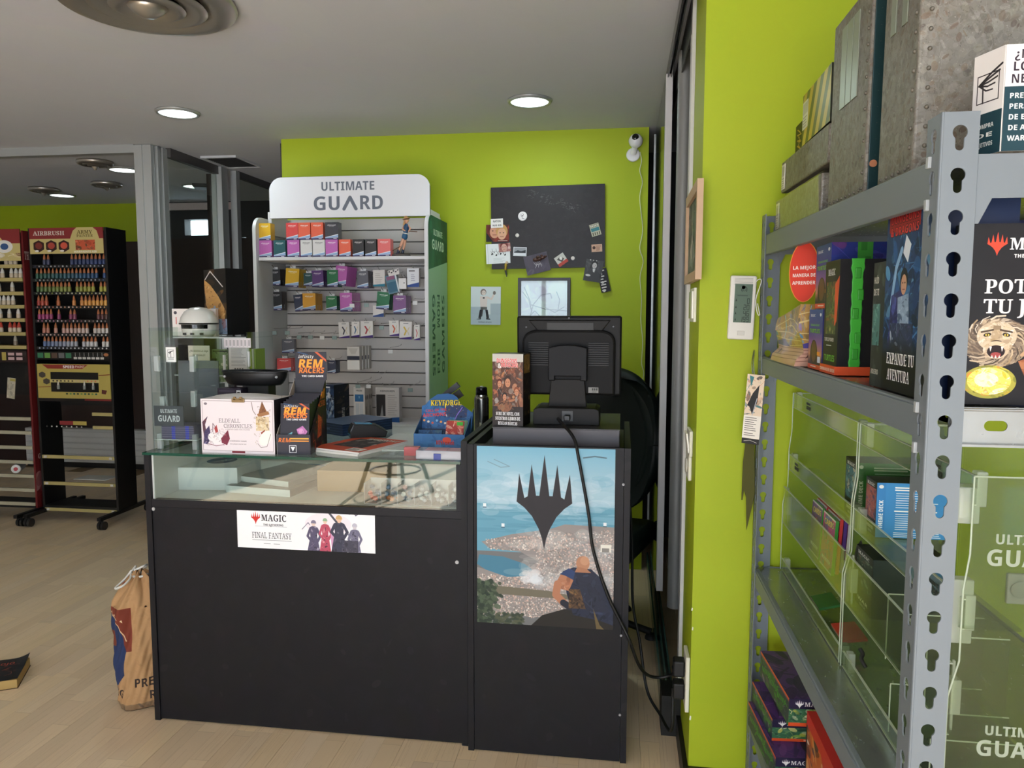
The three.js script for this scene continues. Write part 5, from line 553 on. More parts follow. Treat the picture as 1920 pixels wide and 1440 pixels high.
onWall('postcard', 'grey card with white sketch hanging off the board bottom under a brown creature magnet', 'postcard', [-0.4675, 1.697, 0.1318, 0.1038], 0.001, { front: print(190, 150, (c, W, H) => { fillR(c, '#57505c', 0, 0, W, H); art(c, 0, 0, W, H, ['#57505c', '#5f5864', '#504956'], 20, 84, 0.4); for (let i = 0; i < 10; i++) line(c, '#cfcbd0', 2.4, [[70 + i * 5, 60 + (i % 3) * 12], [90 + i * 4, 84], [76 + i * 6, 106 - (i % 4) * 9]]); }), all: '#57505c' }, 0.24, 0.021);
one('creature_magnet', 'small brown moulded creature magnet above the grey card', 'magnet', merge(...[[-0.026, -0.008, 0.014], [-0.006, -0.004, 0.013], [0.012, 0.004, 0.011], [0.026, 0.01, 0.008], [-0.014, 0.008, 0.009], [0.006, 0.014, 0.007]].map(([x, y, r]) => new THREE.IcosahedronGeometry(r, 2).scale(1.1, 0.8, 0.7).translate(x, y, 0))), mat(0x4a2c22, 0.45), [-0.4475, 1.7249, WZ + 0.032], 0);
onWall('sticker_magnet', 'hexagonal grey and white picture magnet with a red corner', 'magnet', [-0.335, 1.7161, 0.058, 0.0573], 0.002, { front: print(110, 110, (c, W, H) => { fillR(c, '#c9c6be', 0, 0, W, H); P(c, '#55524e', [[20, 30], [60, 20], [90, 60], [50, 80]]); oval(c, '#e8e6e0', 60, 40, 14, 18); fillR(c, '#b84a40', 0, 76, W, 34); }), all: '#c9c6be' }, 0.6, 0.021);
onWall('sticker_magnet', 'tilted teal and grey souvenir magnet at the right of the board', 'magnet', [-0.1524, 1.8749, 0.0514, 0.0651], 0.002, { front: print(90, 120, (c, W, H) => { fillR(c, '#b8b4a0', 0, 0, W, H); fillR(c, '#888678', 6, 6, 78, 28); for (let i = 0; i < 5; i++) fillR(c, '#d8d4c4', 10 + i * 15, 12, 9, 16); fillR(c, '#3f7d86', 6, 40, 78, 34); for (let i = 0; i < 4; i++) fillR(c, '#4a4638', 12 + i * 20, 84, 8, 30); }), all: '#8a8878' }, 0.28, 0.021);
onWall('sticker_magnet', 'small beige ticket magnet at the right edge of the board', 'magnet', [-0.1427, 1.777, 0.0572, 0.0398], 0.002, { front: print(100, 70, (c, W, H) => { fillR(c, '#d0a890', 0, 0, W, H); oval(c, '#4a3028', 24, 30, 14, 14); textLines(c, 44, 16, 46, 4, 12, '#6a4438', 4, 4); }), all: '#b88a74' }, 0.05, 0.021);
onWall('bookmark', 'black lettered bookmark hanging below the right corner of the board', 'bookmark', [-0.1034, 1.6043, 0.0515, 0.1286], 0.001, { front: print(90, 230, (c, W, H) => { fillR(c, '#26242a', 0, 0, W, H); const R = rng(3); for (let i = 0; i < 8; i++) { fillR(c, '#d9d6d2', 12, 14 + i * 27, 30 + R() * 34, 12); if (i % 3 === 1) oval(c, '#d9d6d2', 30, 24 + i * 27, 13, 13); } }), all: '#26242a' }, 0.22, 0.0195);
onWall('photo_card', 'black and white portrait photo card hanging at the lower right of the board', 'photograph', [-0.1599, 1.6561, 0.0947, 0.1171], 0.001, { front: print(150, 190, (c, W, H) => { art(c, 0, 0, W, H, ['#4a4a4c', '#5c5c5e', '#38383a', '#6e6e70'], 40, 85, 0.25); P(c, '#454548', [[20, 190], [30, 100], [80, 80], [130, 110], [140, 190]]); face(c, 78, 50, 1.5, '#c9c6c4', '#2c2c2e'); P(c, '#dcdad8', [[66, 78], [90, 78], [84, 110], [72, 104]]); oval(c, '#d6d4d2', 36, 140, 22, 10); for (let i = 0; i < 3; i++) oval(c, '#d8d4d0', 36 + i * 26, 6, 5, 5); }), all: '#4a4a4c' }, -0.16, 0.0215);
{ const t = thing('key_charm', 'tiny yellow and grey figure charm hanging from a magnet below the comic sheets', 'charm', [-0.6369, 1.681, WZ + 0.026]); add('magnet', new THREE.SphereGeometry(0.008, 12, 10).scale(1, 1, 0.6).translate(0.003, 0.022, 0), mat(0xd9c2a8, 0.4), t); add('body', merge(new THREE.SphereGeometry(0.008, 12, 10).scale(1, 1.3, 0.7).translate(-0.002, 0.008, 0), rod([-0.003, 0.002, 0], [-0.004, -0.02, 0.002], 0.006)), mat(0xb99a2c, 0.5), t); add('legs', merge(rod([-0.004, -0.02, 0.002], [0.002, -0.045, 0.002], 0.005), rod([0.002, -0.045, 0.002], [0.003, -0.055, 0.002], 0.003)), mat(0x3a3c34, 0.5), t); }
// frames below the board
{
  const [x, y, w, h] = [-0.4285, 1.5048, 0.2885, 0.2301]; const H2 = 0.3, t = thing('framed_print', 'pale ink print in a black frame on the green wall behind the monitor', 'framed picture', [x, y + h / 2 - H2 / 2, WZ + 0.001]);
  const fm = mat(0x1c191a, 0.4); for (const [a, b, c2, d] of [[-w / 2, w / 2, H2 / 2 - 0.016, H2 / 2], [-w / 2, w / 2, -H2 / 2, -H2 / 2 + 0.016], [-w / 2, -w / 2 + 0.017, -H2 / 2 + 0.016, H2 / 2 - 0.016], [w / 2 - 0.017, w / 2, -H2 / 2 + 0.016, H2 / 2 - 0.016]]) add('frame', span(a, b, c2, d, 0, 0.018), fm, t);
  const pr = print(300, 310, (c, W, H) => { fillR(c, '#efe6f2', 0, 0, W, H); c.globalAlpha = 0.5; art(c, 0, 0, W, H, ['#efe6f2', '#e4d8ea', '#f6f0f7', '#e0d0e4'], 40, 86, 0.3); c.globalAlpha = 0.75; for (const p of [[[60, 220], [80, 150], [130, 90], [190, 80], [200, 110]], [[20, 40], [60, 130], [70, 200]], [[10, 70], [50, 120], [64, 180]], [[60, 150], [160, 180], [300, 190]], [[230, 70], [250, 120], [240, 190]], [[40, 240], [90, 190], [140, 240]], [[160, 170], [220, 200], [280, 165]]]) line(c, '#8f8299', 5, p); c.globalAlpha = 1; });
  printed('print', w - 0.034, H2 - 0.032, 0.003, { front: pr, all: '#e8e0ea' }, t).position.z = 0.006;
  add('glass', span(-w / 2 + 0.017, w / 2 - 0.017, -H2 / 2 + 0.016, H2 / 2 - 0.016, 0.011, 0.0125), M.glass, t);
}
{ const [x, y, w, h] = [-0.7554, 1.4677, 0.1689, 0.2112]; const pr = print(250, 330, (c, W, H) => { fillR(c, '#dfe6e6', 0, 0, W, H); fillR(c, '#b5c3c9', 0, 175, 125, 155); fillR(c, '#b5c3c9', 165, 145, 85, 185); fillR(c, '#b9c7cc', 0, 240, W, 90); oval(c, '#8b7b70', 105, 48, 24, 28); oval(c, '#e8d9cf', 108, 54, 17, 22); line(c, '#333', 2, [[98, 50], [104, 50]]); line(c, '#333', 2, [[112, 50], [118, 50]]); P(c, '#e9dcd5', [[76, 84], [140, 84], [134, 175], [80, 175]]); line(c, '#e8d9cf', 15, [[136, 92], [172, 108], [196, 62]]); oval(c, '#7c746e', 196, 54, 12, 16); fillR(c, '#444', 100, 92, 16, 12); fillR(c, '#6a6a68', 82, 175, 54, 24); line(c, '#5a5a58', 20, [[96, 190], [88, 250]]); P(c, '#2b2b2d', [[76, 200], [98, 200], [86, 272], [64, 272]]); P(c, '#2b2b2d', [[122, 200], [142, 200], [154, 272], [132, 272]]); P(c, '#2b2b2d', [[44, 284], [86, 270], [86, 284]]); P(c, '#2b2b2d', [[130, 270], [160, 276], [166, 286], [130, 284]]); T(c, 'bodegas alvarez', 120, 305, 15, '#55585a', { font: 'serif', w: 110 }); }); onWall('clip_frame_print', 'pale clip frame with a drawn man waving, in black boots, on the green wall', 'framed picture', [x, y, w, h], 0.006, { front: pr, all: '#55595a' }, -0.01); }
{ // camera
  const t = thing('security_camera', 'white ball security camera with a black lens at the top right of the green wall', 'security camera', [0.0549, 2.3286, -4.145]); const wm = mat(0xe8e8ea, 0.3);
  add('base', lathe([[0, 0.012], [0.03, 0.012], [0.036, 0.006], [0.036, 0], [0, 0]], 32).rotateX(PI / 2).translate(-0.012, -0.062, -0.05), wm, t); add('neck', rod([-0.01, -0.056, -0.04], [-0.002, -0.02, -0.006], 0.016, 16), wm, t); add('ball', new THREE.SphereGeometry(0.037, 32, 24), wm, t); add('lens', new THREE.SphereGeometry(0.0165, 24, 16).scale(1, 1.1, 0.5).translate(-0.002, 0.011, 0.031), mat(0x060608, 0.08), t); add('ring', new THREE.TorusGeometry(0.0165, 0.0016, 8, 28).scale(1, 1.1, 1).translate(-0.002, 0.011, 0.0315), mat(0x1a1a1c, 0.3), t);
  const cp = [0.079, 2.2793, -4.185, 0.0882, 2.2329, -4.19, 0.0793, 2.1832, -4.19, 0.0943, 2.1216, -4.19, 0.0817, 2.0381, -4.19, 0.0999, 1.8749, -4.19, 0.0861, 1.7762, -4.19, 0.1057, 1.7052, -4.19, 0.0901, 1.62, -4.19, 0.1005, 1.5056, -4.19, 0.0982, 1.3908, -4.19, 0.1101, 1.2754, -4.19, 0.1064, 1.1594, -4.19, 0.1188, 1.1013, -4.19, 0.1089, 1.0136, -4.19, 0.1274, 0.9266, -4.185, 0.1208, 0.8089, -4.185]; const pts = []; for (let i = 0; i < cp.length; i += 3) pts.push([Math.min(cp[i], 0.12), cp[i + 1], cp[i + 2]]);
  tag(add('camera_cable', tube(pts, 0.0026, 120, 6), mat(0xd6dcae, 0.5)), 'thin pale cable running down the green wall from the security camera', 'cable');
}
// ---------------------------------------------------------------- on the right pillar
{
  const X0 = 0.2125, t = thing('framed_picture', 'pale wooden picture frame seen edge-on on the narrow side of the green pillar', 'framed picture', [X0, 1.6513, -2.3686]);
  const zc = -2.3686, z0 = -2.5172 - zc, z1 = -2.1421 - zc, y0 = -0.135, y1 = 0.135, wm = mat(0xc9a886, 0.5);
  add('frame', span(-0.018, -0.001, y1 - 0.03, y1, z0, z1), wm, t); add('frame', span(-0.018, -0.001, y0, y0 + 0.025, z0, z1), wm, t); add('frame', span(-0.018, -0.001, y0 + 0.025, y1 - 0.03, z1 - 0.02, z1), wm, t); add('frame', span(-0.018, -0.001, y0 + 0.025, y1 - 0.03, z0, z0 + 0.02), wm, t);
  printed('picture', 0.004, y1 - y0 - 0.055, z1 - z0 - 0.04, { left: print(160, 160, (c, W, H) => { art(c, 0, 0, W, H, ['#5a6a5a', '#8a9a90', '#3a4238', '#c9b8a8', '#74806c'], 60, 91, 0.2); }), all: '#444' }, t).position.set(-0.007, 0, (z0 + z1) / 2);

  const wmat = mat(0xe6e2cf, 0.35);
  const a = thing('light_switch', 'white double wall switch under the wooden frame on the pillar side', 'wall switch', [X0, 1.4485, -2.3343]); add('plate', rb(0.008, 0.1, 0.12, 0.002, -0.004, 0, 0), wmat, a); add('rocker', rb(0.006, 0.08, 0.045, 0.002, -0.01, 0, 0.026), mat(0xefecdf, 0.3), a); add('rocker', rb(0.006, 0.08, 0.045, 0.002, -0.01, 0, -0.026), mat(0x8fa04a, 0.35), a);
  const b = thing('light_switch', 'white tilted wall switch, upper of the pair halfway down the pillar side', 'wall switch', [X0, 1.0364, -2.3356]); add('plate', rb(0.01, 0.078, 0.1, 0.003, -0.005, 0, 0), wmat, b); const r1 = add('rocker', rb(0.006, 0.06, 0.07, 0.002), mat(0xefecdf, 0.3), b); r1.position.x = -0.013; r1.rotation.z = 0.12;
  const c3 = thing('wall_socket', 'white wall socket below the tilted switch on the pillar side', 'wall socket', [X0, 0.9607, -2.3533]); add('plate', rb(0.01, 0.078, 0.1, 0.003, -0.005, 0, 0), wmat, c3); add('insert', lathe([[0, 0], [0.02, 0], [0.022, 0.006], [0, 0.006]], 24).rotateZ(PI / 2).translate(-0.009, 0, 0), mat(0xd9d5c4, 0.4), c3);
  const d = thing('wall_socket', 'low white wall socket with two black plugs near the pillar foot', 'wall socket', [X0, 0.3256, -2.2595]); add('plate', rb(0.012, 0.17, 0.09, 0.003, -0.006, 0, 0), wmat, d); add('plug', rb(0.034, 0.05, 0.042, 0.006, -0.029, 0.035, 0.0), M.black, d); add('plug', rb(0.034, 0.05, 0.042, 0.006, -0.029, -0.032, 0.004), M.black, d);
  const pz = -2.2595, py = 0.3256;
  const pw = [-0.165, 1.0568, -2.45, -0.1464, 1.0383, -2.35, -0.127, 0.9787, -2.312, -0.0959, 0.8127, -2.312, -0.0798, 0.6953, -2.312, -0.0371, 0.5615, -2.312, 0.0069, 0.47, -2.312, 0.0356, 0.4148, -2.305, 0.0656, 0.323, -2.34, 0.0976, 0.2691, -2.38, 0.1409, 0.2554, -2.4, 0.1762, 0.2801, -2.38], pts = []; for (let i = 0; i < pw.length; i += 3) pts.push([pw[i], pw[i + 1], pw[i + 2]]); pts[0] = [-0.204, 1.081, -2.46]; pts.push([0.168, py + 0.035, pz]);
  tag(add('power_cable', tube(pts, 0.0052, 140, 8), M.black), 'thick black power cable hanging over the poster from the monitor to the low socket', 'cable');
  tag(add('power_cable', tube([[0.02, 0.9, -2.93], [0.045, 0.62, -2.75], [0.05, 0.42, -2.62], [0.075, 0.3, -2.56], [0.1, 0.16, -2.5], [0.14, 0.12, -2.42], [0.165, 0.16, pz + 0.004], [0.168, py - 0.032, pz + 0.004]], 0.0048, 90, 8), M.black), 'second black cable coming from behind the cash unit to the low socket', 'cable');
  { const chip = mat(0xe8e6da, 0.6); let ci = 0; for (const [x, y, w2, h2] of [[0.2129, 0.5656, 0.0046, 0.0096], [0.2157, 0.5071, 0.0046, 0.0113], [0.215, 0.2348, 0.0061, 0.0148]].map((q) => q)) { const p = add('paint_chip', poly2(w2, h2), chip); p.position.set(x, y, -2.1995); tag(p, ['highest of the three small white paint chips on the pillar corner', 'middle one of the three small white paint chips on the pillar corner', 'lowest small white paint chip on the pillar corner, near the floor'][ci++], 'paint chip'); } }
}
function poly2(w, h) { return ext(poly([[-w / 2, -h * 0.4], [w * 0.3, -h / 2], [w / 2, h * 0.3], [-w * 0.1, h / 2]]), 0.0006); }
{ // weather station
  const [x, y, w, h] = [0.3266, 1.4393, 0.0699, 0.1759], t = thing('weather_station', 'white weather station with a grey display reading 0, 20, 46 and 199 on the pillar', 'weather station', [x, y, -2.1995]); t.rotation.z = -0.03;
  const seg = (c, s, x0, y0, k) => { const map = { 0: 'abcdef', 1: 'bc', 2: 'abged', 4: 'fgbc', 6: 'afgedc', 9: 'gfabcd' }; [...s].forEach((ch, i) => { const a = x0 + i * k * 1.25, L = { a: [[0, 0], [1, 0]], b: [[1, 0], [1, 1]], c: [[1, 1], [1, 2]], d: [[0, 2], [1, 2]], e: [[0, 1], [0, 2]], f: [[0, 0], [0, 1]], g: [[0, 1], [1, 1]] }; for (const q of map[ch]) line(c, '#1c241e', k * 0.17, L[q].map(([u, v]) => [a + u * k * 0.78, y0 + v * k * 0.78])); }); };
  const lcd = print(190, 340, (c, W, H) => { fillR(c, '#5c7060', 0, 0, W, H); c.strokeStyle = '#2a342c'; c.lineWidth = 7; c.beginPath(); c.arc(100, 48, 28, 2.4, 7); c.stroke(); c.beginPath(); c.arc(100, 48, 14, 0, 7); c.lineWidth = 4; c.stroke(); fillR(c, '#48584c', 10, 94, 170, 2); fillR(c, '#3c4a40', 30, 100, 110, 5); seg(c, '0', 140, 128, 27); seg(c, '20', 106, 184, 27); seg(c, '46', 106, 238, 27); seg(c, '199', 72, 290, 27); for (const yy of [134, 196, 250, 304]) P(c, '#2a342c', [[14, yy + 18], [22, yy - 6], [30, yy + 18]]); });
  add('body', rb(w, h, 0.022, 0.005, 0, 0, 0.012), mat(0xe4e1d8, 0.35), t); printed('display', w * 0.68, h * 0.6, 0.002, { front: lcd, all: '#5c7060' }, t).position.set(0.001, 0.012, 0.0235);
  add('grille', merge(...Array.from({ length: 6 }, (_, i) => bx(w * 0.7, 0.0012, 0.001, 0, h / 2 - 0.008 - i * 0.0034, 0.0232))), mat(0xa8a59c, 0.5), t); add('button', cyl(0.005, 0.005, 0.002, 0, 0, 0, 16).rotateX(PI / 2).translate(0, h / 2 - 0.0325, 0.0235), mat(0xcfccc2, 0.4), t); add('button', rb(0.02, 0.012, 0.002, 0.001, 0, -h / 2 + 0.018, 0.0235), mat(0xd4d1c8, 0.35), t);
  const cp = [0.355, 1.5075, -2.17, 0.3637, 1.5173, -2.165, 0.37, 1.5113, -2.16, 0.3597, 1.4638, -2.165, 0.365, 1.4276, -2.165, 0.3722, 1.4203, -2.165, 0.3642, 1.4522, -2.165], q = []; for (let i = 0; i < cp.length; i += 3) q.push(cp.slice(i, i + 3)); add('cord', tube(q, 0.0013, 40, 6), mat(0xe6e6dc, 0.4), t); const cd = t.children[t.children.length - 1]; cd.geometry.translate(-x, -y, 2.1995);
}
{ // hanging card and torn card
  const [x, y, w, h] = [0.3579, 1.1619, 0.0463, 0.1917], o = printed('hanging_card', w, h, 0.003, { front: print(150, 560, (c, W, H) => { fillR(c, '#efe6d8', 0, 0, W, H); art(c, 0, 0, W, 330, ['#e8d2b8', '#c98a64', '#7a5a48', '#3f6a6c', '#2a2628', '#d8b898'], 60, 93, 0.2); P(c, '#141416', [[60, 150], [110, 80], [104, 220], [70, 320], [40, 260], [20, 250]]); P(c, '#3a7a80', [[20, 10], [60, 20], [40, 100]]); line(c, '#b9bcc4', 7, [[100, 190], [70, 330]]); fillR(c, '#f2ebe0', 0, 330, W, 180); textLines(c, 14, 346, 110, 7, 17, '#55504a', 5, 5); textLines(c, 14, 472, 110, 2, 16, '#55504a', 5, 8); fillR(c, '#141416', 0, 516, W, 44); line(c, '#b8b4ac', 4, [[20, 540], [70, 530], [130, 546]]); }), all: '#2a2622' }); o.position.set(x, y, -2.14); o.rotation.z = -0.06; o.rotation.y = -0.35; tag(o, 'tall illustrated card hanging from a loop beside the shelf post', 'hanging card');
  tag(add('hanging_loop', tube([[0.3531, 1.261, -2.14], [0.3525, 1.2895, -2.15], [0.3638, 1.3213, -2.19], [0.3567, 1.2895, -2.15], [0.3574, 1.2581, -2.14]], 0.0013, 30, 6), M.steel), 'thin metal loop holding the tall illustrated card on the pillar', 'hook');
  const s = new THREE.Shape(); const q = [[0, 0.155], [0.004, 0.147], [0.012, 0.145], [0.014, 0.135], [0.021, 0.153], [0.026, 0.06], [0.028, -0.01], [0.008, -0.115], [0.004, -0.02], [-0.003, 0.0], [-0.006, -0.03], [-0.009, -0.03], [-0.008, 0.08]]; q.forEach(([a, b], i) => (i ? s.lineTo(a, b) : s.moveTo(a, b)));
  const p = one('torn_card', 'torn dark olive cardboard strip hanging on the pillar below the tall card', 'torn card', ext(s, 0.0015), mat(0x4a4a12, 0.7), [0.3488, 0.9284, -2.18], -0.5);
}
{ // socket on the wall behind the shelf
  const t = thing('wall_socket', 'white double wall socket on the green wall behind the acrylic trays', 'wall socket', [1.0995, 0.6763, -2.1995]); add('plate', rb(0.12, 0.085, 0.012, 0.004, 0.01, 0, 0.006), mat(0xdcd9d0, 0.35), t); add('insert', lathe([[0, 0], [0.02, 0], [0.023, 0.006], [0, 0.006]], 24).rotateX(PI / 2).translate(-0.02, 0, 0.012), mat(0xcfccc2, 0.4), t);
}
// ---------------------------------------------------------------- paint racks behind the partition
{
  const zF = -4.62, blk = mat(0x0a0a0b, 0.5), strip = mat(0xb5a56a, 0.5), x0 = -3.9121, x1 = -3.3747, xc = (x0 + x1) / 2, hw = (x1 - x0) / 2, D = 0.2;

  const t = thing('paint_rack', 'black paint rack on castors with a red airbrush header and orange capped bottles', 'paint rack', [xc, 0, zF]); t.rotation.x = 0;
  const top = 1.985;
  add('side_panel', span(hw, hw + 0.016, 0.09, top, -D, 0), blk, t); add('side_panel', span(-hw - 0.016, -hw, 0.09, top, -D, 0), blk, t); add('back_panel', span(-hw, hw, 0.78, top, -D, -D + 0.006), blk, t); add('base_shelf', span(-hw, hw, 0.09, 0.11, -D, 0), blk, t);
  const hd = print(420, 160, (c, W, H) => { fillR(c, '#8a3030', 0, 0, W, 72); fillR(c, '#c9b878', 0, 68, W, 92); T(c, 'AIRBRUSH', 112, 34, 34, '#ded6c8', { font: 'serif', w: 180 }); P(c, '#c9b878', [[232, 70], [250, 20], [272, 0], [362, 0], [384, 20], [398, 70]]); T(c, 'ARMY', 316, 28, 30, '#5a4a20', { font: 'serif', w: 86 }); T(c, 'PAINTER', 316, 52, 22, '#5a4a20', { font: 'serif', w: 92 }); [52, 124, 196].forEach((x, i) => { P(c, '#3a201c', [[x, 76], [x + 30, 92], [x + 30, 132], [x, 150], [x - 30, 132], [x - 30, 92]]); oval(c, ['#7a342c', '#b04a3c', '#d05a44'][i], x, 110, 20, 20); oval(c, '#e8e4dc', x - 12, 142, 12, 6); }); art(c, 262, 76, 110, 62, ['#c85a3c', '#a8442c', '#5a4a30', '#d87a54'], 40, 95, 0.25); T(c, 'WARPAINTS AIR', 316, 148, 16, '#efe8d8', { w: 130 }); });
  printed('header_card', 2 * hw, 0.17, 0.006, { front: hd, all: '#5a2020' }, t).position.set(0, top - 0.085, 0.006);
  const rows = [499, 525, 550, 576, 602, 628, 653].map((p, i) => [1.7337, 1.6426, 1.5547, 1.4629, 1.3709, 1.2785, 1.1893][i]);
  const occ = ['..xx.....xxxxxxxxx', 'xxxxxxxxxxxxxxxx.x', 'xxxxxxxxx.xxxxx.xx', 'xxx..x...x.xxxxxxx', 'xxxx.x..xx.....xxx', '.xx.x.xxxxxxx.xxxx', '.xxxxxxxxx.xxxx.xx'];
  const tone = [['#3a3f5a', '#2c3c6a'], ['#2f5a48', '#2c4a7a'], ['#4a6a3a', '#a8a03c'], ['#a83c34', '#d8a04a'], ['#a03c70', '#5a3c34'], ['#b8705a', '#cfc9c2'], ['#3c5a8a', '#d8d2ca']], bottleG = (() => { const g = lathe([[0, 0], [0.0105, 0], [0.0115, 0.003], [0.0115, 0.03], [0.008, 0.036], [0.0075, 0.038]], 12), cap = lathe([[0.008, 0.036], [0.0085, 0.04], [0.0075, 0.05], [0.0045, 0.062], [0.0018, 0.07], [0, 0.071]], 12); const m = mergeGeometries([flat(g), flat(cap)], true); return m; })();
  const capM = mat(0xb06a40, 0.45), bm = {}; const bodyM = (c) => (bm[c] ??= mat(c, 0.35)); let first = null;
  rows.forEach((y, r) => { let nb = 0;
    add('shelf_strip', span(-hw, hw, y - 0.011, y + 0.01, -D + 0.008, -0.004), blk, t);
    for (let i = 0; i < 18; i++) { const k = i / 17, ca = new THREE.Color(tone[r][0]).lerp(new THREE.Color(tone[r][1]), k); const d = add('colour_dot', dotG(), bodyM('#' + ca.clone().lerp(new THREE.Color(0xffffff), ((i * 37 + r * 11) % 10) / 16).getHexString()), t); d.position.set(-hw + 0.022 + (i / 17) * (2 * hw - 0.044), y, -0.003); if (occ[r][i] !== 'x') continue; const o = new THREE.Mesh(bottleG, [bodyM('#' + ca.getHexString()), capM]); o.name = numbered('paint_bottle'); scene.add(o); o.position.set(xc + d.position.x, y + 0.0105, zF - 0.018); tag(o, `${nth[nb++]} orange capped bottle from the left in the ${nth[r]} row of the airbrush rack`, 'paint bottle', `orange capped bottles in the ${nth[r]} row`); }
  });
  const tools = print(330, 46, (c, W, H) => { fillR(c, '#151311', 0, 0, W, H); for (let i = 0; i < 5; i++) { fillR(c, ['#3f7a58', '#6a9a4a', '#5a4438', '#6a6a6c', '#3f7a58'][i], 6 + i * 32, 8, 26, 28); } for (let i = 0; i < 7; i++) { line(c, '#b8b8b4', 2, [[178 + i * 20, 6], [178 + i * 20, 26]]); fillR(c, '#d0ccc4', 170 + i * 20, 30, 16, 12); } oval(c, '#b07048', 316, 16, 11, 9); });
  printed('tool_card', 2 * hw, 0.055, 0.006, { front: tools, all: '#151311' }, t).position.set(0.0, 1.1392, 0.002);
  const sp = print(400, 220, (c, W, H) => { fillR(c, '#b5a254', 0, 0, W, H); P(c, '#8a3028', [[30, 4], [280, 4], [250, 30], [60, 30]]); T(c, 'SPEED', 176, 18, 24, '#fff', { w: 64 }); T(c, 'PAINT', 238, 15, 20, '#efe6d8', { bold: false, w: 52 }); fillR(c, '#0c0a0a', 74, 52, 262, 46); fillR(c, '#c9b878', 70, 98, 270, 20); fillR(c, '#0c0a0a', 74, 118, 262, 60); for (let i = 0; i < 12; i++) oval(c, ['#222', '#4a3a2c', '#c8a888', '#d87a5c'][Math.floor(i / 3)], 88 + i * 21, 108, 5, 5); for (let i = 0; i < 9; i++) oval(c, ['#3a4a2c', '#6a8a4a', '#2a5a4a'][i % 3], 160 + i * 20, 190, 6, 6); for (const [x, y] of [[28, 70], [50, 112]]) { P(c, '#4a4238', [[x, y - 20], [x + 18, y - 10], [x + 18, y + 10], [x, y + 20], [x - 18, y + 10], [x - 18, y - 10]]); } P(c, '#5a2a24', [[352, 160], [380, 166], [372, 190], [350, 186]]); line(c, '#7a2a24', 5, [[340, 70], [400, 64]]); line(c, '#7a2a24', 4, [[4, 150], [70, 146]]); });
  const spy = 0.9668, sph = 1.0819 - 0.8512; printed('printed_tray', 2 * hw, sph, 0.04, { front: sp, all: '#b5a254' }, t).position.set(0, spy, -0.014);
  const red = printed('red_strip', 2 * hw, 0.02, 0.004, { front: print(300, 20, (c, W, H) => { fillR(c, '#141010', 0, 0, W, H); fillR(c, '#7a2a26', 190, 0, 110, 12); }), all: '#141010' }, t); red.position.set(0, spy - sph / 2 - 0.012, 0);
  for (const [px, i] of [[0.25, 0], [0.61, 1], [0.73, 2]]) { const o = new THREE.Mesh(bottleG, [bodyM('#8a8f8a'), bodyM('#cfcac0')]); o.name = numbered('paint_bottle'); scene.add(o); o.position.set(x0 + px * 2 * hw + 0.03, spy - 0.052, zF + 0.02); o.scale.setScalar(0.75); tag(o, ['left of the three pale bottles in the yellow printed tray', 'middle of the three pale bottles in the yellow printed tray', 'right one of the three pale bottles in the yellow printed tray'][i], 'paint bottle'); }
  const bar = (y, a = -hw, b = hw, m = strip) => add('shelf_bar', span(a, b, y - 0.011, y + 0.011, -0.01, 0.002), m, t);
  for (const y of [0.4474, 0.2631, 0.082]) { bar(y); for (const s of [-1, 1]) add('clip', rb(0.022, 0.016, 0.006, 0.002, s * (hw - 0.025), y, 0.004), mat(0xcfcac0, 0.4), t); }
  bar(0.7465, hw * 0.45, hw); bar(0.6559, hw * 0.45, hw);
  printed('brand_strip', hw * 0.75, 0.026, 0.004, { front: print(120, 16, (c, W, H) => { fillR(c, '#8a3030', 0, 0, 64, H); fillR(c, '#b5a254', 60, 0, 60, H); }), all: '#6a2a28' }, t).position.set(-0.02, 0.6835, 0.004);
  for (let i = 0; i < 8; i++) add('colour_dot', dotG(), mat(i ? 0xcfcac2 : 0x4a4a48, 0.4), t).position.set(-hw + 0.05 + i * 0.037, 0.6578, 0.004);
  printed('leaflet', 0.24, 0.003, 0.14, { all: '#cfccc4', top: '#d8d5cc' }, t).position.set(0.07, 0.2819 + 0.012, -0.08);
  const foot = (x) => { add('foot', merge(bx(0.028, 0.022, 0.56, x, 0.075, -0.1)), blk, t); for (const z of [0.15, -0.35]) add('castor', merge(cyl(0.028, 0.028, 0.018, 0, 0, 0, 20).rotateZ(PI / 2).translate(x - 0.012, 0.028, z), cyl(0.028, 0.028, 0.018, 0, 0, 0, 20).rotateZ(PI / 2).translate(x + 0.012, 0.028, z), bx(0.012, 0.03, 0.012, x, 0.055, z)), mat(0x1a1b1c, 0.4), t); };
  foot(-hw - 0.0); foot(hw);
  // second rack, cut by the frame, with its red printed side
  const X1 = -3.9684, hw2 = 0.27, u = thing('paint_rack', 'paint rack with a dark red printed side and white bottles on yellow strips', 'paint rack', [X1 - hw2, 0, -4.6]);
  const rs = print(130, 1024, (c, W, H) => { fillR(c, '#6a1f20', 0, 0, W, H); T(c, 'THE ARMY', 60, 90, 40, '#d8ccc4', { font: 'serif', w: 110 }); for (const y of [240, 400, 560]) line(c, '#d8c4c0', 7, [[110, y - 36], [60, y], [110, y + 36]]); oval(c, '#b08a60', 80, 740, 26, 26); T(c, 'GUARD', 70, 830, 26, '#d8ccc4', { font: 'serif' }); art(c, 0, 880, W, 144, ['#6a1f20', '#c9a09c', '#8a5050', '#3a1818'], 30, 96, 0.3); });
  const rp = printed('printed_side', 0.014, 1.88, 0.17, { right: rs, all: '#6a1f20' }, u); rp.position.set(hw2 + 0.008, 1.03, -0.087);
  add('side_panel', span(-hw2 - 0.016, -hw2, 0.09, 1.98, -D, 0), blk, u); add('back_panel', span(-hw2, hw2, 0.85, 1.98, -D, -D + 0.006), blk, u); add('base_shelf', span(-hw2, hw2, 0.09, 0.11, -D, 0), blk, u);
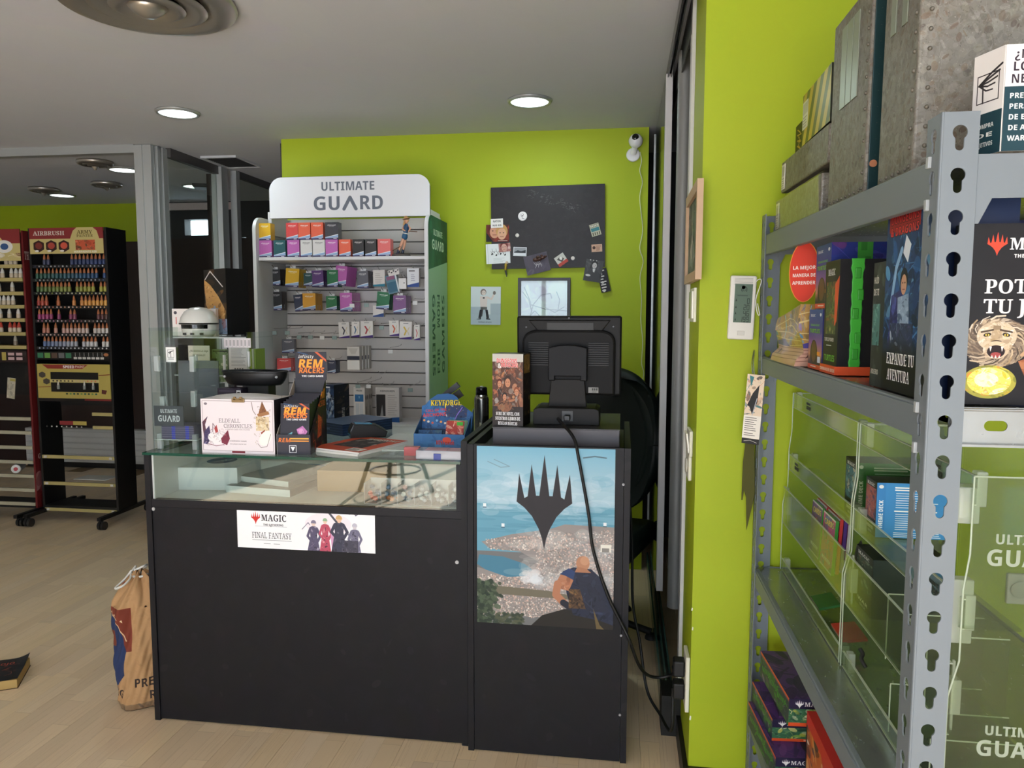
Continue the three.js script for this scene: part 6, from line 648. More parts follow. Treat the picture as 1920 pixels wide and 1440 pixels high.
  const h2 = print(330, 200, (c, W, H) => { fillR(c, '#8a3030', 0, 0, W, H); fillR(c, '#c9b878', 0, 90, W, 110); oval(c, '#d8be70', 170, 120, 90, 110); T(c, 'ARMY', 150, 60, 36, '#5a4a20', { font: 'serif' }); oval(c, '#e8e4dc', 256, 110, 40, 40); oval(c, '#3a5a8a', 258, 110, 18, 20); art(c, 0, 150, W, 50, ['#c9b878', '#e8dcc0', '#8a5a40', '#d8d0c0'], 30, 97, 0.5); });
  printed('header_card', 2 * hw2, 0.21, 0.006, { front: h2, all: '#5a2020' }, u).position.set(0, 1.875, 0.004);
  const ry = [1.7358, 1.6474, 1.5552, 1.4662, 1.3769, 1.2837, 1.1937], occ2 = ['xxxx.xxx.', 'xxxxx.xxx', 'xx.x..x..', 'xxxxxxx..', 'xxxx.x.x.', 'xxxx.xxx.', '..x...x..'];
  const big = (() => mergeGeometries([flat(lathe([[0, 0], [0.0125, 0], [0.0135, 0.004], [0.0135, 0.026], [0.009, 0.033]], 12)), flat(lathe([[0.0125, 0.031], [0.0125, 0.036], [0.009, 0.054], [0.003, 0.067], [0, 0.068]], 12))], true))();
  ry.forEach((y, r) => { let nb = occ2[r].split('x').length - 1; add('shelf_strip', span(-hw2, hw2 - 0.004, y - 0.012, y + 0.011, -D + 0.008, 0), strip, u); for (let i = 0; i < 9; i++) { if (occ2[r][i] !== 'x') continue; const o = new THREE.Mesh(big, [bodyM(r > 5 ? '#8a7a68' : '#c9b9a0'), bodyM(r === 5 ? '#b8402f' : r === 6 ? '#b0a898' : '#d5d3cc')]); o.name = numbered('paint_pot'); scene.add(o); o.position.set(X1 - 0.03 - (8 - i) * 0.034, y + 0.0115, -4.6 - 0.02); tag(o, `${nth[--nb]} ${r === 5 ? 'red' : r === 6 ? 'beige' : 'white'} capped bottle from the right, ${nth[r]} row of the red-sided paint rack`, 'paint bottle', `bottles in the ${nth[r]} row of the cut rack`); } });
  printed('info_card', 2 * hw2, 0.08, 0.005, { front: print(300, 60, (c, W, H) => { fillR(c, '#241414', 0, 0, W, H); oval(c, '#d8d4cc', 160, 28, 22, 22); oval(c, '#2a4a6a', 162, 28, 9, 9); fillR(c, '#b5a254', 196, 10, 18, 40); for (let i = 0; i < 4; i++) fillR(c, '#c9a8a8', 222 + (i % 2) * 34, 12 + Math.floor(i / 2) * 22, 26, 14); }), all: '#241414' }, u).position.set(0, 1.1326, 0.002);
  for (const y of [0.7065, 0.6109, 0.5075, 0.4074, 0.3107, 0.2136, 0.1161]) add('shelf_bar', span(-hw2, hw2, y - 0.011, y + 0.011, -0.012, 0.002), mat(0xb3ad94, 0.5), u);
  add('foot', bx(0.028, 0.022, 0.56, hw2, 0.075, -0.1), blk, u); for (const z of [0.13, -0.35]) add('castor', merge(cyl(0.028, 0.028, 0.018, 0, 0, 0, 20).rotateZ(PI / 2).translate(hw2 - 0.012, 0.028, z), cyl(0.028, 0.028, 0.018, 0, 0, 0, 20).rotateZ(PI / 2).translate(hw2 + 0.012, 0.028, z), bx(0.012, 0.03, 0.012, hw2, 0.055, z)), mat(0x1a1b1c, 0.4), u);
  const can = thing('spray_can', 'white spray can with a red cap centre lying on a lower rack bar', 'spray can', [-4.1008, 0.3601, -4.6], 0.5); add('body', cyl(0.03, 0.03, 0.13, 0, 0, 0, 24).rotateX(PI / 2).translate(0, 0, -0.065), mat(0x6d7073, 0.35), can); add('cap', lathe([[0, 0.012], [0.026, 0.012], [0.03, 0.006], [0.03, 0]], 24).rotateX(PI / 2), mat(0xdcdad5, 0.4), can); add('dot', cyl(0.013, 0.013, 0.003, 0, 0, 0, 20).rotateX(PI / 2).translate(0, 0, 0.013), mat(0xa8202c, 0.4), can);
  const fly = printed('leaflet_bag', 0.06, 0.14, 0.004, { front: print(60, 120, (c, W, H) => { fillR(c, '#b8b09a', 0, 0, W, H); fillR(c, '#a89a50', 20, 4, 40, 14); art(c, 0, 24, W, 90, ['#b8b09a', '#8a8474', '#cfc8b4'], 20, 98, 0.3); }), all: '#a8a08a' }); fly.position.set(-4.0889, 0.9169, -4.585); fly.rotation.z = -0.12; tag(fly, 'pale leaflet packet hanging under the cut paint rack header rows', 'leaflet packet');
  // low white heater on the far wall
  const h = thing('wall_heater', 'low white ribbed heater along the far brown wall behind the racks', 'heater', [-3.9, 0, -6.3]); add('casing', span(-1.6, 1.0, 0.05, 0.36, -0.09, 0), mat(0xc9c8c4, 0.5), h); for (let i = 0; i < 5; i++) add('rib', rb(2.58, 0.044, 0.012, 0.004, -0.3, 0.095 + i * 0.055, 0.004), mat(0xd4d3cf, 0.5), h); add('plinth', span(-1.6, 1.0, 0, 0.05, -0.08, -0.01), M.black, h);
  one('loudspeaker', 'black loudspeaker hanging under the far room ceiling, seen through the side glass', 'loudspeaker', rb(0.2, 0.26, 0.18, 0.01), M.black, [-3.1946, 2.5139, -5.6], 0.4);
}
function dotG() { return (dotG.g ??= cyl(0.0052, 0.0052, 0.002, 0, 0, 0, 10).rotateX(PI / 2)); }
// ---------------------------------------------------------------- grey slotted shelving on the right
const SX = 0.375, SW = 0.52, SN = -1.0, SF = -2.19;
const greyPaint = mat(0x747c82, 0.45), galv = new THREE.MeshPhysicalMaterial({ color: 0xa2a6a6, roughness: 0.4, metalness: 0.75, roughnessMap: canvasTex(512, 512, (c, w, h) => { fillR(c, '#909090', 0, 0, w, h); speckle(c, w, h, 900, 61, ['#d0d0d0', '#606060'], 4, 24, 0.35); }, [3, 3], false) });
{
  const t = thing('shelving_unit', 'grey slotted angle steel shelving with keyhole posts and galvanised shelves against the green wall', 'shelving unit', [0, 0, 0]);
  function keyhole(x, y, r = 0.0085, s = 0.005, len = 0.0165) { const p = new THREE.Path(), a = Math.asin(s / r); p.absarc(x, y, r, -PI / 2 + a, 1.5 * PI - a, false); p.lineTo(x - s, y - len + 0.001); p.absarc(x, y - len, s, PI, 2 * PI, false); p.lineTo(x + s, y - r * Math.cos(a)); return p; }
  function post(H, w, sx, sz) { // corner at the origin, flanges towards +x*sx and -z*sz
    const fl = () => { const s = poly([[0, 0], [w, 0], [w, H], [0, H]]); for (let y = H - 0.024; y > 0.03; y -= 0.05) s.holes.push(keyhole(w * 0.5, y)); return ext(s, 0.002); };
    const a = fl(), b = fl(); if (sx < 0) a.scale(-1, 1, 1); a.translate(0, 0, sz > 0 ? -0.002 : 0); b.rotateY(PI / 2 * (sz > 0 ? 1 : -1)); if (sz > 0) b.translate(sx > 0 ? 0 : -0.002, 0, 0); else b.translate(sx > 0 ? 0.002 : 0, 0, 0);
    const g = merge(a, b); if (sx < 0) { const ix = g.attributes.position; } return g;
  }
  const bend = (H) => cyl(0.0022, 0.0022, H, 0.0016, H / 2, -0.0016, 12);
  const HN = 1.662, HF = 1.688, w = 0.043;
  const P1 = add('post', merge(post(HN, w, 1, 1), bend(HN)), greyPaint, t); P1.position.set(SX, 0, SN);
  const P2 = add('post', merge(post(HF, 0.05, 1, -1)), greyPaint, t); P2.position.set(SX, 0, SF);
  const P3 = add('post', merge(post(HN, w, 1, 1).scale(-1, 1, 1)), greyPaint, t); P3.position.set(SX + SW, 0, SN); P3.material = new THREE.MeshPhysicalMaterial({ color: 0x747c82, roughness: 0.45, side: THREE.DoubleSide });
  const P4 = add('post', merge(post(HF, w, 1, -1).scale(-1, 1, 1)), P3.material, t); P4.position.set(SX + SW, 0, SF);
  // shelves: top of plate at the far and the near end
  const levels = [[1.634, 1.61, 0.05], [1.305, 1.305, 0.04], [0.707, 0.706, 0.04], [0.277, 0.277, 0.04]];
  levels.forEach(([yf, yn, bh], i) => {
    const L = SN - SF, ang = Math.atan2(yf - yn, L), mid = (yf + yn) / 2, zc = (SN + SF) / 2;
    const put = (n, g, m) => { const o = add(n, g, m, t); o.position.set(0, mid, zc); o.rotation.x = ang; return o; };
    put('shelf_plate', rb(SW - 0.012, 0.0035, L - 0.01, 0.0015, SX + SW / 2 + 0.002, -0.0018, 0), galv);
    const beamShape = (x0, s) => merge(rb(0.003, bh, L - 0.052, 0.0012, x0, -bh / 2 - 0.002, 0.002), rb(0.014, 0.003, L - 0.052, 0.0012, x0 + s * 0.006, -bh - 0.001, 0.002), rb(0.012, 0.006, L - 0.052, 0.0028, x0 + s * 0.0065, -0.001, 0.002));
    put('side_beam', beamShape(SX + 0.004, 1), greyPaint); put('side_beam', beamShape(SX + SW - 0.004, -1), greyPaint);
    const fb = poly([[0.044, 0.002], [SW - 0.044, 0.002], [SW - 0.044, -bh - 0.03], [SW - 0.05, -bh - 0.03], [SW - 0.075, -bh], [0.062, -bh], [0.048, -bh - 0.03], [0.044, -bh - 0.03]]); const fb2 = poly([[0.03, 0.001], [SW - 0.03, 0.001], [SW - 0.03, -0.046], [0.03, -0.046]], [(() => { const p = new THREE.Path(); p.absarc(0.078, -0.022, 0.0065, PI / 2, 1.5 * PI); p.absarc(0.092, -0.022, 0.0065, -PI / 2, PI / 2); return p; })()]);
    const ebn = add('end_beam', i === 0 ? ext(fb, 0.002) : merge(ext(fb2, 0.0015), bx(SW - 0.06, 0.003, 0.01, SW / 2, -0.046, 0.005)), i === 0 ? greyPaint : galv, t); ebn.position.set(SX, yn, i === 0 ? SN - 0.004 : SN - 0.012);
    const ebf = add('end_beam', ext(fb, 0.002), greyPaint, t); ebf.position.set(SX, yf, SF + 0.006);
    for (const dy of [0.012, -0.04]) add('hook', rb(0.006, 0.014, 0.008, 0.001, SX - 0.001, yn - 0.014 + dy, SN - 0.029), mat(0xa7acae, 0.4), t);
  });
}
const XL = 0.398;
// left-facing box: depth range on z and height from pixel rectangles, printed on its left and front
function sideBox(name, label, cat, z0, z1, y, h, w, f, x = XL, look = 'card', group) { const d = Math.abs(z1 - z0), o = printed(name, w, h, d, f, scene, look); o.geometry.translate(w / 2, h / 2, 0); o.position.set(x, y, (z0 + z1) / 2); return tag(o, label, cat, group); }
const topY = (z) => 1.6112 + (SN - z) * 0.0205;
// ---- top shelf
const rust = canvasTex(1024, 1024, (c, w, h) => { fillR(c, '#77736a', 0, 0, w, h); speckle(c, w, h, 2600, 71, ['#908e84', '#625d54', '#9c9a90', '#565046', '#888474'], 4, 34, 0.42); speckle(c, w, h, 700, 72, ['#5a4432', '#6a523e', '#46382c', '#74604c'], 3, 26, 0.5); speckle(c, w, h, 5000, 74, ['#b4b0a4', '#3c362e'], 1, 4, 0.5); const R = rng(73); for (let i = 0; i < 900; i++) { c.globalAlpha = 0.12 + R() * 0.3; const x = R() * w, y = R() * h; line(c, R() < 0.6 ? '#b9b6aa' : '#4c463c', 0.6 + R() * 1.2, [[x, y], [x + R() * 24 - 12, y + R() * 34]]); } c.globalAlpha = 1; }, [3.2, 3.2]);
const rustM = new THREE.MeshPhysicalMaterial({ map: rust, bumpMap: rust, bumpScale: 0.0008, roughness: 0.5, metalness: 0.15 });
const rivetG = new THREE.SphereGeometry(0.0032, 10, 8), rivetM = mat(0x6f6a60, 0.4, { metalness: 0.4 });
function crate(name, label, z0, z1, h, w, x, fx = {}) {
  const t = thing(name, label, 'storage box', [x, topY((z0 + z1) / 2) + 0.003, (z0 + z1) / 2]); t.rotation.x = 0.0205; const d = Math.abs(z1 - z0);
  add('carton', uvMetres(rb(w, h, d, 0.004, w / 2, h / 2, 0)), rustM, t);
  if (fx.label) for (const k of fx.label) add('metal_plate', rb(0.002, h * 0.42, d * 0.14, 0.0005, -0.001, h * (0.98 - 0.26), d * k), mat(0x8c9384, 0.35, { metalness: 0.3 }), t);
  if (fx.rivets) { const n = Math.round(h / 0.026); for (let i = 0; i < n; i++) { add('rivet', rivetG, rivetM, t).position.set(0.015, 0.012 + i * 0.026, d / 2); add('rivet', rivetG, rivetM, t).position.set(0, 0.012 + i * 0.026, d / 2 - 0.012); } for (let i = 1; i < d / 0.026; i++) add('rivet', rivetG, rivetM, t).position.set(0, 0.01, d / 2 - i * 0.026); }
  if (fx.front) add('front_face', uvMetres(rb(w * 0.98, h * 0.99, 0.003, 0.001, w / 2 + 0.002, h / 2, d / 2 + 0.0015)), fx.front, t);
  if (fx.barcode) { printed('price_label', 0.0015, h * 0.8, 0.035, { left: print(70, 90, (c, W, H) => { fillR(c, '#ddd9d2', 0, 0, W, H); for (let i = 0; i < 12; i++) fillR(c, '#6a6660', 8 + i * 4.5, 8, 1 + (i % 3), 34); textLines(c, 8, 50, 54, 5, 8, '#8a8680', 3, 3); }), all: '#ddd9d2' }, t).position.set(-0.001, h * 0.48, -d / 2 + 0.03); }
  return t;
}
crate('storage_box', 'large weathered metal-look box with rivets behind the near shelf post', -1.306, -1.158, 0.43, 0.36, XL, { rivets: 1, label: [-0.2, 0.12] });
crate('storage_box', 'weathered metal-look box with a dark teal front, second from the near post', -1.605, -1.375, 0.345, 0.3, XL, { rivets: 1, label: [-0.16, 0.0, 0.16], front: mat(0x1f3a3d, 0.3) });
{ const b = add('button', cyl(0.006, 0.006, 0.003, 0, 0, 0, 16).rotateX(PI / 2), mat(0xb87a58, 0.4), scene.children[scene.children.length - 1]); b.position.set(0.012, 0.05, 0.119); }
crate('storage_box', 'flat weathered box wrapped in clear film at the far end of the top shelf', -2.13, -1.66, 0.082, 0.28, XL, { barcode: 1 });
{ const o = scene.children[scene.children.length - 1]; add('film', (() => { const g = new RoundedBoxGeometry(0.288, 0.087, 0.48, 4, 0.012), p = g.attributes.position, R = rng(8); for (let i = 0; i < p.count; i++) { const n = Math.sin(p.getX(i) * 60 + p.getZ(i) * 35) * Math.cos(p.getY(i) * 80 + p.getZ(i) * 50); p.setXYZ(i, p.getX(i) + n * 0.003, p.getY(i) + n * 0.002, p.getZ(i) + n * 0.004); } g.computeVertexNormals(); return g.translate(0.14, 0.0435, 0); })(), mat(0xffffff, 0.06, { transmission: 1, ior: 1.3 }), o); }
{ const t2 = crate('storage_box', 'flat weathered box lying on the film-wrapped one at the far end', -2.1, -1.64, 0.078, 0.26, XL + 0.006, { barcode: 1 }); t2.position.y += 0.098; }
sideBox('dice_box', 'black and gold box with hazard stripes standing on the flat weathered boxes', 'game box', -1.905, -1.66, 1.812, 0.115, 0.16, { left: print(240, 160, (c, W, H) => { fillR(c, '#2c3026', 0, 0, W, H); for (let i = -2; i < 6; i++) P(c, '#b89a44', [[i * 58, H], [i * 58 + 30, H], [i * 58 + 100, 0], [i * 58 + 70, 0]]); fillR(c, '#d8d6cf', 0, 24, 52, 86); for (let i = 0; i < 9; i++) fillR(c, '#7a7670', 5 + i * 5, 30, 2, 34); textLines(c, 5, 72, 42, 4, 9, '#8a8680', 3, 3); }), top: '#5a5c50', all: '#33362c' }, XL + 0.012, 'gloss');
sideBox('dice_box', 'small black box with a gold serpent at the far end of the flat boxes', 'game box', -2.06, -1.95, 1.818, 0.075, 0.08, { left: print(110, 120, (c, W, H) => { fillR(c, '#14120f', 0, 0, W, H); for (let i = 0; i < 14; i++) line(c, '#b8903c', 5, [[20 + (i % 3) * 12, 20 + i * 7], [34 + (i % 4) * 9, 26 + i * 7]]); }), all: '#141210' }, XL + 0.03);
{ // hexagonal shop sign display
  const t = thing('sign_column', 'white and dark teal folded card column asking customers to ask the staff', 'display sign', [0.43, topY(-1.0) + 0.004, -1.005]); const f = print(380, 560, (c, W, H) => { fillR(c, '#e6e2df', 0, 0, W, 220); fillR(c, '#163a44', 0, 220, W, H); T(c, '¿NO', 40, 52, 66, '#2c1f2c', { align: 'left' }); T(c, 'LO', 34, 116, 66, '#2c1f2c', { align: 'left' }); T(c, 'NECESITAS?', 28, 180, 66, '#2c1f2c', { align: 'left', w: 330 }); ['PREGUNTA AL', 'PERSONAL', 'DE ENTREGA', 'DE ARTÍCULOS', 'WARHAMMER'].forEach((s, i) => T(c, s, 26, 268 + i * 56, 40, '#ece8e4', { align: 'left' })); });
  const sd = print(200, 560, (c, W, H) => { fillR(c, '#e2deda', 0, 0, W, 330); fillR(c, '#163a44', 0, 330, W, H); c.strokeStyle = '#2a2628'; c.lineWidth = 6; c.strokeRect(30, 120, 140, 150); for (let i = 0; i < 5; i++) line(c, '#2a2628', 12 - i, [[40, 170], [120 - i * 8, 120 + i * 22], [186 - i * 14, 90 + i * 30]]); line(c, '#2a2628', 9, [[70, 270], [66, 160]]); ['COMPRA', 'DE', 'OBJETIVOS'].forEach((s, i) => T(c, s, 90, 400 + i * 50, 34, '#d8d8d2', { w: 120 })); });
  const p = printed('front_panel', 0.085, 0.123, 0.002, { front: f, all: '#d8d4d0' }, t); p.position.set(0.057, 0.0615, 0.0); const q = printed('side_panel', 0.047, 0.123, 0.002, { front: sd, all: '#d8d4d0' }, t); q.position.set(0.0068, 0.0615, -0.0225); q.rotation.y = -1.25; const r = printed('side_panel', 0.047, 0.123, 0.002, { front: '#e0dcd8', all: '#d8d4d0' }, t); r.position.set(0.108, 0.0615, -0.02); r.rotation.y = 1.1;
}
// ---- middle shelf
const MY = 1.3072;
const turtles = (c, W, H, big) => { const g = c.createLinearGradient(0, 0, 0, H); g.addColorStop(0, '#2c4f8c'); g.addColorStop(0.3, '#3a3a8a'); g.addColorStop(0.55, '#8a5a9a'); g.addColorStop(0.75, '#c98a6a'); g.addColorStop(0.9, '#2c2430'); c.fillStyle = g; c.fillRect(0, 0, W, H); T(c, 'MAGIC', W * 0.28, H * 0.1, W * 0.13, '#eee', { w: W * 0.34, font: 'serif' }); oval(c, '#e8e8ee', W * 0.84, H * 0.09, W * 0.06, W * 0.06); T(c, 'TEENAGE MUTANT', W * 0.45, H * 0.26, W * 0.1, '#6ac03a', { w: W * 0.66 }); T(c, 'TURTLES', W * 0.45, H * 0.36, W * 0.2, '#7ac83c', { w: W * 0.74, stroke: '#1c3a1c', lw: 4 }); oval(c, '#2c241c', W * 0.42, H * 0.75, W * 0.26, H * 0.24); oval(c, '#6a4a2c', W * 0.42, H * 0.7, W * 0.18, H * 0.18); fillR(c, '#d8e0f0', W * 0.7, H * 0.78, W * 0.2, H * 0.1); fillR(c, '#f2a030', W * 0.66, H * 0.7, W * 0.2, H * 0.06); fillR(c, '#e2572c', 0, H * 0.92, W, H * 0.08); fillR(c, '#f0d8cc', W * 0.2, H * 0.945, W * 0.4, H * 0.02); };
{ // foil pack box
  const foil = print(300, 320, (c, W, H) => { art(c, 0, 0, W, 220, ['#b08a4a', '#8a6a3a', '#c9a868', '#6a5a78', '#8a7ab0', '#5a8ab0', '#7a6a4a'], 90, 101, 0.18); line(c, '#7fc0e0', 5, [[100, 10], [110, 200]]); for (let i = 0; i < 5; i++) line(c, '#d8c488', 5, [[10, 60 + i * 34], [140, 40 + i * 44], [290, 100 + i * 24]]); P(c, '#4a3f8a', [[0, 190], [120, 170], [200, 216], [0, 216]]); fillR(c, '#c99a84', 0, 214, W, 106); for (let i = 0; i < 4; i++) line(c, '#8a5a4c', 4, [[0, 226 + i * 22], [W, 220 + i * 20]]); P(c, '#5a3a34', [[50, 236], [100, 240], [74, 276]]); });
  const t = thing('foil_pack', 'slumped brown foil card bundle with a pink base, far on the middle shelf', 'card pack', [0.415, MY, -1.875]); const g = new THREE.BoxGeometry(0.07, 0.12, 0.27, 4, 8, 8), p = g.attributes.position; for (let i = 0; i < p.count; i++) { const y = p.getY(i), z = p.getZ(i); p.setXYZ(i, p.getX(i) + 0.006 * Math.sin(y * 50) * Math.cos(z * 24) + (y < -0.03 ? -0.006 : 0.008), y + 0.06 + (y > 0.02 ? z * 0.12 : 0), z * (y > 0 ? 0.92 : 1)); } const n = g.attributes.uv.count; const order = ['right', 'left', 'top', 'bottom', 'front', 'back'], ms = [], fr = foil; g.groups.forEach((gr, i) => { const pr = order[i] === 'left' || order[i] === 'front' ? foil : solid('#9a6e58'); const idx = new Set(); for (let k = gr.start; k < gr.start + gr.count; k++) idx.add(g.index.getX(k)); for (const k of idx) { g.attributes.uv.setXY(k, pr.r[0] + g.attributes.uv.getX(k) * (pr.r[2] - pr.r[0]), pr.r[1] + g.attributes.uv.getY(k) * (pr.r[3] - pr.r[1])); } ms.push(pr.s.gloss); }); g.computeVertexNormals(); add('bundle', g, ms, t);
}
{ // hanging red oval
  const t = thing('hanging_sign', 'red oval card sign on a white strip hanging from the shelf above', 'sign', [0.4026, 1.5159, -1.8]); t.rotation.y = -0.55; const op = print(200, 420, (c, W, H) => { fillR(c, '#d8402f', 0, 0, W, H); c.strokeStyle = '#e8903a'; c.lineWidth = 6; c.beginPath(); c.ellipse(100, 210, 96, 206, 0, 0, 7); c.stroke(); ['LA MEJOR', 'MANERA DE', 'APRENDER'].forEach((s, i) => T(c, s, 100, 180 + i * 52, 34, '#f0e6e0', { w: 150 })); });
  const a = 0.034, b = 0.068, s = new THREE.Shape(); s.absellipse(0, 0, a, b, 0, 2 * PI); const g = ext(s, 0.0015), u = g.attributes.uv, q = g.attributes.position; for (let i = 0; i < u.count; i++) u.setXY(i, op.r[0] + (op.r[2] - op.r[0]) * (q.getX(i) / (2 * a) + 0.5), op.r[1] + (op.r[3] - op.r[1]) * (q.getY(i) / (2 * b) + 0.5)); add('oval_card', g, op.s.paper, t);
  add('strip', tube([[0, 0.064, 0.001], [0.0, 0.085, 0.0], [0.006, 0.104, -0.002], [0.016, 0.122, -0.004]], 0.004, 16, 6).scale(1, 1, 0.4), mat(0xd6d6d2, 0.5), t);
}
const tu = print(200, 420, (c, W, H) => turtles(c, W, H)), tuBack = print(160, 200, (c, W, H) => { art(c, 0, 0, W, H, ['#2c3a8a', '#3a2f7c', '#4a4aa0', '#1f2a6a', '#6a3a7a'], 40, 103, 0.3); fillR(c, '#4aa83a', 62, 0, 36, H); for (let i = 0; i < 5; i++) fillR(c, '#3a8c2e', 70 + (i % 2) * 10, i * 44, 14, 26); });
sideBox('game_box', 'small turtle card box with an orange foot standing on the middle shelf', 'card box', -1.716, -1.605, MY, 0.124, 0.07, { left: tu, front: '#2c2c6a', all: '#28285c' });
sideBox('game_box', 'turtle card box raised on the row behind, its top near the upper shelf', 'card box', -1.69, -1.575, MY + 0.126, 0.128, 0.125, { left: tu, front: tuBack, all: '#28285c' }, XL + 0.004);
sideBox('carton', 'plain dark carton holding up the raised turtle card box', 'carton', -1.69, -1.6, MY, 0.1245, 0.09, { all: '#24242c' }, XL + 0.075);
{ // commander deck
  const t = thing('deck_box', 'black trading card deck box with a dripping green stripe and an orange base', 'deck box', [XL, MY, -1.545]); const d = 0.1, h = 0.2, w = 0.125;
  const l = print(170, 400, (c, W, H) => { fillR(c, '#1c1a18', 0, 0, W, H); T(c, 'MAGIC', 74, 44, 34, '#eee', { w: 84, font: 'serif' }); art(c, 20, 80, 120, 200, ['#4a5a2c', '#7a8a3c', '#c0572c', '#2c2a20', '#a8a060', '#5a3a28'], 100, 104, 0.2); P(c, '#e2572c', [[120, 90], [170, 60], [150, 230], [124, 250]]); T(c, 'TURTLE POWER', 70, 300, 20, '#d8d4cc', { w: 110 }); fillR(c, '#bbb', 40, 322, 60, 4); T(c, 'TURTLES', 80, 372, 34, '#6ac03a', { w: 124 }); });
  printed('box', w, h, d, { left: l, all: '#191819' }, t).position.set(w / 2, h / 2 + 0.016, 0);
  const st = new THREE.Shape(); const e = []; for (let i = 0; i <= 24; i++) e.push([0.0085 + 0.0007 * Math.sin(i * 2.1) + (i > 21 ? 0.002 : 0), i / 24]); st.moveTo(-e[0][0], 0); for (const [a, b] of e) st.lineTo(a, b * h); for (const [a, b] of e.slice().reverse()) st.lineTo(-a - 0.0004 * Math.sin(b * 30), b * h); add('green_stripe', ext(st, 0.002, 0.001).translate(0.031, 0.016, d / 2), mat(0x3fae33, 0.4), t);
  for (const [x, y] of [[0.029, 0.19], [0.035, 0.15], [0.027, 0.115], [0.033, 0.07], [0.029, 0.04]]) add('drip', rb(0.011, 0.02, 0.004, 0.0018, x + 0.002, y, d / 2 + 0.003), mat(0x369a2c, 0.4), t);
  printed('base', w + 0.008, 0.016, d + 0.008, { left: print(120, 24, (c, W, H) => { fillR(c, '#e2572c', 0, 0, W, H); T(c, 'COMMANDER DECK', 56, 12, 13, '#f6e0d4', {}); }), all: '#e2572c' }, t).position.set(w / 2, 0.008, 0);
}
sideBox('book_box', 'dark grey boxed game with a teal ghostly figure, left of the blue adventure box', 'game box', -1.3, -1.245, MY, 0.195, 0.13, { left: print(150, 420, (c, W, H) => { art(c, 0, 0, W, H, ['#2a2c2e', '#3a3e40', '#1c1c1e', '#4a5452'], 50, 105, 0.25); art(c, 10, 140, 90, 140, ['#4a7a78', '#7fb0a8', '#2c4a4a', '#9fd0c4'], 40, 106, 0.2); T(c, 'HUÍD', 40, 60, 30, '#dcd8d0', { w: 60 }); T(c, 'DE TI', 44, 100, 30, '#dcd8d0', { w: 66 }); T(c, 'ROLERO', 60, 370, 24, '#cfccc4', {}); }), front: '#26262a', all: '#232326' });
sideBox('book_box', 'tall blue fantasy adventure box with a rearing knight and white lettering', 'game box', -1.245, -1.064, MY, 0.262, 0.1, { left: print(360, 520, (c, W, H) => { art(c, 0, 0, W, H, ['#1c3a6a', '#2a5a94', '#143050', '#3a78b0', '#0f2440', '#5a9ac8'], 150, 107, 0.18); fillR(c, '#a01f26', 20, 2, 240, 52); T(c, 'DUNGEONS', 140, 20, 34, '#d8323a', { w: 220, stroke: '#4a0c10', lw: 5 }); T(c, '& DRAGONS', 140, 54, 34, '#d8323a', { w: 220, stroke: '#4a0c10', lw: 5 }); P(c, '#dfe8f2', [[160, 70], [200, 100], [180, 150], [140, 120]]); line(c, '#8ab4dc', 20, [[60, 260], [90, 160], [130, 110]]); artIn(c, [[60, 240], [150, 220], [200, 340], [40, 400]], ['#2c2f6a', '#3a3f8a', '#232456', '#4a5098'], 50, 124, 0.16); face(c, 156, 210, 1.7, '#c89a80', '#1a1c26'); artIn(c, [[112, 246], [196, 236], [210, 350], [120, 360]], ['#8fa8c4', '#6a84a4', '#b4c8dc', '#4a6080'], 60, 125, 0.16); art(c, 60, 320, 180, 90, ['#2c3a5a', '#8a9ab4', '#1a1c2a', '#5a4a7a'], 50, 108, 0.2); const g = c.createLinearGradient(0, 360, 0, 430); g.addColorStop(0, 'rgba(10,10,14,0)'); g.addColorStop(1, '#0c0c10'); c.fillStyle = g; c.fillRect(0, 360, W, 160); T(c, 'EXPANDE TU', 150, 424, 46, '#fff', { font: 'serif', w: 220 }); T(c, 'AVENTURA', 140, 472, 46, '#fff', { font: 'serif', w: 180 }); }), front: '#18284a', top: '#1c2c50', all: '#101a30' });
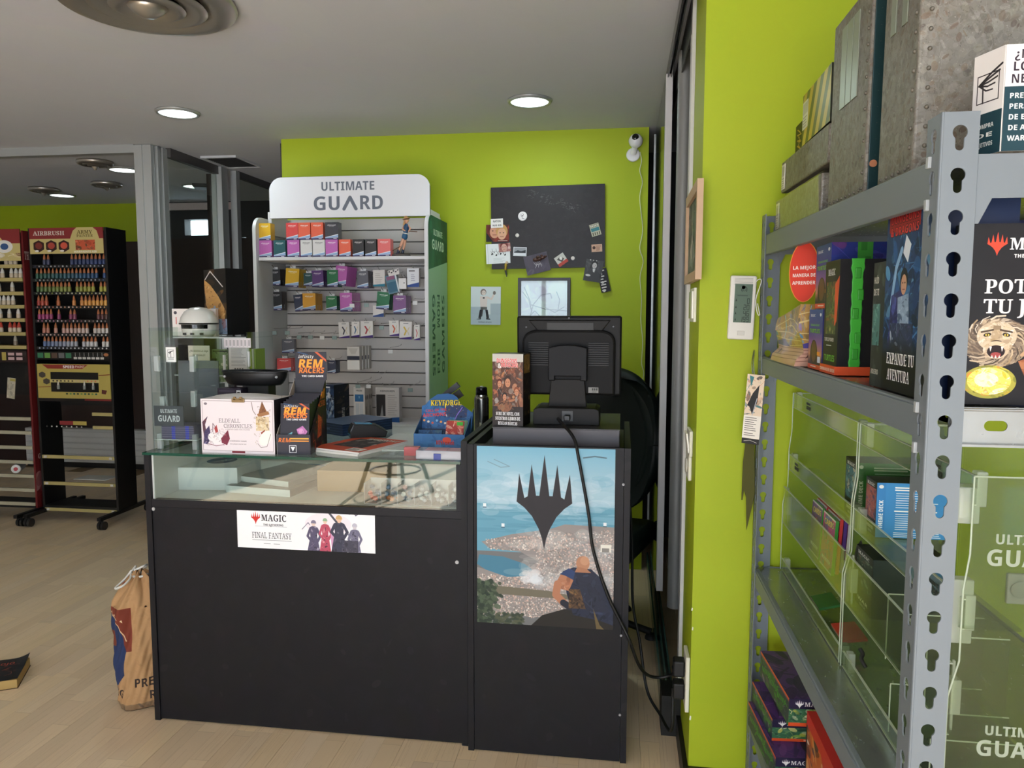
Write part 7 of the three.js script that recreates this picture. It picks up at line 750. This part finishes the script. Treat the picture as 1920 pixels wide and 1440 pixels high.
{ // black magic display, facing the room
  const f = print(620, 860, (c, W, H) => { fillR(c, '#151317', 0, 0, W, H); c.save(); magic(c, 250, 96, 76, '#f2efec', '#e0452c'); c.restore(); T(c, 'POTENCIA', 92, 296, 92, '#f4f1ec', { font: 'serif', align: 'left', w: 420 }); T(c, 'TU JUEGO', 92, 390, 92, '#f4f1ec', { font: 'serif', align: 'left', w: 400 });
    // a roaring lion in warm tones above a glowing ball
    const mane = ['#6a5a4c', '#8f7c66', '#b09a7e', '#4a3e34', '#9c8870', '#c8b498']; artIn(c, [150, 560, 128, 118], mane, 160, 109, 0.14); const R = rng(17); for (let i = 0; i < 90; i++) { const t = R() * 6.28, q = 74 + R() * 40; line(c, jitter(mane[i % 6], (R() - 0.5) * 0.3), 3 + R() * 5, [[150 + q * Math.cos(t), 550 + q * 0.92 * Math.sin(t)], [150 + (q + 18) * Math.cos(t + 0.18), 552 + (q + 16) * 0.92 * Math.sin(t + 0.18)], [150 + (q + 30) * Math.cos(t + 0.42), 556 + (q + 26) * 0.92 * Math.sin(t + 0.42)]]); }
    artIn(c, [150, 532, 76, 72], ['#c9b69a', '#d8c8b0', '#b8a284', '#a48c70', '#e2d4be'], 110, 118, 0.12); P(c, '#8f7a60', [[136, 480], [164, 480], [170, 556], [130, 556]]); artIn(c, [[132, 500], [168, 500], [174, 560], [126, 560]], ['#b09878', '#9a8266', '#c4ae90'], 30, 119, 0.3); oval(c, '#33251f', 150, 562, 23, 12); artIn(c, [150, 596, 50, 42], ['#c4ae92', '#d6c4aa', '#a88f74'], 40, 120, 0.2); oval(c, '#241416', 150, 604, 34, 30); oval(c, '#9a4240', 150, 620, 20, 13); for (const x of [124, 168]) P(c, '#f2ece0', [[x, 580], [x + 10, 580], [x + 5, 606]]); for (const x of [132, 146, 160]) P(c, '#e8e0d2', [[x, 634], [x + 8, 634], [x + 4, 620]]);
    for (const [x, k] of [[114, -1], [186, 1]]) { oval(c, '#2a201a', x, 524, 15, 9, k * 0.3); oval(c, '#f0c850', x, 525, 8, 6); oval(c, '#1c1410', x, 525, 3, 5); line(c, '#4a3a2c', 8, [[x - 22, 506 - k * 5], [x + 20, 506 + k * 5]]); }
    artIn(c, [[236, 650], [330, 600], [430, 590], [520, 640], [600, 640], [500, 710], [380, 750], [270, 740]], ['#8a4a2c', '#a8623a', '#c98a58', '#5a3424', '#d8a878', '#7a3c24'], 120, 121, 0.16); line(c, '#b89470', 16, [[250, 620], [290, 570], [350, 560], [380, 590]]); line(c, '#8a6a4c', 8, [[290, 640], [330, 610], [390, 610]]);
    artIn(c, [130, 750, 104, 80], ['#a8a040', '#c8b848', '#7a7c30', '#d88a38'], 70, 110, 0.14); artIn(c, [130, 746, 84, 66], ['#f2d860', '#e8b83c', '#fbf0b8', '#e89a44', '#d8d078', '#fff6d0'], 120, 122, 0.13); artIn(c, [120, 740, 46, 36], ['#fff2c0', '#f8dc80', '#f0b060', '#e8e2a8'], 50, 123, 0.18); fillR(c, '#a8a4a0', 330, 820, 240, 5); });
  const o = printed('display_box', 0.19, 0.226, 0.022, { front: f, left: '#141216', all: '#141216' }); o.position.set(0.4193 + 0.095, MY + 0.113, -1.044); tag(o, 'big black trading card display box with a red emblem, a roaring lion and white lettering', 'display box');
  sideBox('game_box', 'plain dark blue box behind the black display box on the middle shelf', 'game box', -1.5, -1.3, MY, 0.26, 0.16, { all: '#1d2152' }, 0.54);
}
// ---------------------------------------------------------------- acrylic trays on the third shelf
const bold = await new FontLoader().loadAsync('fonts/droid/droid_sans_bold.typeface.json');
const haze = mat(0xeef2ea, 0.16, { transmission: 1, ior: 1.4 }), hazeEdge = mat(0xe6eedb, 0.2, { transmission: 0.45 }), frosted = mat(0xe9efe0, 0.5, { transmission: 0.75 }), block = mat(0xf4f7f0, 0.06, { transmission: 0.72 });
const SY = 0.7105;
const lips = [[0.468, 1.168, 1.206], [0.462, 0.996, 1.036], [0.45, 0.845, 0.945], [0.452, SY, 0.74]]; // x, bottom, top of each front lip
function tray(label, z0, z1, opts) {
  const zc = (z0 + z1) / 2, L = Math.abs(z1 - z0), t = thing('display_tray', label, 'acrylic tray', [0, 0, zc]), xb = 0.66;
  lips.forEach(([x, y0, y1], i) => {
    add('front_lip', span(x, x + 0.003, y0, y1, -L / 2, L / 2), haze, t); add('lip_edge', span(x - 0.0004, x + 0.0034, y1, y1 + 0.0016, -L / 2, L / 2), hazeEdge, t); add('lip_edge', span(x - 0.0004, x + 0.0034, y0 - 0.0012, y0, -L / 2, L / 2), hazeEdge, t);
    if (i > 0) add('tray_floor', span(x + 0.003, x + 0.055 + i * 0.02, y0, y0 + 0.003, -L / 2, L / 2), haze, t);
    const bxs = [[-L / 2 + 0.014], [L / 2 - 0.014]]; for (const [z] of bxs) { add('corner_block', rb(0.014, Math.min(0.05, y1 - y0 + 0.01), 0.018, 0.002, x + 0.012, (y0 + y1) / 2, z), block, t); add('clear_rod', span(x + 0.009, x + 0.012, y0, y1, z - 0.002, z + 0.002), block, t); }
  });
  add('back_panel', span(xb, xb + 0.003, SY, 1.2, -L / 2, L / 2), haze, t);
  const prof = [[0.449, SY], [0.449, 0.9], [0.461, 0.95], [0.461, 1.05], [0.467, 1.1], [0.467, 1.206], [xb, 1.206], [xb, SY]];
  for (const z of [-L / 2, L / 2]) { add('end_panel', ext(poly(prof), 0.003).translate(0, 0, z - 0.0015), haze, t); const e = []; for (let i = 0; i < 6; i++) e.push(rod([prof[i][0], prof[i][1], z], [prof[i + 1][0], prof[i + 1][1], z], 0.0014, 5)); add('panel_edge', merge(e), hazeEdge, t); }
  for (const z of opts.dividers || []) { add('divider', span(0.458, 0.57, 0.83, 0.945, z - 0.001, z + 0.001), haze, t); add('divider_edge', merge(rod([0.457, 0.83, z], [0.457, 0.945, z], 0.0012, 5), rod([0.457, 0.945, z], [0.57, 0.945, z], 0.0012, 5)), hazeEdge, t); add('divider', span(0.458, 0.6, 0.715, 0.8, z - 0.001 + 0.03, z + 0.001 + 0.03), haze, t); add('divider_edge', merge(rod([0.457, 0.715, z + 0.03], [0.457, 0.8, z + 0.03], 0.0012, 5), rod([0.457, 0.8, z + 0.03], [0.6, 0.8, z + 0.03], 0.0012, 5)), hazeEdge, t); }
  const word = (s, size, dark) => new TextGeometry(s, { font: bold, size, depth: 0.0006, curveSegments: 3 });
  for (const [i, dz] of opts.logos) { const [x, y0, y1] = lips[i], g1 = word('ULTIMATE', 0.0056), g2 = word('GUARD', 0.0095); const g = merge(g1.translate(-0.02, 0.006, 0), g2.translate(-0.02, -0.0065, 0)).rotateY(-PI / 2).translate(x - 0.0003, (y0 + y1) / 2, dz); add('printed_mark', g, mat(0x22251c, 0.5), t); }
  return t;
}
const U1 = [-2.1675, -1.5752], U2 = [-1.5718, -1.075];
tray('far clear acrylic stepped tray on the third shelf, holding the bright card boosters', Math.max(-2.165, U1[0]), U1[1] - 0.006, { logos: [[0, -0.12], [1, -0.2]] });
const T2 = tray('near clear acrylic stepped tray on the third shelf, holding the green and blue decks', U2[0] + 0.004, U2[1], { logos: [[0, 0.12], [1, 0.15]], dividers: [-0.02, 0.07, 0.15] });
{ // frosted shop lettering on the end panels, facing the room
  const zc = (U2[0] + 0.004 + U2[1]) / 2, zl = U2[1] - zc + 0.002;
  const g1 = new TextGeometry('ULTIMATE', { font: bold, size: 0.0135, depth: 0.0006, curveSegments: 5 }), g2 = new TextGeometry('GUARD', { font: bold, size: 0.0225, depth: 0.0006, curveSegments: 5 });
  const g = merge(g1.translate(0.01, 0.018, 0), g2.translate(0, -0.012, 0));
  add('frosted_lettering', g.clone().translate(0.4857, 1.0981, zl), frosted, T2); add('frosted_lettering', g.clone().translate(0.4866, 0.8314, zl), frosted, T2);
  add('corner_block', rb(0.03, 0.09, 0.02, 0.002, 0.4649, 1.0155, U2[1] - zc - 0.02), block, T2); add('clear_rod', span(0.4649 - 0.003, 0.4649 + 0.003, 0.9853, 1.0456, U2[1] - zc - 0.023, U2[1] - zc - 0.018), block, T2);
  add('corner_block', rb(0.03, 0.05, 0.03, 0.002, 0.464 , 1.1648, U2[1] - zc - 0.02), block, T2); add('clear_rod', span(0.4545 - 0.002, 0.4545 + 0.002, 1.1476, 1.1815, U2[1] - zc - 0.02, U2[1] - zc - 0.004), block, T2);
}
const deckSide = (base, cols, title, seed) => print(120, 300, (c, W, H) => { fillR(c, '#16161a', 0, 0, W, H); art(c, 6, 40, 108, 170, cols, 80, seed, 0.2); T(c, 'MAGIC', 54, 26, 24, '#eee', { font: 'serif', w: 80 }); T(c, title, 58, 262, 24, '#e6e2dc', { w: 70 }); T(c, 'DECK', 58, 286, 16, '#bbb', { w: 40 }); });
const deckFront = (col, dk) => print(260, 330, (c, W, H) => { fillR(c, col, 0, 0, W, H); fillR(c, dk, 0, 0, 30, H); T(c, 'THEME DECK', 15, 190, 20, '#fff', { rot: -PI / 2, w: 170 }); oval(c, '#eee', 15, 24, 8, 11); fillR(c, '#fff', 60, 24, 150, 8); fillR(c, '#fff', 60, 38, 120, 8); textLines(c, 64, 60, 150, 7, 14, '#e8f2fa', 4, 3); fillR(c, '#fff', 60, 164, 140, 8); textLines(c, 64, 184, 120, 8, 13, '#e8f2fa', 4, 9); textLines(c, 60, 296, 180, 3, 11, '#dcecf6', 4, 11); });
function deck(label, zf, zb, yT, yB, x, f, l) { const d = Math.abs(zf - zb), h = yT - yB, w = 0.14; const o = printed('theme_deck', w, h, d, { front: f, left: l, top: '#1a1a1c', all: '#1c1c20' }); o.geometry.translate(w / 2, h / 2, -d / 2); o.position.set(x, yB, zf); return tag(o, label, 'deck box'); }
const dx = 0.48;
deck('black card deck with a green list panel, behind the blue one in the near tray', -1.6184, -1.698, 1.1187, 1.0, dx, deckFront('#2f8a3a', '#2a7a34'), deckSide('#16161a', ['#3a6a78', '#7fa8b0', '#2a3c48', '#c9b8a0', '#1c2428'], 'MERFOLK', 121));
deck('black card deck with a bright blue list panel in the near tray', -1.4943, -1.5585, 1.1052, 1.0, dx, deckFront('#3f8fd0', '#3a86c8'), deckSide('#16161a', ['#a85a5a', '#6a4a7a', '#c98a60', '#3a3a6a', '#8a3a3a'], 'PIRATES', 122));
const boost = (seed, cols) => print(130, 230, (c, W, H) => { art(c, 0, 0, W, H, cols, 110, seed, 0.18); T(c, 'CARDS', 64, 34, 34, '#f0d040', { w: 100, stroke: '#2a3a8a', lw: 5, rot: -0.08 }); T(c, 'BOOSTER', 64, 190, 22, '#e8ecf4', { w: 90 }); fillR(c, '#c8c8cc', 0, 0, W, 8); fillR(c, '#c8c8cc', 0, H - 8, W, 8); });
const bst = [boost(131, ['#5a2a7a', '#3a6a2c', '#a8a04a', '#22222a', '#7a4a9a', '#c04a6a']), boost(132, ['#c02a8a', '#2a6ab0', '#38b0c0', '#5a2a8a', '#d83a3a', '#1c1c3a']), boost(133, ['#b02a2a', '#38903a', '#d0c040', '#2a2a3a', '#d86a6a'])];
for (let s = 0; s < 2; s++) for (let k = 3; k >= 0; k--) { const z0 = s ? -1.6933 : -1.8022, z1 = s ? -1.7941 : -1.897; const o = printed('booster_pack', 0.007, 0.122, Math.abs(z0 - z1) - 0.004, { left: bst[(s + k) % 3], front: ['#3a8a3a', '#c03a3a', '#5a3a8a', '#c8c8cc'][k], top: ['#3a8a3a', '#d04040', '#5a3a8a', '#d0c040'][k], all: '#8a4a8a' }, scene, 'gloss'); o.position.set(0.464 + k * 0.009, 0.914 + k * 0.004, (z0 + z1) / 2); o.rotation.z = -0.05; tag(o, k ? `bright booster pack, ${nth[k]} in the ${s ? 'near' : 'far'} booster stack of the far tray` : `front bright booster pack of the ${s ? 'near, bluish' : 'far, purple and green'} stack in the far tray`, 'booster pack', k ? `packs behind the front one of the ${s ? 'near' : 'far'} booster stack` : undefined); }
{ const o = printed('booster_pack', 0.05, 0.006, 0.09, { all: '#c8302c', left: bst[2] }, scene, 'gloss'); o.position.set(0.49, SY + 0.032, -1.6628); o.rotation.z = 0.15; tag(o, 'red booster pack lying flat under the booster stacks', 'booster pack'); const p = printed('booster_pack', 0.05, 0.006, 0.08, { all: '#2f6a34', left: bst[0] }, scene, 'gloss'); p.position.set(0.488, SY + 0.03, -1.8158 - 0.03); p.rotation.z = 0.25; tag(p, 'green booster pack lying flat under the booster stacks', 'booster pack');
  const d = deck('black creature card deck with a pointed black tab, standing low in the near tray', -1.4712, -1.575, 0.9624, 0.848, 0.472, '#26302c', deckSide('#141416', ['#2a3a34', '#4a5a4c', '#6a4a3c', '#1c2420', '#8a9a8a'], 'WAR', 123));
  const lf = ext(poly([[0, 0], [0.012, 0.01], [0.014, 0.03], [0.006, 0.052], [-0.004, 0.036], [-0.008, 0.014]]), 0.001); one('black_tab', 'black pointed leaf-shaped card tab rising from the low creature deck', 'card tab', lf, M.black, [0.475, 0.921 , -1.5731], -0.9);
  const cl = one('black_clip', 'small bent black clip caught in the bottom tray of the third shelf', 'clip', tube([[0, 0.02, 0], [0.004, 0.012, 0.006], [0.0, 0.004, 0.012], [0.006, -0.008, 0.022]], 0.004, 20, 6), M.black, [0.462, 0.76, -1.4951], 0); }
// ---- lowest visible shelf
const BY = 0.2792;
const boxFront = (n) => print(220, 150, (c, W, H) => { fillR(c, '#2a2440', 0, 0, W, H); art(c, 0, 56, W, 80, ['#3a6a4a', '#8ab04a', '#c8c04a', '#2a4a3a', '#5a8a6a', '#e0d8a0'], 70, 140 + n, 0.24); magic(c, 92, 30, 32, '#f2efec', '#f2efec', false); T(c, 'TMNT', 178, 96, 34, '#6ac03a', { w: 70 }); fillR(c, '#e2572c', 0, 130, W, 20); T(c, 'SCENE BOX', 170, 140, 14, '#f6e0d4', {}); });
const boxSide = (n) => print(300, 130, (c, W, H) => { art(c, 0, 0, W, H, ['#24304a', '#2f6a3a', '#4a9a3a', '#1c2438', '#5a3a6a', '#8a6a9a'], 80, 150 + n, 0.2); for (let i = 0; i < 3; i++) T(c, 'NINJA', 70 + i * 80, 60, 34, '#3f9a34', { rot: -0.3 }); fillR(c, '#e2572c', 0, 0, W, 12); fillR(c, '#7a3a7a', 0, 12, W, 8); });
function gift(label, x, z, yB, yT, ry, n, d = 0.24) { const h = yT - yB, w = 0.13, o = printed('gift_box', w, h, d, { front: boxFront(n), left: boxSide(n), top: print(140, 200, (c, W, H) => { art(c, 0, 0, W, H, ['#5a3a7a', '#3a2a5a', '#7a4a8a', '#2a2a4a'], 40, 160 + n, 0.3); fillR(c, '#e2572c', 116, 0, 24, H); }), all: '#3a2a4a' }); o.geometry.translate(w / 2, h / 2, -d / 2); o.position.set(x, yB, z); o.rotation.y = ry; return tag(o, label, 'card box'); }
gift('turtle card gift box on top of the stack under the third shelf', 0.408, -1.82, 0.437, 0.506, 0.08, 1, 0.26);
gift('turtle card gift box in the middle of the stack, its white emblem showing', 0.39, -1.912, 0.345, 0.402, 0.08, 2, 0.2);
gift('turtle card gift box low at the front of the stack on the bottom shelf', 0.386, -1.84, BY, 0.344, 0.08, 3, 0.27);
pthing('carton', 'plain dark carton carrying the topmost turtle gift box', 'carton', [0.1, 0.034, 0.1], { all: '#2c2436' }, [0.46, 0.4025, -1.98]);
sideBox('game_box', 'black game box with a bright red frame lid and orange art on the bottom shelf', 'game box', -1.78, -1.42, BY, 0.22, 0.2, { left: print(330, 240, (c, W, H) => { fillR(c, '#161418', 0, 0, W, H); art(c, 10, 30, 130, 200, ['#c8642c', '#e0a05a', '#2a2a34', '#6a4a5a', '#f0e0d0'], 70, 171, 0.2); fillR(c, '#c8282c', 0, 0, W, 34); P(c, '#c8282c', [[120, 34], [180, 34], [190, 100], [170, 90]]); T(c, 'EPIC', 240, 120, 50, '#eee', { rot: -0.2 }); T(c, 'WARS', 250, 170, 50, '#eee', { rot: -0.2 }); line(c, '#c8d8f0', 6, [[150, 60], [80, 220]]); }), front: '#c8282c', top: '#cf2f33', all: '#a82428' }, 0.44);
sideBox('game_box', 'second red-edged box lying under the black game box at the near end', 'game box', -1.4, -1.1, BY, 0.12, 0.24, { left: '#b8282c', top: '#c8343a', all: '#8a2024' }, 0.42);
// ---------------------------------------------------------------- on the floor
{
  const tex = canvasTex(1024, 768, (c, W, H) => { fillR(c, '#b98f62', 0, 0, W, H); speckle(c, W, H, 1600, 181, ['#c79d70', '#a87e52', '#8f6a44'], 3, 22, 0.2); const R = rng(12); for (let i = 0; i < 900; i++) { c.globalAlpha = 0.1; line(c, R() < 0.5 ? '#d8b488' : '#7a5636', 1, [[R() * W, R() * H], [R() * W, R() * H]].map((p, k, a) => (k ? [a[0][0] + (R() < 0.5 ? 14 : 0), a[0][1] + (R() < 0.5 ? 14 : 0)] : p))); } c.globalAlpha = 1;
    const x = 470, y = 190; fillR(c, '#7a3422', x - 10, y - 30, 190, 250); P(c, '#7a3422', [[x - 60, y - 120], [x + 60, y - 150], [x + 50, y - 130], [x - 50, y - 100]]); P(c, '#24345c', [[x - 20, y + 20], [x + 60, y + 10], [x + 120, y + 90], [x + 150, y + 220], [x + 130, y + 360], [x + 60, y + 440], [x, y + 430], [x - 40, y + 300], [x - 40, y + 120]]); fillR(c, '#7a3c28', x - 10, y + 110, 80, 90); P(c, '#7a4c34', [[x - 20, y + 220], [x + 40, y + 230], [x + 20, y + 330], [x - 20, y + 340]]); line(c, '#d8b890', 5, [[x, y - 8], [x + 60, y + 4], [x + 110, y + 70], [x + 150, y + 160]]); for (let i = 0; i < 5; i++) P(c, '#d8b890', [[x + 20 + i * 26, y - 14 + i * 14], [x + 30 + i * 26, y - 22 + i * 14], [x + 34 + i * 26, y - 4 + i * 14]]);
    T(c, '20 KG', x + 40, 660, 60, '#3a2c26', { rot: 0.1 }); T(c, 'PREMIUM', 820, 600, 70, '#3a2c26', {}); T(c, 'RICE', 820, 680, 70, '#3a2c26', {}); c.globalAlpha = 0.5; art(c, 0, 720, W, 48, ['#6a5a4a', '#8a7a64', '#4a4038'], 40, 182, 0.4); c.globalAlpha = 1; }, [1, 1]);
  const g = new ParametricGeometry((u, v, o) => { const a = u * 2 * PI, R0 = 1 - Math.pow(Math.max(0, v - 0.78) / 0.22, 2) * 0.86, sq = 1 / Math.pow(Math.pow(Math.abs(Math.cos(a)), 4) + Math.pow(Math.abs(Math.sin(a)), 4), 0.25); const f = 0.0035 * Math.sin(a * 5 + v * 4) + 0.0045 * Math.sin(a * 11 + 2 + Math.sin(v * 7)) * (0.3 + v) + 0.003 * Math.sin(v * 17 + a * 2) + 0.0015 * Math.sin(a * 23 + v * 40); let rx = (0.1 + f) * R0 * sq * (1 + 0.08 * Math.sin(v * 5 + 0.6)), rz = (0.086 + f) * R0 * sq; const b = v < 0.06 ? 0.9 + v * 1.6 : 1; o.set(Math.cos(a) * rx * b + 0.012 * v, Math.max(0.001, v * 0.48 + (v > 0.8 ? 0.012 * Math.sin(a * 6) : 0)), Math.sin(a) * rz * b); }, 120, 80); { const u = g.attributes.uv; for (let i = 0; i < u.count; i++) u.setX(i, 0.68 - u.getX(i)); }
  const t = thing('cloth_bag', 'tan printed cloth sack tied with a white cord, standing beside the counter', 'sack', [-1.735, 0.001, -2.49], -1.1); const bagM = new THREE.MeshPhysicalMaterial({ map: tex, roughness: 0.85, side: THREE.DoubleSide, sheen: 0.3, sheenRoughness: 0.6 }); add('sack', g, bagM, t);
  add('cord', merge(tube([[0.0, 0.478, 0.03], [0.045, 0.468, 0.03], [0.075, 0.455, 0.05], [0.06, 0.445, 0.075], [0.02, 0.462, 0.05], [0.0, 0.485, 0.03]], 0.0042, 60, 7), tube([[0.0, 0.485, 0.02], [-0.03, 0.49, 0.02], [-0.045, 0.46, 0.04], [-0.05, 0.43, 0.055]], 0.0042, 30, 7), tube([[0.0, 0.485, 0.02], [0.012, 0.5, -0.01], [-0.02, 0.495, -0.02], [-0.03, 0.47, 0.0]], 0.0042, 30, 7), new THREE.TorusGeometry(0.024, 0.0045, 7, 24).rotateX(PI / 2).translate(0.012, 0.47, 0)), mat(0xdedbd2, 0.7), t);
  const b = thing('book', 'thick paperback with yellowed pages and a curled black cover on the floor at the left', 'book', [-2.372, 0, -2.53], 0.5);
  add('pages', rb(0.15, 0.034, 0.2, 0.002, 0, 0.0185, 0), mat(0xb99a5e, 0.8), b); const cv = print(200, 260, (c, W, H) => { fillR(c, '#1f2226', 0, 0, W, H); art(c, 40, 60, 130, 150, ['#1f2226', '#6a2c2a', '#a84a3a', '#2a3034'], 40, 191, 0.16); T(c, 'ROJO', 100, 60, 36, '#b04a3c', {}); });
  const cg = new THREE.PlaneGeometry(0.154, 0.204, 12, 12).rotateX(-PI / 2), p = cg.attributes.position; for (let i = 0; i < p.count; i++) { const k = Math.max(0, (p.getX(i) - 0.02) / 0.06); p.setY(i, 0.0375 + 0.014 * k * k * (0.3 + Math.max(0, -p.getZ(i) / 0.1))); } setUV(cg, cv.r); cg.computeVertexNormals(); const cm = cv.s.card.clone(); cm.side = THREE.DoubleSide; add('cover', cg, cm, b); add('back_cover', bx(0.154, 0.0015, 0.204, 0, 0.0008, 0), mat(0x4a3420, 0.6), b);
}
// ---------------------------------------------------------------- stools behind the camera, mirrored in the counter glass
function stool(x, z, ry, label) { const t = thing('stool', label, 'stool', [x, 0, z], ry); add('seat', lathe([[0, 0.44], [0.15, 0.44], [0.165, 0.455], [0.15, 0.47], [0, 0.475]], 32), M.black, t); for (const [a, b] of [[1, 1], [1, -1], [-1, 1], [-1, -1]]) add('leg', rod([a * 0.1, 0.445, b * 0.1], [a * 0.21, 0.004, b * 0.21], 0.017), M.black, t); add('foot_ring', new THREE.TorusGeometry(0.2, 0.008, 8, 32).rotateX(PI / 2).translate(0, 0.18, 0), M.black, t); }
stool(-3.25, 1.15, 0.3, 'black round stool mirrored at the left in the counter glass');
stool(-1.78, 1.1, 0.7, 'black round stool mirrored in the middle of the counter glass');
stool(-1.0, 1.25, 0.1, 'black round stool mirrored at the right in the counter glass');
shade(scene);
renderer.render(scene, camera);
